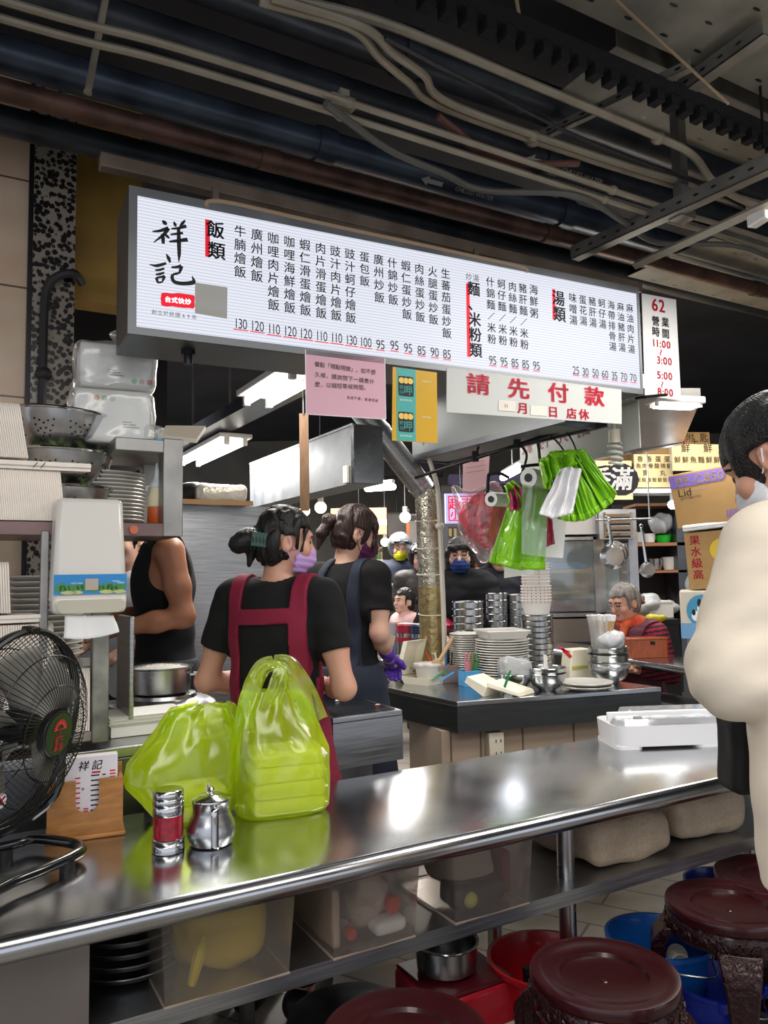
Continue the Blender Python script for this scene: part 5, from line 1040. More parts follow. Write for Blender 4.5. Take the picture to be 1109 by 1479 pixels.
# ------------------------------------------------------------------ white dispenser on the pole
dv = 2.295; a, e = PV(74.5, 858, dv), PV(184.5, 858, dv); u0, u1 = a.dot(U), e.dot(U); zt, zb = PV(130, 719, dv).z, PV(130, 886, dv).z
t = thing('napkin_dispenser', 'white napkin dispenser with a beach picture strip, fixed to the rack pole', 'dispenser', UV((u0 + u1) / 2, dv, zb)); h = zt - zb; w = u1 - u0
dm = mk('dispenser_white', '#dcd8d0', .28, coat=.3)
b = MB(); ins = .016
b.hexa([UV(u0, dv, zb + .03), UV(u1, dv, zb + .03), UV(u1, dv + .085, zb + .02), UV(u0, dv + .085, zb + .02)], [UV(u0 + ins * .9, dv + .012, zt), UV(u1 - ins * .9, dv + .012, zt), UV(u1 - ins * .4, dv + .085, zt), UV(u0 + ins * .4, dv + .085, zt)]); b.build('dispenser_body', dm, t, bevel=.014)
b = MB(); b.hexa(*[[UV(u, v, z) for u, v, z in q] for q in ([(u0 + .004, dv - .002, zb), (u1 - .004, dv - .002, zb), (u1 - .004, dv + .08, zb), (u0 + .004, dv + .08, zb)], [(u0 + .001, dv - .006, zb + .05), (u1 - .001, dv - .006, zb + .05), (u1 - .001, dv + .08, zb + .05), (u0 + .001, dv + .08, zb + .05)])]); b.build('lower_lip', dm, t, bevel=.012)
b = MB(); out = [(.02, .004), (.03, .0), (w - .03, .0), (w - .02, .004), (w - .008, .028), (w - .022, .037), (.022, .037), (.008, .028)]; b.add([UV(u0 + x, dv - .008 , zb + z + .002) for x, z in out], [tuple(range(8))]); b.build('outlet_panel', mk('outlet', '#bdb8a6', .35), t, smooth=0)
z0, z1 = PV(130, 858, dv).z, PV(130, 829.5, dv).z; yy = dv - .002; b = MB()
pv_ = lambda x, z: UV(u0 + .004 + x * (w - .008), yy - .003, z0 + z * (z1 - z0))
b.add([pv_(0, 0), pv_(1, 0), pv_(1, 1), pv_(0, 1)], [(0, 1, 2, 3)]); b.mi = 1; random.seed(5)
def blob(x, z, rx, rz, n=10, off=.0006):
    c_ = pv_(x, z) - VV * off; b.add([c_ + U * (rx * w * math.cos(k * 2 * math.pi / n) * random.uniform(.8, 1.15)) + ZZ * (rz * (z1 - z0) * math.sin(k * 2 * math.pi / n) * random.uniform(.8, 1.15)) for k in range(n)], [tuple(range(n))])
for x in np.linspace(.06, .94, 16): blob(x, .26 + .1 * random.random(), .05, .2)
for x in (.12, .36, .44, .78): blob(x, .5, .03, .12)
b.mi = 2
for x in (.2, .3, .72, .9): blob(x, .1, .10, .1, off=.0012)
b.mi = 3
for x in (.28, .34, .84, .92): blob(x, .55 + random.random() * .12, .06, .05, off=.0012)
b.mi = 4; b.add([pv_(.42, .2) - VV * .002, pv_(.60, .2) - VV * .002, pv_(.60, .78) - VV * .002, pv_(.42, .78) - VV * .002], [(0, 1, 2, 3)])
b.build('picture_strip', [mk('sky_print', '#2b86c9', .3), mk('bush_print', '#4b8a4c', .4), mk('sand_print', '#b9bf7e', .4), mk('cloud_print', '#8dbfe0', .4), mk('square_print', '#b3a79c', .5)], t, smooth=0)
t = thing('paper_napkin', 'white paper napkin hanging out of the dispenser', 'napkin', UV((u0 + u1) / 2, dv, zb)); b = MB(); A_, B_, C_, D_ = PV(93, 889, dv), PV(163, 889, dv), PV(170, 912, dv - .05), PV(90, 921, dv - .05)
def nf(u, v): p = A_.lerp(B_, u).lerp(D_.lerp(C_, u), v); return p - VV * (.02 * math.sin(v * 2.2) + .006 * math.sin(u * 7 + 1)) - ZZ * .010 * math.sin(u * math.pi) * v
b.grid(nf, 14, 8); b.build('napkin_sheet', mk('napkin', '#e9e9ea', .8), t, solid=.0012)
b = MB(); b.grid(lambda u, v: nf(.4 + .02 * u, v) - VV * .002, 2, 8); b.build('fold', mk('napkin', '#e9e9ea', .8), t)
# ------------------------------------------------------------------ rice cooker and pan
c = P(236, 1035, 2.86); c.z = .0
t = thing('rice_cooker', 'large rice cooker with a domed steel lid and a cream rim beside the work table', 'rice cooker', c)
b = MB(); b.lathe([(.19, .0), (.205, .05), (.205, .90), (.195, .91), (0, .91)], c, 44); b.build('cooker_body', mk('cooker_brown', '#6b4a33', .5, n=(6, .3)), t)
b = MB(); b.lathe([(.205, .905), (.222, .908), (.224, .925), (.205, .932), (.19, .932)], c, 48); b.build('rim', mk('cooker_rim', '#cdbd92', .4), t)
b = MB(); b.lathe([(.195, .93), (.197, .945), (.185, .965), (.16, .98), (.12, .987), (.115, .999), (.09, 1.003), (0, 1.003)], c, 48); b.build('lid', steel, t)
p = Vector((c.x - .005, c.y - .02, 1.005)); t = thing('rice_pan', 'round steel pan heaped with rice on the rice cooker lid', 'pan', p)
b = MB(); b.lathe([(.095, 0), (.103, .006), (.110, .088), (.116, .093), (.116, .096), (.106, .093), (.099, .02), (0, .02)], p, 44); b.build('pan_body', steel, t)
for s in (-1, 1): b = MB(); q = p + Vector((.112 * s, -.02, .065)); b.tube([q, q + Vector((.018 * s, 0, 0)), q + Vector((.018 * s, .05, 0)), q + Vector((0, .05, 0))], .004, 6); b.build('handle', steel, t)
ri = thing('cooked_rice', 'white cooked rice in the round steel pan', 'rice', p); b = MB(); b.grid(lambda u, v: p + Vector((.103 * v * math.cos(u * 2 * math.pi), .103 * v * math.sin(u * 2 * math.pi), .083 + .016 * (1 - v * v) + .006 * noise.noise(Vector((9 * v * math.cos(u * 6.283), 9 * v * math.sin(u * 6.283), 2))))), 40, 14, True); b.build('rice_heap', mk('rice', '#e8e4da', .8, bump=(160, 1.0)), ri); ri['kind'] = 'stuff'
# towel, trays on the work table
c = P(208, 1062, 2.55); c.z = .931; lump('towel', 'white crumpled towel on the work table left of the green bags', 'towel', c, (.07, .05, .016), mk('towel_white', '#cfcfcf', .95, bump=(80, .5)), 4, .012, 45, .006)
for i in range(3):
    t = thing('paper_tray', 'white paper tray in the low stack on the work table, %s' % ('bottom one', 'middle one', 'top one')[i], 'tray', UV(.60, 2.62, .932 + .010 * i)); b = MB(); w_, d_ = .11, .075; z = .932 + .010 * i + .03
    b.hexa([UV(.56 - w_, 2.585 - d_, z), UV(.56 + w_, 2.585 - d_, z), UV(.56 + w_, 2.585 + d_, z), UV(.56 - w_, 2.585 + d_, z)], [UV(.56 - w_ - .01, 2.585 - d_ - .01, z + .012), UV(.56 + w_ + .01, 2.585 - d_ - .01, z + .012), UV(.56 + w_ + .01, 2.585 + d_ + .01, z + .012), UV(.56 - w_ - .01, 2.585 + d_ + .01, z + .012)]); b.build('tray_body', boxm, t); b = MB(); b.slab([UV(.56 - w_, 2.585 - d_, z - .03 * (i == 0)), UV(.56 + w_, 2.585 - d_, z - .03 * (i == 0)), UV(.56 + w_, 2.585 + d_, z - .03 * (i == 0)), UV(.56 - w_, 2.585 + d_, z - .03 * (i == 0))], ZZ * (.004 + .026 * (i == 0))); b.build('tray_base', boxm, t)
t = thing('folded_sheet', 'grey patterned folded sheet beside the paper trays on the work table', 'sheet', P(165, 1020, 2.75)); b = MB(); b.slab([P(148, 1024, 2.7), P(170, 1029, 2.7), P(190, 1010, 2.85), P(150, 1015, 2.85)], ZZ * .006); b.build('sheet_body', mk('patterned', '#8f9294', .5, n=(50, .5)), t); b = MB(); b.slab([P(150, 1023, 2.7) + ZZ * .006, P(168, 1027, 2.7) + ZZ * .006, P(176, 1020, 2.76) + ZZ * .006, P(152, 1018, 2.76) + ZZ * .006], ZZ * .004); b.build('fold', mk('patterned', '#8f9294', .5), t)
# bundles on the ledge of the steel back wall
c = P(285, 722, 4.75); c.z = 1.862; lump('black_bag', 'black bag lying on top of the stainless back wall', 'bag', c, (.12, .08, .07), black_plastic, 3, .02, 14, .012, kind='e')
c = P(320, 722, 4.7); c.z = 1.862; lump('wrapped_roll', 'bundle wrapped in shiny clear plastic on top of the stainless back wall', 'bundle', c, (.16, .07, .06), mk('shiny_wrap', '#b9b3a6', .15, .3, bump=(24, .9)), 6, .02, 16, .012)
t = thing('shelf_ledge', 'brown flat carton under the shiny bundle on the back wall', 'carton', UV(1.35, 4.55, 1.83)); b = MB(); b.box(UV(1.38, 4.60, 1.866), (.5, .2, .012), ANG); b.build('carton_body', mk('carton_brown', '#8a6a48', .7), t); b = MB(); b.box(UV(1.38, 4.50, 1.866), (.5, .004, .03), ANG); b.build('flap', mk('carton_brown', '#8a6a48', .7), t)
# ------------------------------------------------------------------ stove counter corner and island
IZ = .85
A0, B0, C0 = G(660, 1014, IZ), G(955, 992.4, IZ), G(532, 987.5, IZ)
lx = (C0 - A0).normalized(); C1 = A0 + lx * 1.5; rxv = (G(903, 985, IZ) - B0).normalized(); D1 = B0 + rxv * 1.0
t = thing('island_counter', 'dark grey steel-topped island counter crowded with bowls and plates', 'counter', Vector(((A0.x + B0.x) / 2, (A0.y + B0.y) / 2 + .4, 0)))
top4 = [A0, B0, D1, C1]
b = MB(); b.slab([p - ZZ * .022 for p in top4], ZZ * .022); b.build('counter_top', steel_top, t, smooth=0, bevel=.003)
def inset(pts, d): 
    c = sum(pts, Vector()) / len(pts); return [c + (p - c) * (1 - d) for p in pts]
b = MB(); b.slab([p - ZZ * .137 for p in inset(top4, .004)], ZZ * .114); b.build('fascia', mk('island_fascia', '#4a4c4d', .4, .75, n=(4, .15, (1, 1, 20))), t, smooth=0)
cab = [A0 + lx * .06 + (B0 - A0).normalized() * .0, B0 - (B0 - A0).normalized() * .05 + rxv * .05, D1 - lx * -.05, C1]
ca = A0 + lx * .16 - ZZ * 0; e0 = (B0 - A0).normalized(); pn_ = Vector((-e0.y, e0.x, 0))
c4 = [A0 - e0 * .05 + pn_ * .07, B0 - e0 * .02 + pn_ * .07, B0 - e0 * .02 + pn_ * .5, A0 - e0 * .05 + pn_ * .5]
b = MB(); b.slab([Vector((p.x, p.y, 0)) for p in c4], ZZ * (IZ - .137)); b.build('cabinet_body', mk('cabinet_beige', '#a99684', .5, n=(3, .08)), t, smooth=0)
b = MB()
for s in (.04, .17, .36, .60): p = A0 - e0 * .05 + e0 * (s * 1.12) + pn_ * .068; b.box(Vector((p.x, p.y, .36)), (.006, .006, .70), math.atan2(e0.y, e0.x))
b.build('panel_joint', mk('joint', '#6d5f52', .6), t, smooth=0)
s_ = G(708, 1075, .70); s_ = PL(712, 1076, A0 + pn_ * .066, pn_); t2 = thing('wall_socket', 'ivory double socket box on the beige side of the island counter', 'socket', s_, math.atan2(e0.y, e0.x))
b = MB(); b.box((0, -.02, 0), (.075, .04, .125)); sbx = b.build('socket_box', ivory, t2, local=True, bevel=.005)
for z in (-.03, .025):
    for x in (-.012, .012): b = MB(); b.box((x + .008, -.0405, z), (.004, .002, .014)); b.build('slot', ink, sbx, local=True, smooth=0)
# stove counter: corner seen between the worker and the island
SZ = .90; K = G(581, 1025, SZ); kl = (G(505, 1003, SZ) - K).normalized(); kb = Vector((-math.sin(R(20)), math.cos(R(20)), 0)); kx = (G(487, 1037, SZ) - K).normalized()
t = thing('stove_counter', 'stainless stove counter behind the worker in the maroon apron', 'counter', K - ZZ * SZ)
k4 = [K + kx * 1.9, K, K + kb * .35 + kx * .25, K + kx * 1.9 + kb * .7]; k4 = [K + kx * .30, K, K + kl * .42, K + kl * .42 + kx * 1.2, K + kl * .20 + kx * 1.2, K + kl * .20 + kx * .30]
b = MB(); b.slab([p - ZZ * .02 for p in k4], ZZ * .02); b.build('counter_top', steel_brush, t, smooth=0, bevel=.003); b = MB(); b.slab([p - ZZ * .185 for p in k4], ZZ * .164); b.build('fascia', steel_brush, t, smooth=0)
b = MB(); q4 = [K + kx * .29 + kl * .03, K + kx * .12 + kl * .03, K + kx * .12 + kl * .38, K + kx * .29 + kl * .38]; b.slab([Vector((p.x, p.y, 0)) for p in q4], ZZ * (SZ - .185)); b.build('cabinet_body', steel, t, smooth=0)
b = MB(); b.slab([p + ZZ * .001 for p in (K + kx * .28 + kl * .02, K + kx * .02 + kl * .02, K + kx * .02 + kl * .40, K + kx * .28 + kl * .40)], ZZ * .002); b.build('hob_plate', mk('hob', '#34363a', .25, .6, n=(5, .3)), t, smooth=0)
for i, (px, py, lab) in enumerate(((487, 1012, 'small scrap of food lying at the left on the stove counter'), (545, 1018, 'small pink scrap lying at the right on the stove counter'))):
    t2 = thing('food_scrap', lab, 'scrap', G(px, py, SZ)); b = MB(); p = G(px, py, SZ + .006); b.ell(p, (.010, .008, .004), n=8); b.build('scrap_body', mk('scrap%d' % i, ('#d8d4cc', '#d9978a')[i], .5), t2); b = MB(); b.ell(p + U * .008, (.005, .004, .003), n=6); b.build('crumb', MATS['scrap%d' % i], t2)
# ---- steel bowls and stacks
bowl_m = mk('bowl_steel', '#b9bbbc', .24, 1, n=(8, .12))
def bowl(c, r, h, lab, grp=None, first=[None]):
    t = thing('steel_bowl', lab, 'bowl', c, 0, grp); b = MB(); b.lathe([(r * .42, 0), (r * .46, .004), (r * .48, .008), (r * .74, h * .28), (r * .92, h * .6), (r * .985, h * .97), (r, h), (r * .97, h), (r * .90, h * .6), (r * .7, h * .3), (r * .45, .012), (0, .012)], n=36); b.build('bowl_body', bowl_m, t, local=True)
    b = MB(); b.tube([Vector((r * math.cos(a), r * math.sin(a), h)) for a in [k * math.pi / 18 for k in range(36)]], .0022, 6, True); b.build('rim', steel_pol, t, local=True); return t
def tall_stack(c, r, n, pitch, lab, grp):
    first = None
    for i in range(n):
        p = Vector((c.x + random.uniform(-.0015, .0015), c.y, c.z + pitch * i))
        if first is None:
            first = t = thing('steel_bowl', lab, 'bowl', p, 0, grp); b = MB(); b.lathe([(r * .80, 0), (r * .95, .003), (r * .965, pitch * .85), (r, pitch * .9), (r * 1.0, pitch * 1.0), (r * .96, pitch * 1.02), (r * .93, pitch * .4), (r * .7, .008), (0, .008)], n=32); b.build('bowl_body', bowl_m, t, local=True); b = MB(); b.tube([Vector((r * 1.005 * math.cos(a), r * 1.005 * math.sin(a), pitch * .95)) for a in [k * math.pi / 16 for k in range(32)]], .002, 5, True); b.build('rim', steel_pol, t, local=True)
        else: dup(first, p)
def at(px, py, Y): p = P(px, py, Y); p.z = IZ + .001; return p
c = at(779, 980, 4.22); tall_stack(c, .086, 11, .0303, 'steel bowl in the tall stack under the paper cups', 'steel bowls under the paper cups')
c4 = c
c = at(678, 980, 4.45); tall_stack(c, .090, 10, .0405, 'steel bowl in the left tall stack behind the plates', 'steel bowls in the left tall stack')
c = at(719, 980, 4.60); tall_stack(c, .072, 11, .0405, 'steel bowl in the middle tall stack behind the plates', 'steel bowls in the middle tall stack')
c = at(751, 980, 4.62); tall_stack(c, .068, 10, .0435, 'steel bowl in the right tall stack between the cups and the plates', 'steel bowls in the right tall stack')
# paper cups
cupw = mk('cup_white', '#ece9e4', .5); first = None; z = c4.z + 11 * .0303 + .002
def cup(z, r, lab, grp, spot, body, h=.075):
    t = thing('paper_cup', lab, 'paper cup', Vector((c4.x - .003, c4.y, z)), 0, grp); b = MB(); b.lathe([(r * .80, 0), (r * .97, h - .004), (r, h), (r * .94, h), (r * .77, .004), (0, .004)], n=28); b.build('cup_body', cupw, t, local=True)
    b = MB(); b.tube([Vector((r * .99 * math.cos(a), r * .99 * math.sin(a), h)) for a in [k * math.pi / 14 for k in range(28)]], .0026, 5, True); b.build('rolled_rim', cupw, t, local=True)
    b = MB(); n = 22 if body else 6
    for k in range(n):
        a = k / n * 2 * math.pi + z * 50; b.mi = (k % 2) if body else 0; w_ = .055 if body else .06; zz = h - .012; rr = r * .985 + .0015
        b.add([Vector((rr * math.cos(a), rr * math.sin(a), zz)), Vector((rr * math.cos(a + w_), rr * math.sin(a + w_), zz)), Vector((rr * math.cos(a + w_), rr * math.sin(a + w_), zz + .006)), Vector((rr * math.cos(a), rr * math.sin(a), zz + .006))], [(0, 1, 2, 3)])
    b.build('print', [red_ink, ink] if body else [red_ink], t, local=True, smooth=0); return t
f1 = f2 = None
for i in range(6):
    p = Vector((c4.x - .003, c4.y, z + .016 * i))
    if f1 is None: f1 = cup(z, .083, 'paper cup with black and red dots in the lower half of the cup stack', 'dotted paper cups', 0, True)
    else: dup(f1, p)
for i in range(7):
    p = Vector((c4.x - .003, c4.y, z + .016 * 5 + .022 + .0165 * i))
    if f2 is None: f2 = cup(p.z, .078, 'white paper cup with red marks in the upper half of the cup stack', 'red marked paper cups', 0, False)
    else: dup(f2, p)
# plates on the island
c = at(726, 985, 3.98); random.seed(2); plate_stack(c, .136, 17, .0128, 'white plate in the large stack at the middle of the island', 'white plates in the large island stack')
tp = c + ZZ * (17 * .0128 + .012); t = thing('square_dish', 'square white dish lying on the large plate stack', 'dish', tp, R(12)); b = MB(); s = .115
b.hexa([Vector((x * s * .8, y * s * .8, 0)) for x, y in ((-1, -1), (1, -1), (1, 1), (-1, 1))], [Vector((x * s, y * s, .042)) for x, y in ((-1, -1), (1, -1), (1, 1), (-1, 1))]); b.build('dish_body', plate_m, t, local=True, bevel=.006); b = MB(); b.tube([Vector((x * s * .97, y * s * .97, .042)) for x, y in ((-1, -1), (1, -1), (1, 1), (-1, 1))], .005, 6, True); b.build('rim', plate_m, t, local=True)
c = at(676, 975, 4.15); plate_stack(c, .095, 20, .0118, 'white plate in the small stack left of the large plates', 'white plates in the small island stack')
c = G(846, 996, IZ); c.z += .001; t = plate_stack(c, .128, 1, .02, 'white plate at the front right of the island, lower of the pair', None); t2 = dup(t, c + ZZ * .017, None, 'white plate at the front right of the island, upper of the pair')
for x in (t, t2):
    if 'group' in x: del x['group']
# front bowls
c = G(745, 996, IZ); c.z += .001; bowl(c, .085, .075, 'steel bowl covered with a clear bag at the front of the island')
lump('clear_bag', 'crumpled clear bag in the front steel bowl', 'bag', c + ZZ * .05, (.075, .07, .05), mk('bag_grey', '#b9bcbe', .22, bump=(28, .9), alpha=.8), 3, .016, 34, .007, 0)
c = G(790, 997, IZ); c.z += .001; bowl(c, .092, .082, 'steel bowl at the front of the island, lower of the nested pair'); bowl(c + ZZ * .026, .092, .082, 'steel bowl at the front of the island, upper of the nested pair')
t = thing('clothes_peg', 'white peg standing in the nested steel bowls', 'peg', c + ZZ * .1); b = MB(); p = c + Vector((-.01, -.02, .10)); b.box(p + ZZ * .03, (.012, .006, .08)); b.build('peg_jaw', white_plastic, t); b = MB(); b.box(p + Vector((.009, 0, .03)), (.005, .006, .07)); b.build('peg_jaw', white_plastic, t)
c = G(880, 987, IZ); c.z += .001
bowl(c, .105, .10, 'large steel bowl under the bags at the right end of the island, lowest of three'); bowl(c + ZZ * .055, .102, .09, 'steel bowl wrapped in a clear bag, middle of three at the right end'); bowl(c + ZZ * .105, .10, .075, 'steel bowl holding the chopstick cup, topmost of three at the right end')
lump('clear_bag', 'clear bag stretched between the stacked bowls at the right end', 'bag', c + ZZ * .060, (.102, .102, .03), film('bowl_film', '#dfe3e6', .5, .9, .12, bump=(20, .9)), 5, .012, 30, .007, 0, kind='e')
lump('clear_bag', 'white plastic bag bunched on the topmost bowl beside the chopsticks', 'bag', c + Vector((.01, -.01, .17)), (.085, .07, .055), mk('bag_white', '#dcdde0', .3, bump=(30, .8)), 8, .024, 26, .007, .4, kind='e')
cs = c + Vector((-.035, .0, .17)); t = thing('chopstick_cup', 'clear cup packed with wrapped chopsticks on the steel bowls', 'cup', cs); b = MB(); b.lathe([(.045, 0), (.055, .10), (.067, .17), (.066, .17), (.053, .10), (.043, .004), (0, .004)], cs, 24); b.build('cup_body', film('cup_film', '#f0f0f0', .6, .5, .15), t); b = MB(); b.tube([cs + Vector((.067 * math.cos(a), .067 * math.sin(a), .17)) for a in [k * math.pi / 12 for k in range(24)]], .002, 5, True); b.build('rim', cupw, t)
first = None; random.seed(4)
for k in range(26):
    a = random.random() * 6.28; rr = .044 * math.sqrt(random.random()); p = cs + Vector((rr * math.cos(a), rr * math.sin(a), .012))
    if first is None:
        first = t = thing('chopsticks', 'paper wrapped chopsticks standing in the clear cup', 'chopsticks', p, 0, 'wrapped chopsticks in the clear cup'); b = MB(); b.box((0, 0, .07), (.010, .005, .14)); b.build('stick_pair', mk('bamboo', '#c9a271', .6), t, local=True); b = MB(); b.box((0, 0, .150), (.014, .007, .03)); b.build('wrapper_end', paper, t, local=True)
    else: dup(first, p, None, rot=(.25 * math.sin(a) * -rr / .044, .25 * math.cos(a) * rr / .044, a))
# foam box with clip
c = G(826, 988, IZ); c = at(833, 985, 4.12); t = thing('foam_box', 'white foam box leaning beside the bowls at the right of the island', 'box', c, R(20)); b = MB(); b.hexa([Vector((x * .075, y * .05, 0)) for x, y in ((-1, -1), (1, -1), (1, 1), (-1, 1))], [Vector((x * .06 + .02, y * .045 + .02, .155)) for x, y in ((-1, -1), (1, -1), (1, 1), (-1, 1))]); b.build('box_body', lunch, t, local=True, bevel=.006); b = MB(); b.box((-.005, -.048, .065), (.10, .006, .016)); b.build('yellow_tape', mk('tape_yellow', '#c9c05a', .4), t, local=True)
c = at(818, 955, 4.0); c.z = 1.0; t = thing('clothes_peg', 'red plastic peg clipped beside the white foam box', 'peg', c); b = MB(); b.box(c, (.07, .008, .018), M=Matrix.Rotation(R(45), 3, 'Y')); b.build('peg_jaw', mk('peg_red', '#c51a26', .3), t, bevel=.003); b = MB(); b.box(c + Vector((-.012, 0, .014)), (.06, .008, .012), M=Matrix.Rotation(R(25), 3, 'Y')); b.build('peg_jaw', MATS['peg_red'], t, bevel=.003)
# ---- open lunch boxes
def open_box(c, rz, lab, lid=112, up=True, s=.155):
    t = thing('takeaway_box', lab, 'takeaway box', c, rz); d = s * .42
    b = MB()
    def tray(M, z0=0):
        o = [(-s / 2, -d), (s / 2, -d), (s / 2, d), (-s / 2, d)]; lo = [M @ Vector((x * .82, y * .82, 0)) for x, y in o]; hi = [M @ Vector((x, y, .038)) for x, y in o]; li = [M @ Vector((x * .80, y * .80, .003)) for x, y in o]; h2 = [M @ Vector((x * .975, y * .975, .038)) for x, y in o]
        q = len(b.v); b.add(lo + hi + li + h2, [(3, 2, 1, 0), (8, 9, 10, 11)] + [(i, (i + 1) % 4, 4 + (i + 1) % 4, 4 + i) for i in range(4)] + [(12 + i, 12 + (i + 1) % 4, 8 + (i + 1) % 4, 8 + i) for i in range(4)] + [(4 + i, 4 + (i + 1) % 4, 12 + (i + 1) % 4, 12 + i) for i in range(4)])
    I = Matrix.Identity(4); tray(I); b.build('box_base', lunch, t, local=True, smooth=30)
    b = MB(); Ml = Matrix.Translation((-s / 2, 0, .038)) @ Matrix.Rotation(R(-lid), 4, 'Y') @ Matrix.Translation((s / 2, 0, -.038)); Ml = Matrix.Translation((-s / 2, 0, .04)) @ Matrix.Rotation(R(-(180 - lid)), 4, 'Y') @ Matrix.Translation((s / 2, 0, .04)) @ Matrix.Rotation(R(180), 4, 'X'); tray(Ml); b.build('box_lid', lunch, t, local=True, smooth=30); return t
open_box(G(612, 987, IZ), R(-42), 'open white lunch box lying on the left corner of the island', 108, s=.19)
open_box(G(566, 978, IZ), R(-42), 'open white lunch box behind the first one, next to the purple glove', 108, s=.19)
t = thing('takeaway_box', 'white lunch box turned over like a tent at the front of the island', 'takeaway box', G(705, 1000, IZ), R(-12)); cb = G(707, 1004, IZ); cb.z += .002
b = MB(); e = (G(755, 1004, IZ) - G(668, 996, IZ)).normalized(); n_ = Vector((-e.y, e.x, 0))
a1, a2, a3 = G(666, 985, IZ) , G(698, 1007, IZ), G(748, 1007, IZ)
b.slab([a2 - e * .10 + ZZ * .060, a2, a2 + n_ * .14, a2 - e * .10 + n_ * .14 + ZZ * .060], ZZ * .004 - n_ * .0); b.hexa([a2 - e * .10 + ZZ * .060, a2, a2 + ZZ * .045 + e * .02, a2 - e * .085 + ZZ * .088], [q_ + n_ * .15 for q_ in (a2 - e * .10 + ZZ * .060, a2, a2 + ZZ * .045 + e * .02, a2 - e * .085 + ZZ * .088)]); b.build('box_base', lunch, t, bevel=.004)
b = MB(); b.hexa([a2 + ZZ * .045 + e * .02, a3 + e * .01, a3 + e * .0 + ZZ * .02 , a2 + ZZ * .07 + e * .015], [q_ + n_ * .15 for q_ in (a2 + ZZ * .045 + e * .02, a3 + e * .01, a3 + ZZ * .02, a2 + ZZ * .07 + e * .015)]); b.build('box_lid', lunch, t, bevel=.004)
# ---- pen and peg holders
def holder(c, w, h, m, lab, rz=R(18), d=.08):
    t = thing('peg_holder', lab, 'holder', c, rz); b = MB(); th = .003
    for x, y, sx, sy in ((0, -d / 2, w, th), (0, d / 2, w, th), (-w / 2, 0, th, d), (w / 2, 0, th, d)): b.box((x, y, h / 2), (sx, sy, h))
    b.box((0, 0, th), (w, d, th)); b.build('holder_body', m, t, local=True, smooth=0); b = MB(); b.tube([Vector((x * w / 2, y * d / 2, h)) for x, y in ((-1, -1), (1, -1), (1, 1), (-1, 1))], .003, 5, True); b.build('rim', m, t, local=True); return t
ch = G(647, 985, IZ); ch.z += .001; holder(ch, .085, .085, film('holder_clear', '#d8c4bc', .4, .4, .15), 'clear plastic holder with pens on the island')
bh = G(686, 990, IZ); bh.z += .001; holder(bh, .145, .075, mk('holder_blue', '#4f9fd6', .35, coat=.2), 'blue plastic holder full of coloured pegs on the island')
random.seed(9); E_ = Matrix.Rotation(R(18), 3, 'Z')
def peg(c, col, lab, lean, h=.115):
    m = mk('peg_' + col, col, .35); t = thing('clothes_peg', lab, 'peg', c, random.uniform(-.3, .5)); t.rotation_euler[1] = lean; b = MB()
    pts = [Vector((-.008, 0, -.02)), Vector((-.009, 0, h * .5)), Vector((-.006, 0, h * .75)), Vector((.0, 0, h * .8)), Vector((.006, 0, h * .75)), Vector((.009, 0, h * .5)), Vector((.008, 0, -.02))]; b.tube(pts, .0035, 6, True); b.build('peg_loop', m, t, local=True); b = MB(); b.box((0, 0, .02), (.008, .006, .05)); b.build('peg_spring', m, t, local=True)
for x, y, col, lab, lean in ((-.05, -.02, '#d67f95', 'pink peg at the left in the blue holder', 0), (-.025, .0, '#a98558', 'tan peg in the blue holder beside the pink one', .1), (-.005, -.025, '#17854a', 'large green peg in the blue holder', .02), (.02, .02, '#a0201f', 'dark red peg in the blue holder', 0), (.035, -.02, '#7c3b22', 'brown peg in the blue holder', .05), (.05, .0, '#e2761f', 'orange peg in the blue holder', 0), (.062, -.015, '#cf1f24', 'bright red peg at the right in the blue holder', .15)): peg(bh + E_ @ Vector((x, y, .072)), col, lab, lean)
def pen(c, col, lab, dx, dy, h=.13):
    t = thing('pen', lab, 'pen', c); b = MB(); q_ = c + Vector((dx, dy, h)); b.cyl(c, q_, .0045, n=8); b.build('pen_barrel', mk('pen_' + col, col, .4), t); b = MB(); d = (q_ - c).normalized(); b.cyl(q_, q_ + d * .012, .005, n=8); b.build('pen_cap', mk('pen_' + col, col, .4), t)
for x, y, col, lab, dx, dy in ((-.03, 0, '#e7e0cf', 'cream pen leaning left in the clear holder', -.035, 0), (-.015, -.01, '#d9b96a', 'yellow pen in the clear holder', -.015, 0), (0, .01, '#2d7fc4', 'blue pen in the clear holder', -.005, 0), (.015, 0, '#4a3428', 'dark brown pen in the clear holder', .01, 0), (.025, .02, '#8a5d33', 'brown pen leaning right in the clear holder', .03, 0), (.03, -.015, '#c9b07f', 'tan pen leaning far right in the clear holder', .05, .01), (-.03, .02, '#d7481f', 'red pen sticking out at the far left', -.07, .02)): pen(ch + E_ @ Vector((x, y, .01)), col, lab, dx, dy)
c = P(705, 955, 3.9); t = thing('tape_dispenser', 'black plastic tape holder standing behind the pegs', 'tape holder', c); b = MB(); b.hexa([c + Vector(q_) for q_ in ((-.035, 0, -.10), (.035, 0, -.10), (.035, .05, -.10), (-.035, .05, -.10))], [c + Vector(q_) for q_ in ((-.02, 0, .03), (.02, .0, .025), (.02, .05, .025), (-.02, .05, .03))]); b.build('holder_body', black_plastic, t, bevel=.006); b = MB(); b.box(c + Vector((.012, -.003, .0)), (.022, .004, .03)); b.build('window', grey_plastic, t)
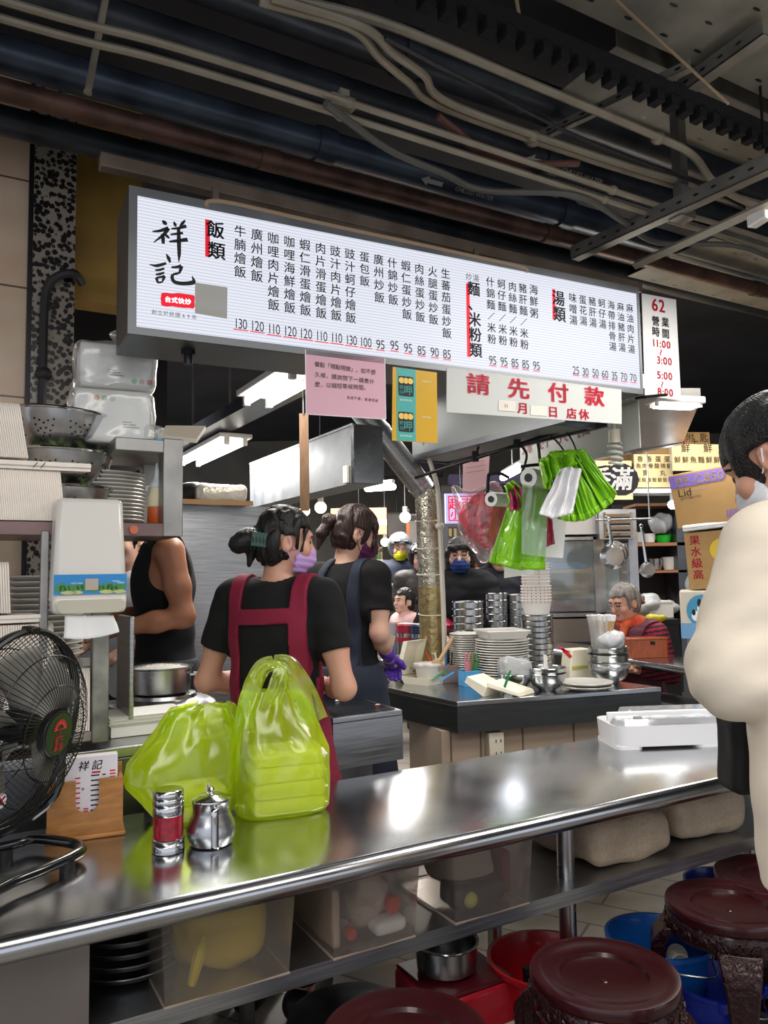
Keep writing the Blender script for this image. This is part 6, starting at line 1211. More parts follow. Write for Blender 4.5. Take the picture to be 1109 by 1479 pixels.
for k, (dx, col, lab) in enumerate(((.0, '#17854a', 'green peg lying in the open lunch box'), (.03, '#2e8fd0', 'blue peg lying in the open lunch box beside the green one'))):
    c = G(634 + k * 12, 976 + k * 2, IZ + .05); t = thing('clothes_peg', lab, 'peg', c); b = MB(); M_ = Matrix.Rotation(R(-28), 3, 'Y'); b.tube([c + M_ @ Vector(q_) for q_ in ((-.04, -.009, 0), (.03, -.009, .004), (.042, 0, .004), (.03, .009, .004), (-.04, .009, 0))], .0038, 6, True); b.build('peg_loop', mk('peg_' + col, col, .35), t); b = MB(); b.box(c, (.04, .008, .006), M=M_); b.build('peg_spring', mk('peg_' + col, col, .35), t)
c = P(741, 968, 3.44); t = thing('clothes_peg', 'green peg clipped on the turned over lunch box', 'peg', G(735, 975, IZ + .1)); c = P(733, 970, 3.50); c = P(733, 982, 3.48); b = MB(); M_ = Matrix.Rotation(R(-65), 3, 'Y'); b.tube([c + M_ @ Vector(q_) for q_ in ((-.035, -.009, 0), (.03, -.009, .004), (.040, 0, .004), (.03, .009, .004), (-.035, .009, 0))], .0042, 6, True); b.build('peg_loop', mk('peg_#17854a', '#17854a', .35), t); b = MB(); b.box(c, (.04, .008, .006), M=M_); b.build('peg_spring', mk('peg_#17854a', '#17854a', .35), t)
# ---- canisters with coloured lids, jug, ladles
def canister(px, Y, r, h, col, lab, dome=False):
    c = at(px, 960, Y); t = thing('canister', lab, 'canister', c); b = MB(); b.lathe([(r * .95, 0), (r, .006), (r, h), (r * .96, h), (0, h - .004)], c, 28); b.build('canister_body', bowl_m, t); m = mk('lid_' + col, col, .35, coat=.2)
    for k in range(2): b = MB(); z = h + .002 - k * .055; b.lathe([(r * 1.04, z - .03), (r * 1.07, z - .028), (r * 1.07, z), (r * 1.0, z + .004), (r * .99, z - .03)], c, 28); b.build('coloured_band', m, t)
    b = MB(); b.lathe([(r * 1.05, h), (r * 1.07, h + .02), (r * .95, h + .03), (r * .4, h + (.06 if dome else .034)), (0, h + (.065 if dome else .035))], c, 28); b.build('lid', m, t); return c
canister(588, 4.75, .062, .235, '#8e1830', 'steel canister with red bands, left of the navy one')
c = canister(612, 4.68, .075, .235, '#1d2442', 'steel canister with navy bands in the middle of the three')
canister(642, 4.70, .066, .235, '#a3203f', 'steel canister with a domed red lid, rightmost of the three', True)
c2 = at(560, 960, 4.9); t = thing('water_jug', 'clear plastic jug behind the canisters', 'jug', c2); b = MB(); b.lathe([(.07, 0), (.075, .01), (.08, .26), (.078, .26), (.072, .012), (0, .012)], c2, 28); b.build('jug_body', film('jug', '#d7dde2', .55, .6, .1), t); b = MB(); b.tube([c2 + Vector((-.08, 0, .22)), c2 + Vector((-.13, 0, .20)), c2 + Vector((-.13, 0, .10)), c2 + Vector((-.08, 0, .07))], .008, 8); b.build('handle', MATS['jug'], t)
t = thing('steel_basin', 'steel basin behind the open lunch boxes on the island', 'basin', at(566, 965, 4.35)); c3 = at(566, 965, 4.35); b = MB(); b.lathe([(.10, 0), (.12, .01), (.135, .10), (.145, .105), (.13, .10), (.11, .012), (0, .012)], c3, 32); b.build('basin_body', steel, t); b = MB(); b.tube([c3 + Vector((.142 * math.cos(a), .142 * math.sin(a), .104)) for a in [k * math.pi / 16 for k in range(32)]], .003, 5, True); b.build('rim', steel_pol, t)
for k, (p, q_, lab) in enumerate((((585, 955), (612, 938), 'steel ladle handle lying over the basin, left one'), ((598, 962), (628, 940), 'steel ladle handle lying over the basin, right one'))):
    a, e = P(*p, 4.2), P(*q_, 4.35); t = thing('ladle', lab, 'ladle', a); b = MB(); b.cyl(a, e, .012, n=10); b.build('handle', steel_pol, t); b = MB(); b.ell(a + (a - e).normalized() * .03 - ZZ * .01, (.035, .035, .02), n=14); b.build('ladle_bowl', steel_pol, t)
t = thing('white_tub', 'white plastic tub with printed lid behind the clear pen holder', 'tub', at(620, 965, 4.05)); c3 = at(620, 968, 4.05); b = MB(); b.lathe([(.06, 0), (.075, .09), (.08, .095), (0, .095)], c3, 24); b.build('tub_body', white_plastic, t); b = MB(); b.lathe([(.083, .093), (.083, .103), (.07, .106), (0, .106)], c3, 24); b.build('lid', mk('tub_lid', '#d8d2cf', .4, n=(30, .3)), t)
t = thing('wooden_paddle', 'tan wooden handle leaning behind the pens', 'paddle', P(640, 945, 4.0)); b = MB(); b.cyl(P(634, 955, 4.0), P(655, 920, 4.1), .011, .009, 10); b.build('handle', mk('paddle_wood', '#b89a78', .6), t); b = MB(); b.ell(P(631, 961, 4.0), (.03, .012, .035)); b.build('blade', mk('paddle_wood', '#b89a78', .6), t)
# ------------------------------------------------------------------ hanging rack with carrier bags
r0, r1 = P(600, 690, 4.05), P(842, 612, 3.35)
t = thing('hanging_rail', 'black rail with hooks hung under the range hood, holding carrier bags', 'rail', (r0 + r1) / 2); b = MB(); b.cyl(r0, r1, .0085, n=10); b.build('rail_bar', black_metal, t)
rp = lambda px: r0.lerp(r1, (px - 600) / 242)
for px, py in ((697, 590), (757, 600)): a = rp(px); b = MB(); e = P(px - 2, py, a.y); b.cyl(a, Vector((e.x, e.y, 2.1)), .006, n=8); b.build('hanger_rod', black_metal, t); b = MB(); b.box(a + ZZ * .01, (.03, .03, .05)); b.build('clamp', black_metal, t)
def hook(pts, m=black_metal, r=.006): b = MB(); b.tube(spline(pts, 5), r, 7); b.build('hook', m, t)
hook([rp(760) + ZZ * .005, P(760, 655, 3.6), P(758, 671, 3.6), P(752, 686, 3.6)]); hook([P(777, 640, 3.55), P(780, 671, 3.55)], r=.008); hook([P(752, 674, 3.57), P(766, 672, 3.57), P(780, 671, 3.57)], r=.008); hook([P(704, 722, 3.72), P(705, 690, 3.72), P(708, 685, 3.72), P(722, 684, 3.70), P(735, 690, 3.68)], r=.008); hook([rp(800), P(806, 640, 3.5), P(815, 652, 3.5)], r=.004); hook([rp(820), P(826, 636, 3.45), P(832, 650, 3.45)], r=.004)
t = thing('bulb', 'unlit spiral lamp hanging beside the rail, below the sign', 'bulb', P(888, 640, 3.4)); b = MB(); p = P(888, 640, 3.4); b.tube([p + Vector((.028 * math.cos(a), .028 * math.sin(a), -.004 * a)) for a in [k * .5 for k in range(50)]], .007, 6); b.build('glass_spiral', mk('bulb_white', '#c9ccc4', .3), t); b = MB(); b.cyl(p, p + ZZ * .06, .026, n=16); b.cyl(p + ZZ * .06, p + ZZ * .14, .006, n=8); b.build('socket', ivory, t)
t.name = 'spiral_lamp'
bagm = mk('bag_lime', '#82c418', .25, coat=.5, n=(5, .12), bump=(10, .25)); bagm2 = film('bag_lime_film', '#8fd021', .12, .5, .13, bump=(9, .5), trl=.4)
bagw = mk('bag_white_plastic', '#e9e9ec', .3, coat=.3, bump=(16, .5)); bagp = film('bag_pink_film', '#d84f86', .25, .4, .2, bump=(12, .5))
def hang(name, lab, top, bot, Y, m, pleats=6, amp=.012, seed=0, grp=None, nu=40, nv=16, mid=None, solid=.0015, fold=None, dy=0):
    """pleated sheet between two pixel polylines"""
    T0 = [P(*q_, Y) for q_ in top]; B_ = [P(*q_, Y - .02 + dy) for q_ in bot]; t = thing(name, lab, 'plastic bag', T0[len(T0) // 2], 0, grp)
    def poly(pp, u): x = u * (len(pp) - 1); i = min(int(x), len(pp) - 2); return pp[i].lerp(pp[i + 1], x - i)
    def fn(u, v):
        p = poly(T0, u).lerp(poly(B_, u), v); w = amp * (.35 + .65 * math.sin(v * math.pi * .8 + .3)) * math.sin(u * pleats * 2 * math.pi + seed + .8 * noise.noise(Vector((u * 3, v * 2, seed)))); return p + Vector((0, w + .02 * noise.noise(Vector((u * 4, v * 3, seed + 5))), .004 * noise.noise(Vector((u * 9, seed, v * 4)))))
    b = MB(); b.grid(fn, nu, nv); b.build('bag_sheet', m, t, smooth=180, solid=solid)
    if fold: 
        b = MB(); b.grid(lambda u, v: fn(u, fold[0] + (fold[1] - fold[0]) * v) - Vector((0, .008, 0)), nu, 4); b.build('folded_hem', m, t, smooth=180, solid=solid)
    return t
for i in range(6):
    hang('carrier_bag', 'lime green carrier bag in the bunch hanging below the clear roll', [(736 + i, 722), (790 - i * .5, 724)], [(706 + i * 3.5, 812 + i * 1.2), (745 + i * 3, 823 - i), (787 - i * .5, 823 - i * 2)], 3.62 + .006 * i, bagm, 2.2, .012, i, 'lime bags below the clear roll', fold=(.88, 1), nu=24)
hang('carrier_bag', 'lime green bag neck twisted above the hanging bunch of lime bags', [(728, 702), (738, 694), (748, 700)], [(735, 728), (765, 731), (788, 728)], 3.61, bagm, 3, .02, 4, None, fold=(.0, .3))
hang('carrier_bag', 'magenta carrier bag tucked behind the clear roll', [(733, 712), (742, 700), (757, 702)], [(738, 738), (750, 735), (757, 724)], 3.60, mk('bag_magenta', '#b8326f', .35, bump=(14, .4)), 3, .02, 2)
hang('carrier_bag', 'pale pink carrier bag hanging at the right of the lime bunch', [(786, 742), (797, 745)], [(785, 792), (802, 785)], 3.68, bagp, 2, .01, 1)
for i in range(9):
    f0, f1 = i / 9, (i + 1.5) / 9
    top_l, top_r = (793 + 45 * f0, 652 - 3 * f0), (798 + 45 * f1, 651 - 2 * f1); bl = [(805, 749), (822, 754), (845, 752), (862, 742), (884, 727), (889, 712)]
    def pb(f): x = min(.999, f) * 5; j = int(x); return (bl[j][0] + (bl[j + 1][0] - bl[j][0]) * (x - j), bl[j][1] + (bl[j + 1][1] - bl[j][1]) * (x - j))
    hang('carrier_bag', 'lime green carrier bag in the fanned out bunch right of the white bag', [top_l, top_r], [pb(f0), pb((f0 + f1) / 2), pb(f1)], 3.46 - .008 * i, bagm, 1.2, .018, i * 1.7, 'fanned out lime bags', nu=14, fold=(.9, 1))
hang('carrier_bag', 'lime green bag handles looped over the hook at the top of the fan', [(779, 668), (793, 655), (842, 650)], [(788, 700), (800, 690), (838, 668)], 3.40, bagm, 4, .025, 3, None, fold=(0, .3))
hang('carrier_bag', 'lime green bag corner hanging at the left of the white bag', [(778, 662), (797, 660)], [(786, 705), (797, 709)], 3.41, bagm, 2, .015, 8)
hang('carrier_bag', 'white carrier bag draped in front of the fanned out lime bags', [(808, 678), (822, 674), (840, 678)], [(778, 742), (795, 749), (812, 746), (826, 742)], 3.36, bagw, 3, .022, 6, None, fold=(.9, 1))
t = thing('bag_roll', 'roll of clear bags on the hook above the lime bunch', 'bag roll', P(765, 690, 3.57)); a, e = P(763, 690, 3.53), P(786, 693, 3.63); b = MB(); b.cyl(a, e, .045, n=24); b.build('roll_body', mk('roll_white', '#d5dad6', .35), t); b = MB(); d = (a - e).normalized(); b.cyl(a, a + d * .004, .020, n=16); b.build('roll_core', ink, t)
b = MB(); A_, B_, C_, D_ = P(753, 700, 3.53), P(790, 706, 3.56), P(787, 805, 3.55), P(752, 800, 3.55); b.grid(lambda u, v: A_.lerp(B_, u).lerp(D_.lerp(C_, u), v) + Vector((0, -.02 + .004 * math.sin(u * 9 + v * 3), 0)), 12, 12); b.build('loose_sheet', film('sheet_film', '#a8c98a', .5, .5, .2, bump=(9, .4), dens='#cfe0c4'), t)
t = thing('bag_roll', 'small roll of clear bags on the left hook beside the red string bag', 'bag roll', P(708, 720, 3.72)); a, e = P(709, 721, 3.69), P(728, 722, 3.78); b = MB(); b.cyl(a, e, .035, n=20); b.build('roll_body', MATS['roll_white'], t); b = MB(); d = (a - e).normalized(); b.cyl(a, a + d * .004, .016, n=14); b.build('roll_core', ink, t)
# clear bag of red strings
t = thing('string_bag', 'clear bag full of red plastic strings hanging at the left of the rail', 'bag', P(697, 745, 3.85)); c = P(697, 742, 3.85)
soft('red_strings', [('e', (0, 0, 0), (.115, .06, .10)), ('e', (.01, 0, -.09), (.07, .045, .07)), ('e', (.04, 0, .06), (.06, .05, .06))], .008, mk('red_string', '#d01236', .35, n=(40, .45, (1, 1, .3)), bump=(55, 1.0, (1, 1, .25)), coat=.3), t, post=lambda D, X, Y, Z: D + .014 * wob(X, Y, Z, 60, 3), k=.04, local=True)
soft('bag_film', [('e', (0, 0, -.02), (.125, .07, .16)), ('c', (0, 0, -.1), (-.005, 0, -.205), .07, .03), ('c', (-.08, 0, .06), (-.135, 0, .14), .05, .02), ('c', (.03, 0, .06), (.06, 0, .13), .07, .04)], .010, film('string_film', '#eef2f8', .88, .2, .15, bump=(16, .6), dens='#f8f8fb'), t, post=lambda D, X, Y, Z: D + .008 * wob(X, Y, Z, 30, 7), k=.05)
t = thing('paper_sheet', 'white paper sheet hanging behind the lime bags', 'paper', P(800, 780, 3.75)); b = MB(); b.slab([P(760, 803, 3.75), P(813, 806, 3.75), P(818, 748, 3.75), P(790, 748, 3.75)], (0, .0015, 0)); b.build('sheet', paper, t, smooth=0); b = MB(); b.slab([P(728, 835, 3.78), P(770, 829, 3.78), P(775, 815, 3.78), P(728, 812, 3.78)], (0, .0015, 0)); b.build('lower_sheet', paper, t, smooth=0)
t = thing('notice_card', 'pale pink paper hanging behind the rail near the black rod', 'notice', P(688, 690, 4.4)); b = MB(); b.slab([P(668, 712, 4.4), P(705, 705, 4.4), P(707, 655, 4.4), P(669, 660, 4.4)], (0, .002, 0)); b.build('card', mk('pale_pink', '#cfa6ac', .6), t, smooth=0)
b = MB()
for k in range(3): a, e = P(673, 683 - k * 7, 4.395), P(700, 679 - k * 7, 4.395); b.ribbon([a, e], [.004, .004], Vector((0, -1, 0)), .001)
b.build('text_line', mk('print_rose', '#9c7f86', .6), t, smooth=0)
# ------------------------------------------------------------------ people
skin_a = mk('skin_a', '#c4927c', .5, n=(14, .08)); skin_b = mk('skin_b', '#d0a690', .5, n=(14, .06)); skin_t = mk('skin_tan', '#96644a', .48, n=(14, .1))
feat = mk('eye_dark', '#2a1b18', .4); lipm = mk('lips', '#a65a55', .5)
def v3(*a): return np.array(a, float)
def hand(w, d, pn, s, curl=.6, sz=1.0):
    """palm and five fingers; d along the hand, pn palm normal, s = +1 / -1 thumb side"""
    d = d / np.linalg.norm(d); pn = pn - d * (pn @ d); pn = pn / np.linalg.norm(pn); x = np.cross(d, pn) * s; o = []
    o.append(('e', w + d * .045 * sz, (.04 * sz, .042 * sz, .04 * sz), None)); o[0] = ('c', w + d * .015 * sz, w + d * .06 * sz, .024 * sz, .027 * sz); o.append(('c', w + d * .06 * sz + x * .022, w + d * .06 * sz - x * .022, .014 * sz, .013 * sz))
    for i, (q, L) in enumerate(((.027, .068), (.009, .078), (-.009, .072), (-.026, .056))):
        p = w + d * .075 * sz + x * q * sz; a = curl * (1 + .08 * i)
        for k, f in enumerate((.45, .32, .23)):
            dd = d * math.cos(a * (k + .6)) + pn * math.sin(a * (k + .6)); e = p + dd * L * f * sz; o.append(('c', p, e, (.0088 - .0008 * k) * sz, (.0082 - .0009 * k) * sz, {'k': .006})); p = e
    p = w + d * .025 * sz + x * .024 * sz
    for k, (L, a) in enumerate(((.035, .7), (.028, .35))):
        dd = d * math.cos(a) + x * math.sin(a) + pn * .35; dd = dd / np.linalg.norm(dd); e = p + dd * L * sz; o.append(('c', p, e, .0105 * sz, .009 * sz, {'k': .008})); p = e
    return o
def infl(pr, d): return [(p[0], p[1], p[2], p[3] + d, p[4] + d) + tuple(p[5:]) if p[0] == 'c' else (p[0], p[1], tuple(r + d for r in p[2])) + tuple(p[3:]) for p in pr]
def cut(c, pl):
    def f(D, X, Y, Z):
        for (n, o) in pl: D = np.maximum(D, n[0] * X + n[1] * Y + n[2] * Z - o)
        return D
    return f
class Person: pass
def person(label, loc, rz, S=1.0, dz=0, yaw=0, pitch=0, lean=0.0, LA=None, RA=None, seated=False, h=.007, skin=None, hands=True, wide=1.0, curl=.6, head=1.0, bust=0):
    p = Person(); p.wide = wide; skin = skin or skin_b
    def j(x, y, z): return v3(x * S * (wide if z > .6 else 1), (y + lean * max(0, z - .95)) * S, z * S + dz)
    p.j = j; p.S = S; p.root = thing('person', label, 'person', (loc.x, loc.y, 0), R(rz))
    LA = LA or ((-.20, .0, 1.12), (-.20, .06, .88)); RA = RA or ((.20, .0, 1.12), (.20, .06, .88))
    p.torso = [('e', j(0, 0, .93), (.155 * S * wide, .11 * S, .13 * S)), ('e', j(0, 0, 1.08), (.137 * S * wide, .098 * S, .16 * S)), ('e', j(0, 0, 1.26), (.155 * S * wide, .108 * S, .17 * S)), ('c', j(-.125, 0, 1.372), j(.125, 0, 1.372), .058 * S, .058 * S)]
    if bust: p.torso += [('e', j(x, .085, 1.24), (.06 * S, .055 * S, .06 * S)) for x in (-.07, .07)]
    p.neck = [('c', j(0, -.01, 1.38), j(0, .012, 1.49), .056 * S, .050 * S)]
    p.arms = []; hp = []
    for s, A in ((-1, LA), (1, RA)):
        sh, el, wr = j(s * .165, 0, 1.375), j(*A[0]), j(*A[1]); p.arms.append((sh, el, wr))
        if hands:
            d = wr - el; hp += hand(wr, d, v3(0, 0, -1) + v3(0, .3, 0) if abs(d[2]) < .7 * np.linalg.norm(d) else v3(-s, 0, 0), -s, curl, S)
    armp = []
    for sh, el, wr in p.arms: m = el * .62 + wr * .38; armp += [('c', sh, sh * .45 + el * .55, .050 * S, .044 * S), ('c', sh * .45 + el * .55, el, .044 * S, .037 * S), ('c', el, m, .038 * S, .036 * S), ('c', m, wr, .036 * S, .024 * S)]
    p.armp = armp; p.legs = []
    for s in (-1, 1):
        if seated: a, k, f = j(s * .09, 0, .90), j(s * .11, .40, .88), j(s * .11, .40, .88); f[2] = .10
        else: a, k, f = j(s * .085, 0, .92), j(s * .095, .02, .5), j(s * .095, -.01, .09); f[2] = .09
        if not seated: k[2] = (a[2] + f[2]) / 2
        p.legs += [('c', a, k, .085 * S, .058 * S), ('c', k, f, .056 * S, .038 * S)]; p.feet = getattr(p, 'feet', []) + [('c', v3(f[0], f[1] - .03, .045), v3(f[0], f[1] + .15, .035), .042, .033)]
    HM = Matrix.Rotation(R(yaw), 3, 'Z') @ Matrix.Rotation(R(-pitch), 3, 'X'); nb = Vector(j(0, .0, 1.47)); q = S * .98 * head
    p.HM = HM; p.hc = nb + HM @ Vector((0, .018, .105)) * q; p.q = q; M = np.array(HM)
    def hd(x, y, z): return np.array(p.hc + HM @ Vector((x, y, z)) * q)
    p.hd = hd
    p.skull = [('e', hd(0, -.012, .022), (.074 * q, .094 * q, .093 * q), M), ('e', hd(0, .022, -.045), (.058 * q, .066 * q, .072 * q), M)]
    face = [('c', hd(0, .085, .012), hd(0, .105, -.025), .009 * q, .014 * q, {'k': .012}), ('e', hd(0, .072, -.085), (.024 * q, .020 * q, .018 * q), M), ('e', hd(0, .080, -.058), (.024 * q, .014 * q, .012 * q), M, {'k': .012}), ('c', hd(-.04, .074, .030), hd(.04, .074, .030), .012 * q, .012 * q)]
    for s in (-1, 1): face += [('e', hd(s * .042, .062, -.025), (.024 * q, .022 * q, .022 * q), M), ('e', hd(s * .076, -.012, -.012), (.010 * q, .021 * q, .033 * q), M, {'k': .008}), ('e', hd(s * .084, -.006, -.008), (.006 * q, .010 * q, .017 * q), M, {'neg': True, 'k': .006}), ('e', hd(s * .031, .086, .008), (.014 * q, .012 * q, .008 * q), M, {'neg': True, 'k': .01}), ('e', hd(s * .031, .075, .007), (.013 * q, .012 * q, .010 * q), M, {'k': .004})]
    Mi = np.array(HM.transposed()); hc = np.array(p.hc)
    def mf(x, y, z):
        P_ = (np.stack([x, y, z], 1) - hc) @ Mi.T / q; X, Y, Z = P_.T; r = np.zeros(len(X), int); fr = Y > .055
        r[fr & (np.abs(np.abs(X) - .031) < .013) & (np.abs(Z - .006) < .0050)] = 1; r[fr & (np.abs(np.abs(X) - .033) < .02) & (np.abs(Z - .030 + (np.abs(X) - .033) ** 2 * 12) < .0042)] = 1; r[fr & (np.abs(X) < .022) & (np.abs(Z + .058) < .0075)] = 2; return r
    p.body = soft('body', p.torso + p.neck + p.armp + p.legs + p.feet + p.skull + face + hp, h, [skin, feat, lipm], p.root, k=.028, mfn=mf)
    p.hands = hp; return p
def hair(p, m, extra=(), y0=.035, z0=.05, back=-.09, amp=.004, h=.006, name='hair', thick=.013, fringe=0):
    M = np.array(p.HM); Mi = np.array(p.HM.transposed()); hc = np.array(p.hc); q = p.q
    pr = [('e', p.hd(0, -.014, .026), ((.074 + thick) * q, (.094 + thick) * q, (.093 + thick) * q), M), ('e', p.hd(0, -.045, -.03), ((.062 + thick) * q, .062 * q, .075 * q), M)]
    def post(D, X, Y, Z):
        x, y, z = (Mi[0, 0] * (X - hc[0]) + Mi[0, 1] * (Y - hc[1]) + Mi[0, 2] * (Z - hc[2])) / q, (Mi[1, 0] * (X - hc[0]) + Mi[1, 1] * (Y - hc[1]) + Mi[1, 2] * (Z - hc[2])) / q, (Mi[2, 0] * (X - hc[0]) + Mi[2, 1] * (Y - hc[1]) + Mi[2, 2] * (Z - hc[2])) / q
        D = np.maximum(D, np.minimum(y - y0 + fringe * np.minimum(0, z), z0 - z) * q); D = np.maximum(D, (back - z) * q)
        D = np.maximum(D, -np.maximum(np.maximum(np.abs(z + .015) - .034, np.abs(y + .008) - .026), .060 - np.abs(x)) * q)
        return D + amp * np.sin(90 * x + 40 * y + 8 * wob(X, Y, Z, 30, 3))
    ob = soft(name, pr, h, m, p.root, post=post, k=.03)
    for e in extra: soft(e[0], e[1], h * .8, e[2], ob, post=lambda D, X, Y, Z: D + amp * 1.2 * wob(X, Y, Z, 90, 4), k=.02)
    return ob
def mask(p, m, strap=True):
    M = np.array(p.HM); Mi = np.array(p.HM.transposed()); hc = np.array(p.hc); q = p.q
    def post(D, X, Y, Z):
        y = (Mi[1, 0] * (X - hc[0]) + Mi[1, 1] * (Y - hc[1]) + Mi[1, 2] * (Z - hc[2])) / q; z = (Mi[2, 0] * (X - hc[0]) + Mi[2, 1] * (Y - hc[1]) + Mi[2, 2] * (Z - hc[2])) / q
        return np.maximum(np.maximum(D, (.028 - y) * q), np.maximum(z + .012 - .25 * (y - .1), -.108 - z) * q) + .0015 * np.sin(z * 260)
    o = soft('face_mask', [('e', p.hd(0, .028, -.052), (.067 * q, .076 * q, .076 * q), M), ('c', p.hd(0, .088, -.01), p.hd(0, .096, -.05), .018 * q, .024 * q)], .005, m, p.root, post=post, k=.03)
    if strap:
        for s in (-1, 1):
            for z in (-.022, -.09): b = MB(); b.tube(spline([p.hd(s * .058, .042, z), p.hd(s * .074, .012, z * .6 - .012), p.hd(s * .083, -.012, -.010 + .02 * (1 if z > -.05 else -1))], 4), .0017, 5); b.build('mask_strap', m, o, local=True)
def top(p, name, m, d=.014, sleeve=.55, hem=.86, neck=1.43, amp=.004, fs=22, h=.007, bulk=0, quilt=0, crease=.003, tank=False, extra=(), lo=.0, mfn=None, k=.03):
    """upper garment over the torso; sleeve = share of the arm covered"""
    S = p.S; pr = infl(p.torso, d + bulk); arms = p.arms
    if not tank:
        for sh, el, wr in p.arms:
            if sleeve <= 1: e = sh + (el - sh) * sleeve; pr += [('c', sh, e, (.056 + bulk) * S + d * .6, (.056 + bulk) * S + d * .6)]
            else: e = el + (wr - el) * (sleeve - 1); pr += [('c', sh, el, (.056 + bulk) * S + d * .5, (.050 + bulk) * S + d * .5), ('c', el, e, (.050 + bulk) * S + d * .5, (.036 + bulk * .6) * S + d * .5)]
    pr += list(extra); hz = p.j(0, 0, hem)[2]; nz = p.j(0, 0, neck)[2]; arms = p.arms
    def post(D, X, Y, Z):
        D = D + amp * wob(X, Y, Z, fs, 5)
        for sh, el, wr in arms:
            for q_, w_ in ((el, .10), (sh * .8 + el * .2 - v3(0, 0, .08), .12)): D = D + crease * np.exp(-((X - q_[0]) ** 2 + (Y - q_[1]) ** 2 + (Z - q_[2]) ** 2) / w_ ** 2) * np.sin(95 * (Z * .8 + (Y - q_[1]) * .6 + .02 * wob(X, Y, Z, 20, 4)))
        if quilt: D = D - .004 * np.abs(np.sin(Z * quilt + wob(X, Y, Z, 14, 9))) + .003 + .004 * wob(X, Y, Z, 45, 6)
        D = np.maximum(D, hz - Z); r = np.sqrt(X ** 2 + (Y - p.j(0, .0, 1.45)[1]) ** 2 + ((Z - p.j(0, 0, neck + .035)[2]) * 1.0) ** 2); D = np.maximum(D, .066 * S - r) if neck else D
        if sleeve <= 1 and not tank:
            for sh, el, wr in arms: d_ = (el - sh) / np.linalg.norm(el - sh); t_ = (X - sh[0]) * d_[0] + (Y - sh[1]) * d_[1] + (Z - sh[2]) * d_[2]; far = np.abs(X) > .157 * S * p.wide + d + bulk + .003; D = np.where(far, np.maximum(D, t_ - np.linalg.norm(el - sh) * sleeve), D)
        if tank:
            for s in (-1, 1): D = np.maximum(D, .072 * S - np.sqrt((X - s * .185 * S) ** 2 * 1.0 + (Z - p.j(0, 0, 1.33)[2]) ** 2 * .45))
        return D
    return soft(name, pr, h, m, p.root, post=post, k=k, mfn=mfn)
def trousers(p, m, h=.011, topz=.98):
    z = p.j(0, 0, topz)[2]; soft('trousers', infl(p.torso[:2] + p.legs, .016), h, m, p.root, post=lambda D, X, Y, Z: np.maximum(np.maximum(D + .004 * wob(X, Y, Z, 20, 8), Z - z), .10 - Z))
def shoes(p, m): soft('shoe', infl(p.feet[:1], .012), .010, m, p.root); soft('shoe', infl(p.feet[1:], .012), .010, m, p.root)
blk_hair = mk('black_hair', '#0b090a', .5, n=(60, .6, (1, 1, .15)), bump=(120, .5, (1, 1, .12))); brn_hair = mk('brown_hair', '#2e1d17', .5, n=(60, .5, (1, 1, .15)), bump=(120, .8, (1, 1, .12)))
blk_cloth = mk('black_cloth', '#0c0c0e', .9, n=(30, .2), bump=(260, .15)); maroon = mk('maroon_cloth', '#7d1232', .8, bump=(300, .2)); navy = mk('navy_cloth', '#1b2233', .8, bump=(240, .2)); dshoe = mk('shoe_black', '#151416', .5)
dark_tr = mk('dark_trousers', '#1e2026', .85)
# worker in the maroon apron
p = person('worker with hair in a claw clip, black tee, maroon apron and lilac mask', P(398, 900, 2.66), -18, .98, 0, -52, 8, .03, ((-.262, .0, 1.075), (-.13, .21, 1.04)), ((.245, -.02, 1.07), (.07, .25, 1.04)), skin=skin_a, wide=1.06, h=.006)
hd = p.hd
hair(p, blk_hair, (('hair_bun', [('e', hd(.0, -.135, -.012), (.045, .048, .042)), ('e', hd(.01, -.17, -.03), (.035, .03, .035)), ('c', hd(0, -.10, 0), hd(0, -.13, -.01), .03, .035), ('c', hd(.0, -.12, -.05), hd(.0, -.12, -.10), .02, .006)], blk_hair), ('side_lock', [('c', hd(.062, .055, .05), hd(.074, .045, -.03), .010, .004)], blk_hair)), y0=.03, z0=.055, back=-.095)
b = MB(); c = Vector(hd(.012, -.118, -.01))
for i in range(5): b.tube(spline([c + p.HM @ Vector((.03, -.012 + .012 * i, .035)), c + p.HM @ Vector((.052, -.012 + .012 * i, .0)), c + p.HM @ Vector((.03, -.012 + .012 * i, -.035))], 4), .0035, 6)
b.box(c + p.HM @ Vector((.045, .012, .0)), (.012, .06, .05), M=p.HM); b.build('hair_clip', mk('clip_green', '#123c33', .3, coat=.4), p.root, local=True, bevel=.003)
mask(p, mk('mask_lilac', '#b795cf', .7))
top(p, 'tee_shirt', blk_cloth, .014, .60, .86, 1.425, .005, 24, .006); trousers(p, dark_tr); shoes(p, dshoe)
tor = infl(p.torso, .026)
def apost(D, X, Y, Z):
    S = p.S; yb = Y < .02; D = D + .004 * wob(X, Y, Z, 18, 5)
    strap = np.minimum(np.abs(X + .118) - .026, np.abs(X - .118) - .026); up = np.maximum(strap, .98 - Z); band = np.maximum(np.abs(Z - 1.285 - .03 * X) - .026, np.abs(X) - .13)
    skirt = np.maximum(Z - (1.02 + .10 * (X - .02)), -(X - .015 + .25 * np.maximum(0, .0 - Y)) * .9); skirt = np.where(Y > -.02, np.maximum(Z - 1.08, -10 + 0 * X), skirt); bib = np.where(Y > .03, np.maximum(Z - 1.30, np.abs(X) - .15), 1.0)
    reg = np.minimum(np.minimum(up, band), np.minimum(skirt, bib)); return np.maximum(np.maximum(D, reg), np.maximum(.50 - Z, 0 * Z - 1))
soft('apron', tor + [('c', p.j(-.06, 0, .9), p.j(-.08, 0, .5), .12, .17), ('c', p.j(.06, 0, .9), p.j(.09, 0, .5), .13, .19)], .006, maroon, p.root, post=apost)
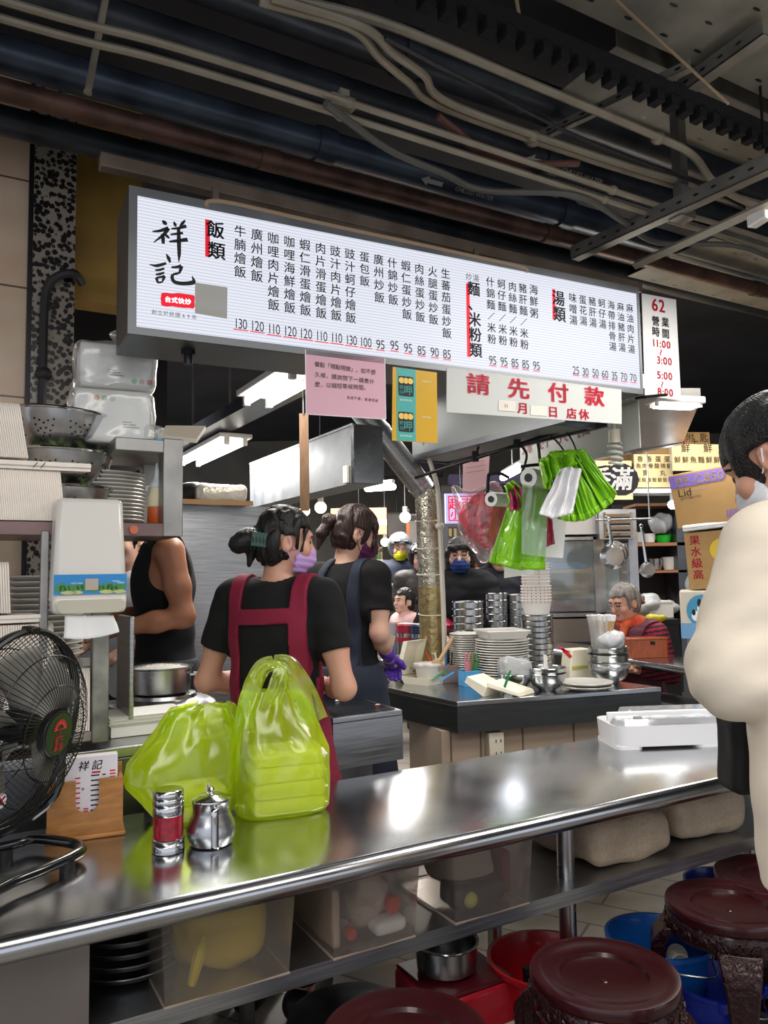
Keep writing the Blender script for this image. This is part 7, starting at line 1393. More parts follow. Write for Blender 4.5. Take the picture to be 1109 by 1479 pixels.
# worker with the ponytail
p = person('worker with a brown ponytail, navy apron and purple glove bending over the island', P(496, 900, 3.42), -30, 1.025, .0, -42, 18, .05, ((-.22, .06, 1.13), (-.10, .27, 1.08)), ((.195, -.02, 1.14), (.15, .13, 1.03)), skin=skin_b, wide=.95, h=.006)
hd = p.hd
hair(p, brn_hair, (('ponytail', [('c', hd(0, -.10, .03), hd(.0, -.135, .02), .022, .026), ('c', hd(0, -.135, .02), hd(.0, -.150, -.05), .030, .024), ('c', hd(0, -.150, -.05), hd(0, -.145, -.115), .024, .005)], brn_hair), ('side_lock', [('c', hd(.06, .06, .05), hd(.066, .075, -.03), .014, .008), ('c', hd(.066, .075, -.03), hd(.06, .082, -.065), .008, .003)], brn_hair)), y0=.04, z0=.05, back=-.085)
b = MB(); c = Vector(hd(0, -.115, .035)); b.tube([c + p.HM @ Vector((.026 * math.cos(a), .004, .026 * math.sin(a))) for a in [k * math.pi / 8 for k in range(16)]], .005, 6, True); b.build('hair_tie', mk('tie_grey', '#9a9c9e', .3, .4), p.root, local=True)
mask(p, mk('mask_purple', '#5b1b4f', .7)); b = MB(); b.ell(Vector(hd(.082, -.006, -.05)), .005, n=8); b.build('earring', steel_pol, p.root, local=True)
top(p, 'tee_shirt', blk_cloth, .014, .62, .90, 1.43, .004, 26, .006, mfn=lambda x, y, z: 0 * x); trousers(p, dark_tr); shoes(p, dshoe)
def apost2(D, X, Y, Z):
    st = np.maximum(np.minimum(np.abs(X + .10 + .3 * (1.3 - Z)) - .024, np.abs(X - .10 - .3 * (1.3 - Z) * 0) - .024), 1.0 - Z); return np.maximum(np.maximum(D + .004 * wob(X, Y, Z, 20, 3), np.minimum(st, Z - 1.03)), .45 - Z)
soft('apron', infl(p.torso, .026) + [('c', p.j(0, 0, .9), p.j(0, .02, .5), .192, .225)], .007, navy, p.root, post=apost2)
d = p.arms[1][2]; soft('glove', [('c', p.arms[1][2] * .8 + p.arms[1][1] * .2, p.arms[1][2], .036, .031)] + infl(p.hands[len(p.hands) // 2:], .0035), .0035, mk('glove_purple', '#5a35a8', .45), p.root, k=.006)
# man in the black tank top
p = person('man in a black tank top working at the stove, face hidden behind the shelf rack', P(240, 900, 3.27), 116, 1.11, 0, 10, 15, .04, ((-.205, -.03, 1.14), (-.17, .22, 1.10)), ((.20, .02, 1.14), (.15, .25, 1.10)), skin=skin_t, wide=1.05, h=.007)
hair(p, blk_hair, (), y0=.05, z0=.055, back=-.07); top(p, 'tank_top', mk('tank_black', '#07080b', .9, bump=(200, .15)), .012, 0, .84, 1.40, .006, 16, .007, tank=True); trousers(p, dark_tr); shoes(p, dshoe)
p = person('person in a white shirt behind the man in the tank top', P(196, 900, 3.75), 150, 1.02, 0, 0, 10, .02, ((-.22, .02, 1.14), (-.15, .22, 1.06)), ((.22, .0, 1.13), (.16, .22, 1.05)), skin=skin_b, h=.010)
hair(p, blk_hair, (), h=.009); top(p, 'shirt', mk('white_shirt', '#c9ccd2', .8, bump=(20, .4)), .016, .7, .84, 1.42, .007, 24, .010); trousers(p, dark_tr, .014); shoes(p, dshoe)
# man in the cream hoodie, foreground right
p = person('man in a cream hoodie and white mask standing at the right edge, head bowed', Vector((.856, 1.43, 0)), 14, 1.055, 0, 24, 30, .10, ((-.262, .03, 1.165), (-.03, .22, 1.19)), ((.25, .03, 1.12), (.07, .25, 1.18)), skin=skin_a, wide=.76, h=.006)
hair(p, mk('short_black_hair', '#0b0b0d', .42, n=(120, .6), bump=(240, 1.0)), (), y0=.06, z0=.035, back=-.055, amp=.003, thick=.016, fringe=.5); mask(p, mk('mask_white', '#dfe2e8', .75))
cream = mk('cream_fleece', '#e4d8c6', .95, n=(6, .03), bump=(14, .25))
top(p, 'hoodie', cream, .022, 1.98, .80, 1.46, .005, 20, .006, bulk=.016, k=.03, extra=[('e', p.j(0, -.115, 1.38), (.12, .06, .06)), ('c', p.j(-.075, .03, 1.45), p.j(0, -.09, 1.43), .030, .042), ('c', p.j(.075, .03, 1.45), p.j(0, -.09, 1.43), .030, .042), ('c', p.j(-.06, .0, 1.06), p.j(-.065, .0, .72), .14, .135), ('c', p.j(.06, .0, 1.06), p.j(.065, .0, .72), .14, .135)], crease=.0035)
trousers(p, mk('grey_trousers', '#8d8790', .85), .010); shoes(p, dshoe)
t = thing('shoulder_bag', 'black pouch hanging in front of the man in the cream hoodie', 'bag', P(1056, 1085, 1.62)); c = P(1060, 1086, 1.62); soft('bag_body', [('b', (.02, 0, 0), (.035, .05, .08), None, .02)], .006, mk('pouch_black', '#121214', .7), t, post=lambda D, X, Y, Z: D + .004 * wob(X, Y, Z, 40, 2)); b = MB(); b.tube(spline([c + Vector((.0, 0, .07)), c + Vector((.01, .01, .16)), c + Vector((.06, .02, .30))], 5), .006, 6); b.build('strap', blk_cloth, t)
# people in the aisle behind
def jacket(p, m, h=.010, quilt=0, hem=.82, bulk=.02, hood=False, name='jacket'): top(p, name, m, .02, 1.95, hem, 1.47, .005, 18, h, bulk=bulk, quilt=quilt, k=.04, extra=[('e', p.j(0, -.09, 1.42), (.12, .06, .05)), ('c', p.j(-.07, .02, 1.44), p.j(.07, .02, 1.44), .05, .05)] if hood else [('c', p.j(-.03, .0, 1.42), p.j(.03, .0, 1.42), .06, .06)])
puff = mk('puffer_black', '#121319', .7, spec=.25)
p = person('customer with glasses and a navy mask in a black puffer jacket, hands clasped', P(666, 860, 4.8), 150, .97, 0, 22, 4, 0, ((-.22, .06, 1.14), (-.05, .24, 1.07)), ((.22, .06, 1.14), (.05, .24, 1.06)), h=.008)
hair(p, mk('dark_hair', '#1a1414', .45, bump=(120, .6, (1, 1, .15))), (('side_hair', [('c', p.hd(s * .07, .0, .02), p.hd(s * .072, .01, -.085), .03, .022) for s in (-1, 1)] + [('c', p.hd(-.05, .075, .06), p.hd(.05, .075, .055), .024, .024)], MATS['dark_hair']),), y0=.05, z0=.04, back=-.10, h=.008); mask(p, mk('mask_navy', '#223a7c', .7), False); jacket(p, puff, .009, 38, hood=True); trousers(p, dark_tr, .014); shoes(p, dshoe)
b = MB()
for s in (-1, 1): c = Vector(p.hd(s * .033, .094, .006)); b.tube([c + p.HM @ Vector((.026 * math.cos(a), 0, .020 * math.sin(a))) for a in [k * math.pi / 8 for k in range(16)]], .0016, 5, True)
b.tube([p.hd(-.008, .098, .008), p.hd(0, .10, .010), p.hd(.008, .098, .008)], .0016, 5); b.build('glasses', black_plastic, p.root, local=True)
p = person('customer in a dark puffer jacket, face hidden behind the lime bags', P(722, 860, 5.1), 176, .98, 0, 0, 12, 0, ((-.23, .04, 1.13), (-.16, .2, 1.0)), ((.23, .04, 1.13), (.16, .2, 1.0)), h=.010)
hair(p, brn_hair, (('long_hair', [('c', p.hd(s * .06, .01, .0), p.hd(s * .075, .04, -.20), .03, .02) for s in (-1, 1)], brn_hair),), back=-.12, h=.009); jacket(p, mk('puffer_grey', '#1b1e26', .7, spec=.25), .010, 36, hood=True); trousers(p, dark_tr, .014); shoes(p, dshoe)
def helmet(p, m, m2):
    M = np.array(p.HM); q = p.q
    def post(D, X, Y, Z):
        Mi = np.array(p.HM.transposed()); hc = np.array(p.hc); y = (Mi[1, 0] * (X - hc[0]) + Mi[1, 1] * (Y - hc[1]) + Mi[1, 2] * (Z - hc[2])) / q; z = (Mi[2, 0] * (X - hc[0]) + Mi[2, 1] * (Y - hc[1]) + Mi[2, 2] * (Z - hc[2])) / q
        return np.maximum(np.maximum(D, np.minimum(y - .045, .052 - z) * q), (-.075 - z) * q)
    hs = soft('helmet_shell', [('e', p.hd(0, -.01, .03), (.118 * q, .14 * q, .13 * q), M)], .009, m, p.root, post=post); soft('helmet_peak', [('c', p.hd(-.06, .11, .07), p.hd(.06, .11, .07), .014, .014)], .007, m2, hs, k=.01); b = MB()
    for s in (-1, 1): b.tube([p.hd(s * .075, .02, -.05), p.hd(s * .05, .05, -.10), p.hd(0, .055, -.115)], .005, 6)
    b.build('chin_strap', blk_cloth, hs, local=True)
p = person('motor scooter rider in a silver helmet, yellow mask and navy jacket in the aisle', P(578, 850, 7.6), 172, 1.06, 0, 14, 6, 0, None, None, h=.011); helmet(p, mk('helmet_silver', '#8f949a', .25, .5, coat=.5), black_plastic); mask(p, mk('mask_yellow', '#d6d419', .7), False); jacket(p, mk('navy_jacket', '#16223c', .7), .011); trousers(p, dark_tr, .016); shoes(p, dshoe)
soft('backpack_front', [('b', p.j(.10, .17, 1.10), (.10, .05, .16), None, .04)], .010, mk('pack_grey', '#5d6064', .8), p.root, post=lambda D, X, Y, Z: D + .008 * wob(X, Y, Z, 25, 3))
p = person('rider in a black helmet standing half hidden behind the foil-wrapped column', P(606, 850, 7.3), 176, .99, 0, 12, 4, 0, None, None, h=.012); helmet(p, mk('helmet_black', '#17181b', .2, coat=.6), black_plastic); mask(p, mk('mask_rose', '#a77f86', .7), False); jacket(p, mk('brown_black_jacket', '#2b2524', .6), .012, 30); trousers(p, dark_tr, .016); shoes(p, dshoe)
p = person('seated woman with tied back hair in a pink coat looking left across the aisle', P(588, 880, 6.75), 112, .94, -.30, 8, 0, .02, None, None, True, h=.009); hair(p, blk_hair, (('hair_knot', [('e', p.hd(0, -.12, .0), (.03, .03, .03))], blk_hair),), y0=.028, z0=.062, back=-.08, h=.008); jacket(p, mk('pink_coat', '#d3a9a6', .8), .011); trousers(p, dark_tr, .014); shoes(p, dshoe)
# old woman eating
p = person('elderly woman with grey hair, red scarf and maroon quilted vest eating with chopsticks', P(918, 920, 5.06), 138, .95, -.28, -24, 18, .12, ((-.24, .06, 1.10), (-.14, .30, 1.15)), ((.20, .10, 1.10), (.10, .34, 1.20)), True, h=.007, skin=skin_a, wide=1.1, head=1.05)
hd = p.hd; gh = mk('grey_hair', '#77716c', .5, n=(50, .5, (1, 1, .15)), bump=(120, .8, (1, 1, .15))); hair(p, gh, (('hair_bun', [('e', hd(0, -.12, -.02), (.04, .035, .035))], gh), ('hair_band', [('c', hd(-.06, -.10, -.03), hd(.06, -.10, -.03), .014, .014)], mk('scrunchie', '#7a3f30', .7))), y0=.03, z0=.062, back=-.08)
b = MB()
for s in (-1, 1): c = Vector(hd(s * .033, .096, .002)); b.tube([c + p.HM @ Vector((.024 * math.cos(a), 0, .018 * math.sin(a))) for a in [k * math.pi / 8 for k in range(16)]], .0015, 5, True)
for s in (-1, 1): b.tube([hd(s * .057, .094, .004), hd(s * .078, .02, .008)], .0014, 5)
b.build('glasses', steel_dark, p.root, local=True)
top(p, 'striped_sleeves', [mk('stripe_red', '#8e1e3a', .8), mk('stripe_dark', '#221820', .8)], .012, 1.9, .84, 1.44, .003, 20, .007, mfn=lambda x, y, z: (np.sin((z + .2 * x) * 210) > .2).astype(int)); top(p, 'quilted_vest', mk('vest_maroon', '#54152c', .6, coat=.1), .030, 0, .80, 1.45, .003, 20, .007, tank=True, quilt=48)
soft('scarf', [('c', p.j(-.05, .02, 1.435), p.j(.05, .03, 1.435), .052, .052), ('c', p.j(0, .09, 1.42), p.j(.02, .15, 1.30), .03, .02)], .008, mk('scarf_red', '#b3261f', .8, n=(18, .3), col2='#c9703a'), p.root, post=lambda D, X, Y, Z: D + .006 * wob(X, Y, Z, 40, 3)); trousers(p, dark_tr, .014); shoes(p, dshoe)
w = Matrix.Translation(p.root.location) @ Matrix.Rotation(p.root.rotation_euler.z, 4, 'Z'); ct = w @ Vector(p.arms[0][2]); t = thing('chopsticks', 'pair of chopsticks held by the elderly woman', 'chopsticks', ct); 
for k in range(2): b = MB(); a = ct + Vector((-.05, -.01 * k, .03)); b.cyl(a + Vector((.06, 0, -.03)), a + Vector((-.09, .01 * k, .035)), .0035, n=6); b.build('stick', MATS['bamboo'], t)
# ------------------------------------------------------------------ rear counter and stalls behind the island
def fbox(name, lab, cat, x0, y0, x1, y1, Y, dep, m, part='body', rz=0, grp=None, bev=.003, trim=None, roll=0, up=0, dn=0):
    """box whose front face spans a pixel rectangle at depth Y"""
    a, c = P(x0, y1, Y), P(x1, y0, Y); w = (c - a); t = thing(name, lab, cat, a, R(rz), grp); t.rotation_euler[1] = R(roll); W_, H_ = c.x - a.x, c.z - a.z
    if up: b = MB(); b.cyl((W_ / 2, dep / 2, H_), (W_ / 2, dep / 2, 3.45 - a.z), .006, n=6); b.build('hanger', black_metal, t, local=True)
    if dn:
        for x in (.02, W_ - .02): b = MB(); b.box((x, dep / 2, -a.z / 2), (.03, .03, a.z)); b.build('stand_leg', black_metal, t, local=True)
    b = MB(); b.box((W_ / 2, dep / 2, H_ / 2), (W_, dep, H_)); b.build(part, m, t, local=True, bevel=bev)
    if trim: b = MB(); b.box((W_ / 2, -.002, H_ * trim[1]), (W_ * trim[2], .006, H_ * trim[3])); b.build(trim[0], trim[4], t, local=True)
    return t, W_, H_
RZ = .88
f0, f1 = G(735, 928, RZ), G(1085, 977, RZ); e = (f1 - f0).normalized(); n = Vector((-e.y, e.x, 0)) 
t = thing('rear_counter', 'stainless eating counter with a rounded edge behind the island', 'counter', Vector((f0.x, f0.y, 0)))
b = MB(); pr = [(.36, RZ), (.02, RZ)] + [(.02 - .022 * math.sin(a), RZ - .022 + .022 * math.cos(a)) for a in [i * math.pi / 8 for i in range(1, 9)]] + [(.05, RZ - .044), (.05, RZ - .025), (.36, RZ - .025)]
g0, g1 = f0 - e * .2, f1 + e * .6; b.hexa([Vector((g0.x, g0.y, z)) + n * v for v, z in pr], [Vector((g1.x, g1.y, z)) + n * v for v, z in pr]); b.build('counter_top', steel_top, t, smooth=30)
b = MB(); s0, s1 = [Vector((q_.x, q_.y, .62)) + n * .08 for q_ in (g0, g1)]; b.slab([s0, s1, s1 + n * .26, s0 + n * .26], ZZ * .025); b.build('lower_shelf', steel_brush, t, smooth=0)
for s in (.1, 1.0): q_ = P(995, 1000, 4.3); L = (q_ - f0).dot(e) if s == .1 else 2.1; p_ = f0 + e * L + n * .12; b = MB(); b.cyl(Vector((p_.x, p_.y, 0)), Vector((p_.x, p_.y, RZ - .02)), .026, n=16); b.build('leg', steel, t)
bx_ = G(929, 951, RZ) + n * .05; t = thing('chopstick_box', 'orange brown wooden chopstick box on the rear counter in front of the elderly woman', 'box', bx_, R(8)); cw = mk('box_wood', '#9a4a22', .35, coat=.3, n=(6, .2, (14, 3, 3))); b = MB(); b.box((0, .05, .055), (.235, .11, .11)); b.build('box_body', cw, t, local=True, bevel=.003); b = MB(); b.box((0, .05, .116), (.245, .12, .012)); b.build('lid', cw, t, local=True, bevel=.003); b = MB(); b.box((.02, -.007, .09), (.03, .004, .02)); b.build('clasp', black_metal, t, local=True)
lump('yellow_cloth', 'yellow cloth lying folded on the rear counter left of the elderly woman', 'cloth', G(812, 922, RZ) + ZZ * .0, (.05, .06, .06), mk('cloth_yellow', '#c9b52c', .8), 4, .02, 22, .010, 0)
# stack of cartons behind the hooded man
card = mk('cardboard', '#a98553', .75, n=(12, .06)); lav = mk('lavender_ink', '#7a62b8', .6)
t, w, h = fbox('fabric_basket', 'cream and blue storage bin with a puppy picture under the fruit carton', 'storage bin', 984, 852, 1050, 922, 4.6, .3, mk('bin_cream', '#cfc6b4', .6), 'bin_body', -22, bev=.01)
b = MB(); b.box((w / 2, -.003, h * .16), (w, .006, h * .32)); b.build('blue_band', mk('bin_blue', '#6f9cc4', .6), t, local=True); b = MB(); c = Vector((w * .42, -.004, h * .58))
def disc(c, rx, rz, off, n=16): b.add([c + Vector((rx * math.cos(k * 2 * math.pi / n), -off, rz * math.sin(k * 2 * math.pi / n))) for k in range(n)], [tuple(range(n))])
disc(c, .085, .095, .0); b.mi = 1; disc(c + Vector((.01, 0, .01)), .035, .05, .001); disc(c + Vector((-.035, 0, -.03)), .022, .03, .001); b.mi = 2; disc(c + Vector((.03, 0, .04)), .016, .03, .002); disc(c + Vector((-.012, 0, .045)), .012, .025, .002); disc(c + Vector((.008, 0, .012)), .006, .005, .002); disc(c + Vector((-.045, 0, -.01)), .01, .018, .002); b.build('puppy_picture', [mk('pic_blue', '#3f8fb5', .5), paper, ink], t, local=True, smooth=0)
b = MB(); 
for x in (.05, w - .05):
    b = MB(); q_ = P(984, 922, 4.6).z - RZ; b.box((x, .15, -q_ / 2), (.04, .2, q_)); b.build('foot', grey_plastic, t, local=True)
t, w, h = fbox('fruit_carton', 'fruit carton printed with yellow lemons and red characters, second from the top of the stack', 'carton', 996, 768, 1088, 852, 4.6, .32, card, 'carton_body', -26, roll=-3)
b = MB()
for i, ch in enumerate('果水級高'): b.char(ch, Vector((w * .14, -.002, h * (.86 - .2 * i))), Vector((1, 0, 0)), ZZ, .062, .02)
b.mi = 1; disc(Vector((w * .52, 0, h * .66)), .075, .07, .0018); disc(Vector((w * .66, 0, h * .42)), .075, .07, .0022); b.mi = 2; disc(Vector((w * .62, 0, h * .84)), .045, .055, .0026); b.mi = 3; disc(Vector((w * .45, 0, h * .1)), .01, .01, .0026); b.build('print', [signred, mk('lemon', '#d8b62a', .5), mk('leaf_print', '#2f7a4a', .5), ink], t, local=True, smooth=0)
t, w, h = fbox('foam_tray', 'white foam tray between the lid carton and the fruit carton', 'lid', 986, 757, 1100, 768, 4.58, .36, paper, 'tray_body', -28, bev=.008, trim=('groove', .5, .98, .1, mk('groove', '#b9b9b9', .7)), roll=-5)
t, w, h = fbox('lid_carton', 'brown carton with a lavender band reading PP-C850 Lid, topmost of the stack', 'carton', 979, 684, 1082, 764, 4.6, .36, card, 'carton_body', -30, roll=-7)
b = MB(); b.add([Vector((0, -.002, h * .74)), Vector((w * .66, -.002, h * .74)), Vector((w * .70, -.002, h * .80)), Vector((w * .70, -.002, h * .92)), Vector((w * .67, -.002, h * .96)), Vector((0, -.002, h * .96))], [tuple(range(6))])
for k in range(8): x = w * (.62 + .035 * k); b.add([Vector((x, -.002, h * .06)), Vector((x + .008, -.002, h * .06)), Vector((x + .014, -.002, h * .20)), Vector((x + .006, -.002, h * .20))], [(0, 1, 2, 3)])
b.add([Vector((w * .25, -.002, h * .64)), Vector((w * .46, -.002, h * .64)), Vector((w * .46, -.002, h * .645)), Vector((w * .25, -.002, h * .645))], [(0, 1, 2, 3)]); b.build('lavender_print', lav, t, local=True, smooth=0)
b = MB(); b.word('PP-C850', Vector((w * .08, -.0035, h * .845)), Vector((1, 0, 0)), ZZ, .072, .02, align=-1); b.mi = 1; b.word('Lid', Vector((w * .08, -.003, h * .64)), Vector((1, 0, 0)), ZZ, .065, .008, align=-1); b.word('QTY:500 PCS', Vector((w * .10, -.003, h * .53)), Vector((1, 0, 0)), ZZ, .02, .008, align=-1); b.build('lettering', [mk('card_letter', '#c3ab85', .6), ink], t, local=True, smooth=0)
# menu panels and carton on top of the rear stall
cream_l = mk('menu_cream', '#e2cf9d', .5, emit=('#e2cf9d', .03)); brownl = mk('menu_brown', '#6a5136', .6)
def panel(lab, x0, y0, x1, y1, Y, rows, big=None, rz=8):
    global b
    t, w, h = fbox('stall_menu', lab, 'menu', x0, y0, x1, y1, Y, .02, cream_l, 'panel', rz); X_ = Vector((1, 0, 0))
    for r, s in enumerate(rows):
        b = MB()
        for i, ch in enumerate(s): b.char(ch, Vector((w * (i + .6) / (len(s) + .2), -.002, h * (.86 - r * .8 / max(1, len(rows) - .2)))), X_, ZZ, min(w / (len(s) + .2), h / (len(rows) + .3)) * .85, .012)
        b.build('text_line', brownl, t, local=True, smooth=0)
    if big: b = MB(); c = Vector((w * .76, 0, h * .52)); disc(c, h * .48, h * .42, .002, 14); b.mi = 1; b.char(big[0], Vector((w * .77, -.004, h * .54)), X_, ZZ, h * .62, .03, 1, .15); b.char(big[1], Vector((w * .30, -.004, h * .54)), X_, ZZ, h * .62, .03, 1, .15); b.mi = 0; b.char(big[1], Vector((w * .30, -.0035, h * .54)), X_, ZZ, h * .70, .09, 1, .15); b.build('calligraphy', [ink, paper], t, local=True, smooth=0)
panel('tan stall sign with a white brush-written character on black, right of the fanned lime bags', 846, 664, 916, 722, 5.9, (), '滿香')
panel('cream stall menu with small rows of characters, left of the lid carton', 918, 655, 974, 704, 6.1, ('香香蛋蛋', '魚肉骨酸辣蝦', '貢丸', '飯飯飯飯飯飯飯'))
panel('upper cream stall menu with one row of characters above the lid carton', 972, 640, 1046, 680, 6.0, ('鮮鮮', '鮮鮮魚麵鮮鮮')); C.objects['stall_menu.002'].location.y -= .0
t, w, h = fbox('light_shelf', 'white lit ledge under the cream stall menu', 'ledge', 905, 704, 1000, 714, 6.05, .12, paper, 'ledge_board', 8, trim=('metal_edge', .1, 1, .2, steel))
t, w, h = fbox('long_carton', 'long taped brown carton lying on top of the stall menus', 'carton', 928, 622, 1030, 664, 6.3, .4, card, 'carton_body', 6, bev=.006); b = MB(); b.box((w * .60, -.003, h * .5), (.03, .004, h)); b.build('red_tape', mk('tape_red', '#a81c44', .4), t, local=True); b = MB()
for i, ch in enumerate('附上叉匙'): b.char(ch, Vector((w * (.70 + .07 * i), -.003, h * (.8 - .18 * (i % 3)))), Vector((1, 0, 0)), ZZ, .08, .0)
b.build('marker_writing', ink, t, local=True, smooth=0); b = MB(); b.box((w * .15, -.003, h * .5), (w * .12, .003, h * .3)); b.build('clear_tape', mk('tape_clear', '#cfc3b0', .25), t, local=True)
t, w, h = fbox('long_carton', 'brown open carton left of the long taped carton', 'carton', 845, 640, 930, 668, 6.5, .4, mk('cardboard_dark', '#84643f', .8), 'carton_body', 4, trim=('flap', .95, 1, .12, card))
# glass cabinet, louvred cabinet and shelves
t = thing('display_cabinet', 'glass display cabinet with wooden shelves behind the paper cups', 'cabinet', P(820, 890, 6.0)); Y = 6.0
def fb(name, x0, y0, x1, y1, dep, m, y=None, off=0):
    a, c = P(x0, y1, Y), P(x1, y0, Y); b = MB(); b.box(Vector(((a.x + c.x) / 2, Y + off + dep / 2, (a.z + c.z) / 2)), (abs(c.x - a.x), dep, abs(c.z - a.z))); return b.build(name, m, t)
for x0, x1 in ((764, 768), (861, 872), (912, 920)): fb('frame_post', x0, 775, x1, 888, .05, steel)
fb('cabinet_top', 764, 774, 920, 781, .5, steel); fb('cabinet_base', 764, 884, 920, 892, .5, steel_brush); fb('wooden_shelf', 768, 822, 862, 828, .4, mk('shelf_wood', '#8a734a', .6), off=.05); fb('wooden_shelf', 768, 854, 862, 859, .4, MATS['shelf_wood'], off=.05); fb('back_panel', 764, 780, 920, 886, .02, mk('cabinet_back', '#8c9696', .5), off=.5); fb('glass_pane', 768, 781, 862, 884, .006, film('pane_film', '#cfd6d6', .85, .3, .08, bump=(3, .05), dens='#f6fafa'), off=.01); fb('door_pane', 872, 784, 912, 884, .006, MATS['pane_film'], off=.01); fb('lower_drawer', 764, 893, 870, 928, .45, mk('drawer_steel', '#7c736b', .4, .6)); fb('upper_body', 764, 722, 868, 773, .5, mk('frosted', '#b3aeab', .5)); fb('side_panel', 872, 893, 920, 1010, .45, steel_dark)
for x0, y0, x1, y1, nm, lab, cat, m in ((798, 812, 850, 822, 'blue_tray', 'blue tray on the upper shelf of the glass cabinet', 'tray', mk('tray_blue', '#3f78b0', .4)), (845, 838, 858, 853, 'pink_bag', 'pink bag on the middle shelf of the glass cabinet', 'bag', mk('bagpink2', '#b08a96', .5)), (800, 866, 860, 884, 'dim_dish', 'mauve dish on the floor of the glass cabinet', 'dish', mk('mauve', '#77606a', .5))): fbox(nm, lab, cat, x0, y0, x1, y1, 6.15, .2, m, 'body')
t = thing('louvred_cabinet', 'steel cabinet with louvred slats above the glass cabinet', 'cabinet', P(893, 780, 5.9)); Y = 5.9
fb('cabinet_body', 866, 735, 918, 779, .4, steel_brush); fb('frame', 872, 740, 874, 776, .01, steel_pol, off=-.01); fb('frame', 910, 740, 913, 776, .01, steel_pol, off=-.01)
for k in range(4): fb('slat', 874, 742 + k * 9, 910, 747 + k * 9, .02, steel_pol, off=-.02); fb('gap', 874, 747 + k * 9, 910, 750 + k * 9, .004, black_plastic, off=-.002)
def pan(px, py, r, Y_, hx, hy, lab):
    c = P(px, py, Y_); t = thing('frying_pan', lab, 'pan', c); b = MB(); M_ = Matrix.Rotation(R(90), 3, 'X'); b.lathe([(r * .7, .05), (r * .74, .05), (r, .0), (r * 1.04, -.004), (r * .98, .0), (r * .7, .045), (0, .045)], c, 28, M_); b.build('pan_body', steel, t); q_ = P(hx, hy, Y_); b = MB(); b.cyl(c + (q_ - c).normalized() * r, q_, .012, .009, 8); b.build('handle', steel_pol, t); b = MB(); b.tube([q_ + Vector((.012 * math.cos(a), 0, .012 + .012 * math.sin(a))) for a in [k * math.pi / 5 for k in range(10)]], .003, 5, True); b.build('hanging_ring', steel, t)
t = thing('pan_rail', 'thin steel rail carrying the hanging pans', 'rail', P(900, 750, 5.56)); b = MB(); b.cyl(P(860, 751, 5.56), P(940, 749, 5.56), .008, n=8); b.build('rail_bar', steel, t); b = MB(); b.cyl(P(862, 751, 5.56), P(862, 751, 5.56) + ZZ * 1.63, .006, n=8); b.cyl(P(938, 749, 5.56), P(938, 749, 5.56) + ZZ * 1.63, .006, n=8); b.build('hanger', steel, t)
pan(885, 804, .088, 5.5, 879, 752, 'steel pan hanging by its handle in front of the louvred cabinet'); pan(888, 800, .092, 5.62, 876, 750, 'second steel pan hanging just behind the first one'); pan(935, 823, .055, 5.6, 926, 762, 'small steel ladle pan hanging below the shelf boards')
t = thing('goods_shelf', 'wooden shelf boards with cookware behind the hanging pans', 'shelf', P(950, 880, 6.3)); Y = 6.3
for k, (y0, y1) in enumerate(((783, 789), (823, 828), (726, 731), (876, 882))): fb('shelf_board', 918, y0, 992, y1, .35, mk('copper_wood', '#99694a', .45))
fb('back_panel', 918, 722, 992, 1061, .02, dark_wall, off=.36); fb('side_post', 988, 722, 992, 1000, .3, steel_dark)
for x0, y0, x1, y1, nm, lab, cat, m in ((921, 768, 935, 783, 'white_bowl', 'white bowl on the middle shelf board', 'bowl', plate_m), (953, 772, 975, 783, 'green_tub', 'bright green tub on the middle shelf board', 'tub', mk('tub_green', '#22b02e', .4)), (936, 770, 952, 783, 'white_packet', 'white packet beside the green tub', 'packet', paper), (944, 806, 962, 823, 'steel_pot', 'steel pot on the lower shelf board', 'pot', steel), (963, 804, 984, 823, 'plate_pile', 'pile of pale plates on the lower shelf board', 'plates', plate_m), (978, 772, 986, 783, 'amber_jar', 'small amber jar at the right end of the middle board', 'jar', mk('amber', '#b08a30', .3))):
    a, c = P(x0, y1, 6.35), P(x1, y0, 6.35); t = thing(nm, lab, cat, Vector(((a.x + c.x) / 2, 6.45, a.z))); rr = (c.x - a.x) / 2; hh = c.z - a.z; b = MB(); b.lathe([(rr * .8, 0), (rr * .95, hh * .4), (rr, hh * .96), (rr * .9, hh), (0, hh)], t.location, 20); b.build('body', m, t); b = MB(); b.tube([t.location + Vector((rr * math.cos(k * .4), rr * math.sin(k * .4), hh * .97)) for k in range(16)], .004, 5, True); b.build('rim', m, t)
for x, y, Y_, r, lab in ((955, 752, 6.4, (.10, .08, .09), 'large clear bag of goods on the upper part of the shelf'), (930, 868, 5.5, (.13, .10, .07), 'heap of clear plastic bags on the white crates'), (962, 872, 5.6, (.09, .08, .06), 'clear bag behind the heap of plastic bags'), (1000, 842, 4.9, (.04, .05, .07), 'pink and white bag squeezed beside the fruit carton')):
    lump('clear_bag', lab, 'bag', P(x, y + 18, Y_), r, mk('bag_grey', '#b9bcbe', .22), int(x), .03, 26, .013, 0, kind='e')
fbox('white_crate', 'white plastic crate under the heap of clear bags, left one', 'crate', 908, 872, 938, 896, 5.5, .25, white_plastic, 'crate_body', trim=('rim', .95, 1.03, .1, white_plastic)); fbox('white_crate', 'white plastic crate under the heap of clear bags, right one', 'crate', 938, 868, 972, 893, 5.45, .25, white_plastic, 'crate_body', trim=('rim', .95, 1.03, .1, white_plastic))
t, w, h = fbox('waste_bin', 'dark grey bin with gold mark behind the elderly woman', 'bin', 930, 894, 980, 1040, 5.3, .3, mk('bin_dark', '#2b2b2a', .6), 'bin_body', trim=('lid', .97, 1.03, .05, black_plastic)); b = MB(); b.char('福', Vector((w * .45, -.003, h * .72)), Vector((1, 0, 0)), ZZ, .08, .0); b.build('gold_mark', mk('gold_ink', '#a8935a', .4), t, local=True, smooth=0)
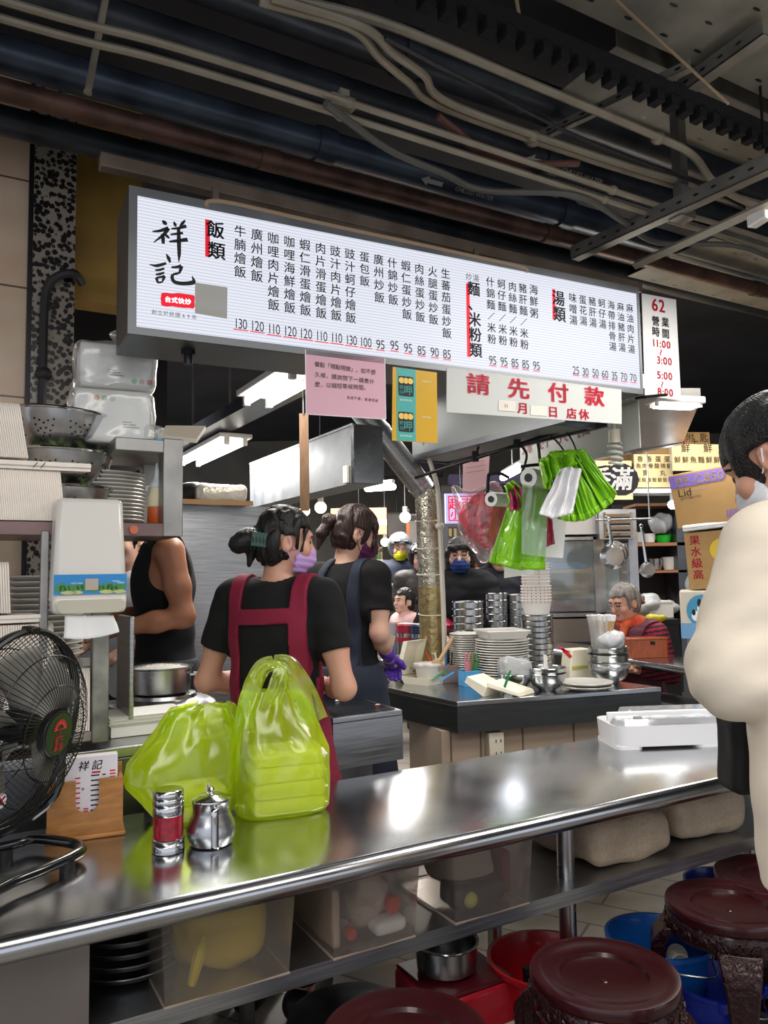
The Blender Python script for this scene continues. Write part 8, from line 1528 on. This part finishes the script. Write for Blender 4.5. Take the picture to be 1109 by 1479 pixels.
lump('yellow_bag', 'yellow bag tucked on top of the dark grey bin', 'bag', P(948, 897, 5.25), (.06, .04, .02), mk('bagyel', '#c9b92f', .4), 3, .012, 40, .008, 0)
# lamps and signs far back
def globe(px, py, Y_, r, lab, m):
    c = P(px, py, Y_); t = thing('lamp_bulb', lab, 'lamp', c); b = MB(); b.ell(c, r, n=16); b.build('bulb_glass', m, t); b = MB(); b.cyl(c + ZZ * r * .8, c + ZZ * (r + .06), r * .5, n=12); b.cyl(c + ZZ * (r + .06), Vector((c.x, c.y, 3.45)), .004, n=6); b.build('socket', grey_plastic, t)
cold = mk('bulb_cold', '#ffffff', .3, emit=('#f4f8ff', 14)); warm = mk('bulb_warm', '#ffffff', .3, emit=('#ffd28a', 16))
globe(971, 729, 5.9, .035, 'bright cold lamp hanging left of the lid carton', cold); globe(463, 733, 6.5, .05, 'warm bulb hanging between the two workers, the larger one', warm); globe(440, 738, 7.2, .05, 'warm bulb glowing just above the head of the worker in the maroon apron', warm); globe(556, 783, 9.0, .05, 'warm bulb above the silver helmet', warm); globe(585, 747, 8.5, .06, 'cold bulb left of the foil-wrapped column', cold); globe(738, 632, 6.5, .05, 'cold lamp glowing below the hanging sign', cold)
t = thing('tube_lamp', 'long cold tube lamp glowing far back behind the hanging bags', 'lamp', P(740, 685, 7.0)); b = MB(); b.cyl(P(726, 690, 7.0), P(752, 676, 6.2), .03, n=10); b.build('tube', cold, t); b = MB(); b.cyl(P(726, 690, 7.0) + ZZ * .05, P(752, 676, 6.2) + ZZ * .05, .02, n=6); b.cyl(t.location, Vector((t.location.x, t.location.y, 3.45)), .005, n=6); b.build('fixture', white_plastic, t)
t = thing('tube_lamp', 'long cold tube lamp glowing behind the square air duct', 'lamp', P(545, 707, 7.5)); b = MB(); b.cyl(P(530, 706, 7.5), P(568, 703, 7.0), .03, n=10); b.build('tube', cold, t); b = MB(); b.cyl(P(530, 706, 7.5) + ZZ * .05, P(568, 703, 7.0) + ZZ * .05, .02, n=6); b.cyl(t.location, Vector((t.location.x, t.location.y, 3.45)), .005, n=6); b.build('fixture', white_plastic, t)
t, w, h = fbox('stall_sign', 'lit lilac stall sign with red framed characters, left of the red string bag', 'sign', 644, 712, 690, 756, 7.0, .05, mk('lilac_lit', '#b9b6e6', .4, emit=('#b9b6ef', .5)), 'sign_panel', 6, up=1); b = MB(); b.tube([Vector((x * w, -.004, z * h)) for x, z in ((.1, .1), (.9, .1), (.9, .9), (.1, .9))], .007, 5, True); b.char('越', Vector((w * .3, -.004, h * .66)), Vector((1, 0, 0)), ZZ, h * .42, .02); b.char('小', Vector((w * .3, -.004, h * .30)), Vector((1, 0, 0)), ZZ, h * .36, .02); b.char('南', Vector((w * .68, -.004, h * .66)), Vector((1, 0, 0)), ZZ, h * .42, .02); b.char('吃', Vector((w * .68, -.004, h * .30)), Vector((1, 0, 0)), ZZ, h * .36, .02); b.build('red_lettering', led_red, t, local=True, smooth=0)
t, w, h = fbox('stall_sign', 'orange lit stall banner behind the ponytail worker', 'sign', 478, 733, 558, 773, 8.2, .05, mk('orange_lit', '#cf7f52', .5, emit=('#d98a5c', .5)), 'sign_panel', 0, up=1, trim=('light_band', .45, 1, .2, mk('band_lit', '#f1c9ae', .5, emit=('#f1c9ae', .6))))
t, w, h = fbox('paper_sign', 'white recycling notice with a blue bar right of the ponytail worker', 'notice', 521, 808, 553, 833, 5.6, .004, paper, 'sheet'); b = MB(); b.add([Vector((.0, -.002, .012)), Vector((w, -.002, .012)), Vector((w, -.002, .04)), Vector((0, -.002, .04))], [(0, 1, 2, 3)]); b.mi = 1
for i, ch in enumerate('餐盤回收區'): b.char(ch, Vector((w * (.14 + .18 * i), -.002, h * .60)), Vector((1, 0, 0)), ZZ, .03, .012)
b.build('print', [mk('bar_blue', '#2c6fc4', .5), mk('ink_grey', '#3c3c42', .5)], t, local=True, smooth=0); b = MB(); b.cyl((w / 2, .004, 0), (w / 2, .004, -1.35 + (1.35 - P(536, 833, 5.6).z)), .008, n=8); b.build('stand', steel, t, local=True)
for x0, y0, x1, y1, Y_, dep, nm, lab, cat, col in ((640, 700, 664, 830, 8.8, .3, 'dark_column', 'dark column behind the lilac stall sign', 'column', '#3a3a3e'), (590, 742, 606, 900, 9.2, .3, 'tall_locker', 'grey door panel between the helmets and the foil-wrapped column', 'panel', '#8e8c88'), (588, 735, 591, 830, 8.9, .05, 'orange_post', 'thin orange post left of the grey door panel', 'post', '#b0653a'), (640, 833, 700, 900, 6.9, .4, 'stall_table', 'pale stall table behind the puffer jackets', 'table', '#a8a79c'), (560, 740, 586, 775, 9.6, .1, 'banner', 'grey banner with a pale swirl behind the rider', 'banner', '#6f6c68'), (520, 790, 552, 900, 8.6, .4, 'drink_shelf', 'lit shelf of drinks left of the rider', 'shelf', '#a38d6c'), (440, 640, 640, 690, 9.5, .2, 'far_beam', 'dark beam far back over the aisle', 'beam', '#38363a'), (650, 680, 900, 700, 9.0, .3, 'awning', 'violet awning edge far back behind the bags', 'awning', '#8d83a8')):
    fbox(nm, lab, cat, x0, y0, x1, y1, Y_, dep, mk('far_' + nm, col, .6, n=(4, .2)), 'body', trim=('edge', .96, 1, .05, mk('far_edge', '#4a4540', .6)), up=nm in ('banner', 'far_beam', 'awning'), dn=nm in ('tall_locker', 'orange_post', 'drink_shelf', 'dark_column'))
random.seed(31)
for i, (x, y) in enumerate(((524, 795), (532, 795), (541, 795), (525, 805), (546, 806))): t = thing('drink_bottle', 'small bottle on the lit drink shelf, %s' % ('upper left', 'upper middle', 'upper right', 'lower left', 'lower right')[i], 'bottle', P(x, y, 8.55)); b = MB(); b.lathe([(.03, 0), (.03, .10), (.012, .13), (.012, .15), (0, .15)], t.location - ZZ * .06, 12); b.build('bottle_body', mk('drink%d' % i, ('#d8791f', '#c9b83a', '#e2a020', '#7f2f28', '#4a6f3a')[i], .3), t); b = MB(); b.cyl(t.location + ZZ * .09, t.location + ZZ * .105, .014, n=10); b.build('cap', white_plastic, t)
for i, (x, y, c_) in enumerate(((668, 812, '#c2332a'), (680, 818, '#b8402f'), (672, 826, '#3c7a34'), (690, 826, '#c7b9a0'))): lump('goods_bag', 'bag of %s goods on the stall table behind the puffer jacket' % ('red', 'dark red', 'green', 'cream')[i], 'bag', P(x, y + 8, 6.85), (.06, .05, .045), mk('goods%d' % i, c_, .4), i, .02, 30, .012, 0, kind='e')
for i, x in enumerate((650, 657)): fbox('picture_card', 'small framed menu picture under the lilac sign, %s' % ('left', 'right')[i], 'picture', x - 3, 761, x + 3.5, 777, 7.0, .01, mk('card_dark', '#3f4638', .5), 'card', trim=('photo', .5, .6, .7, mk('photo_tan', '#b9a471', .5)))
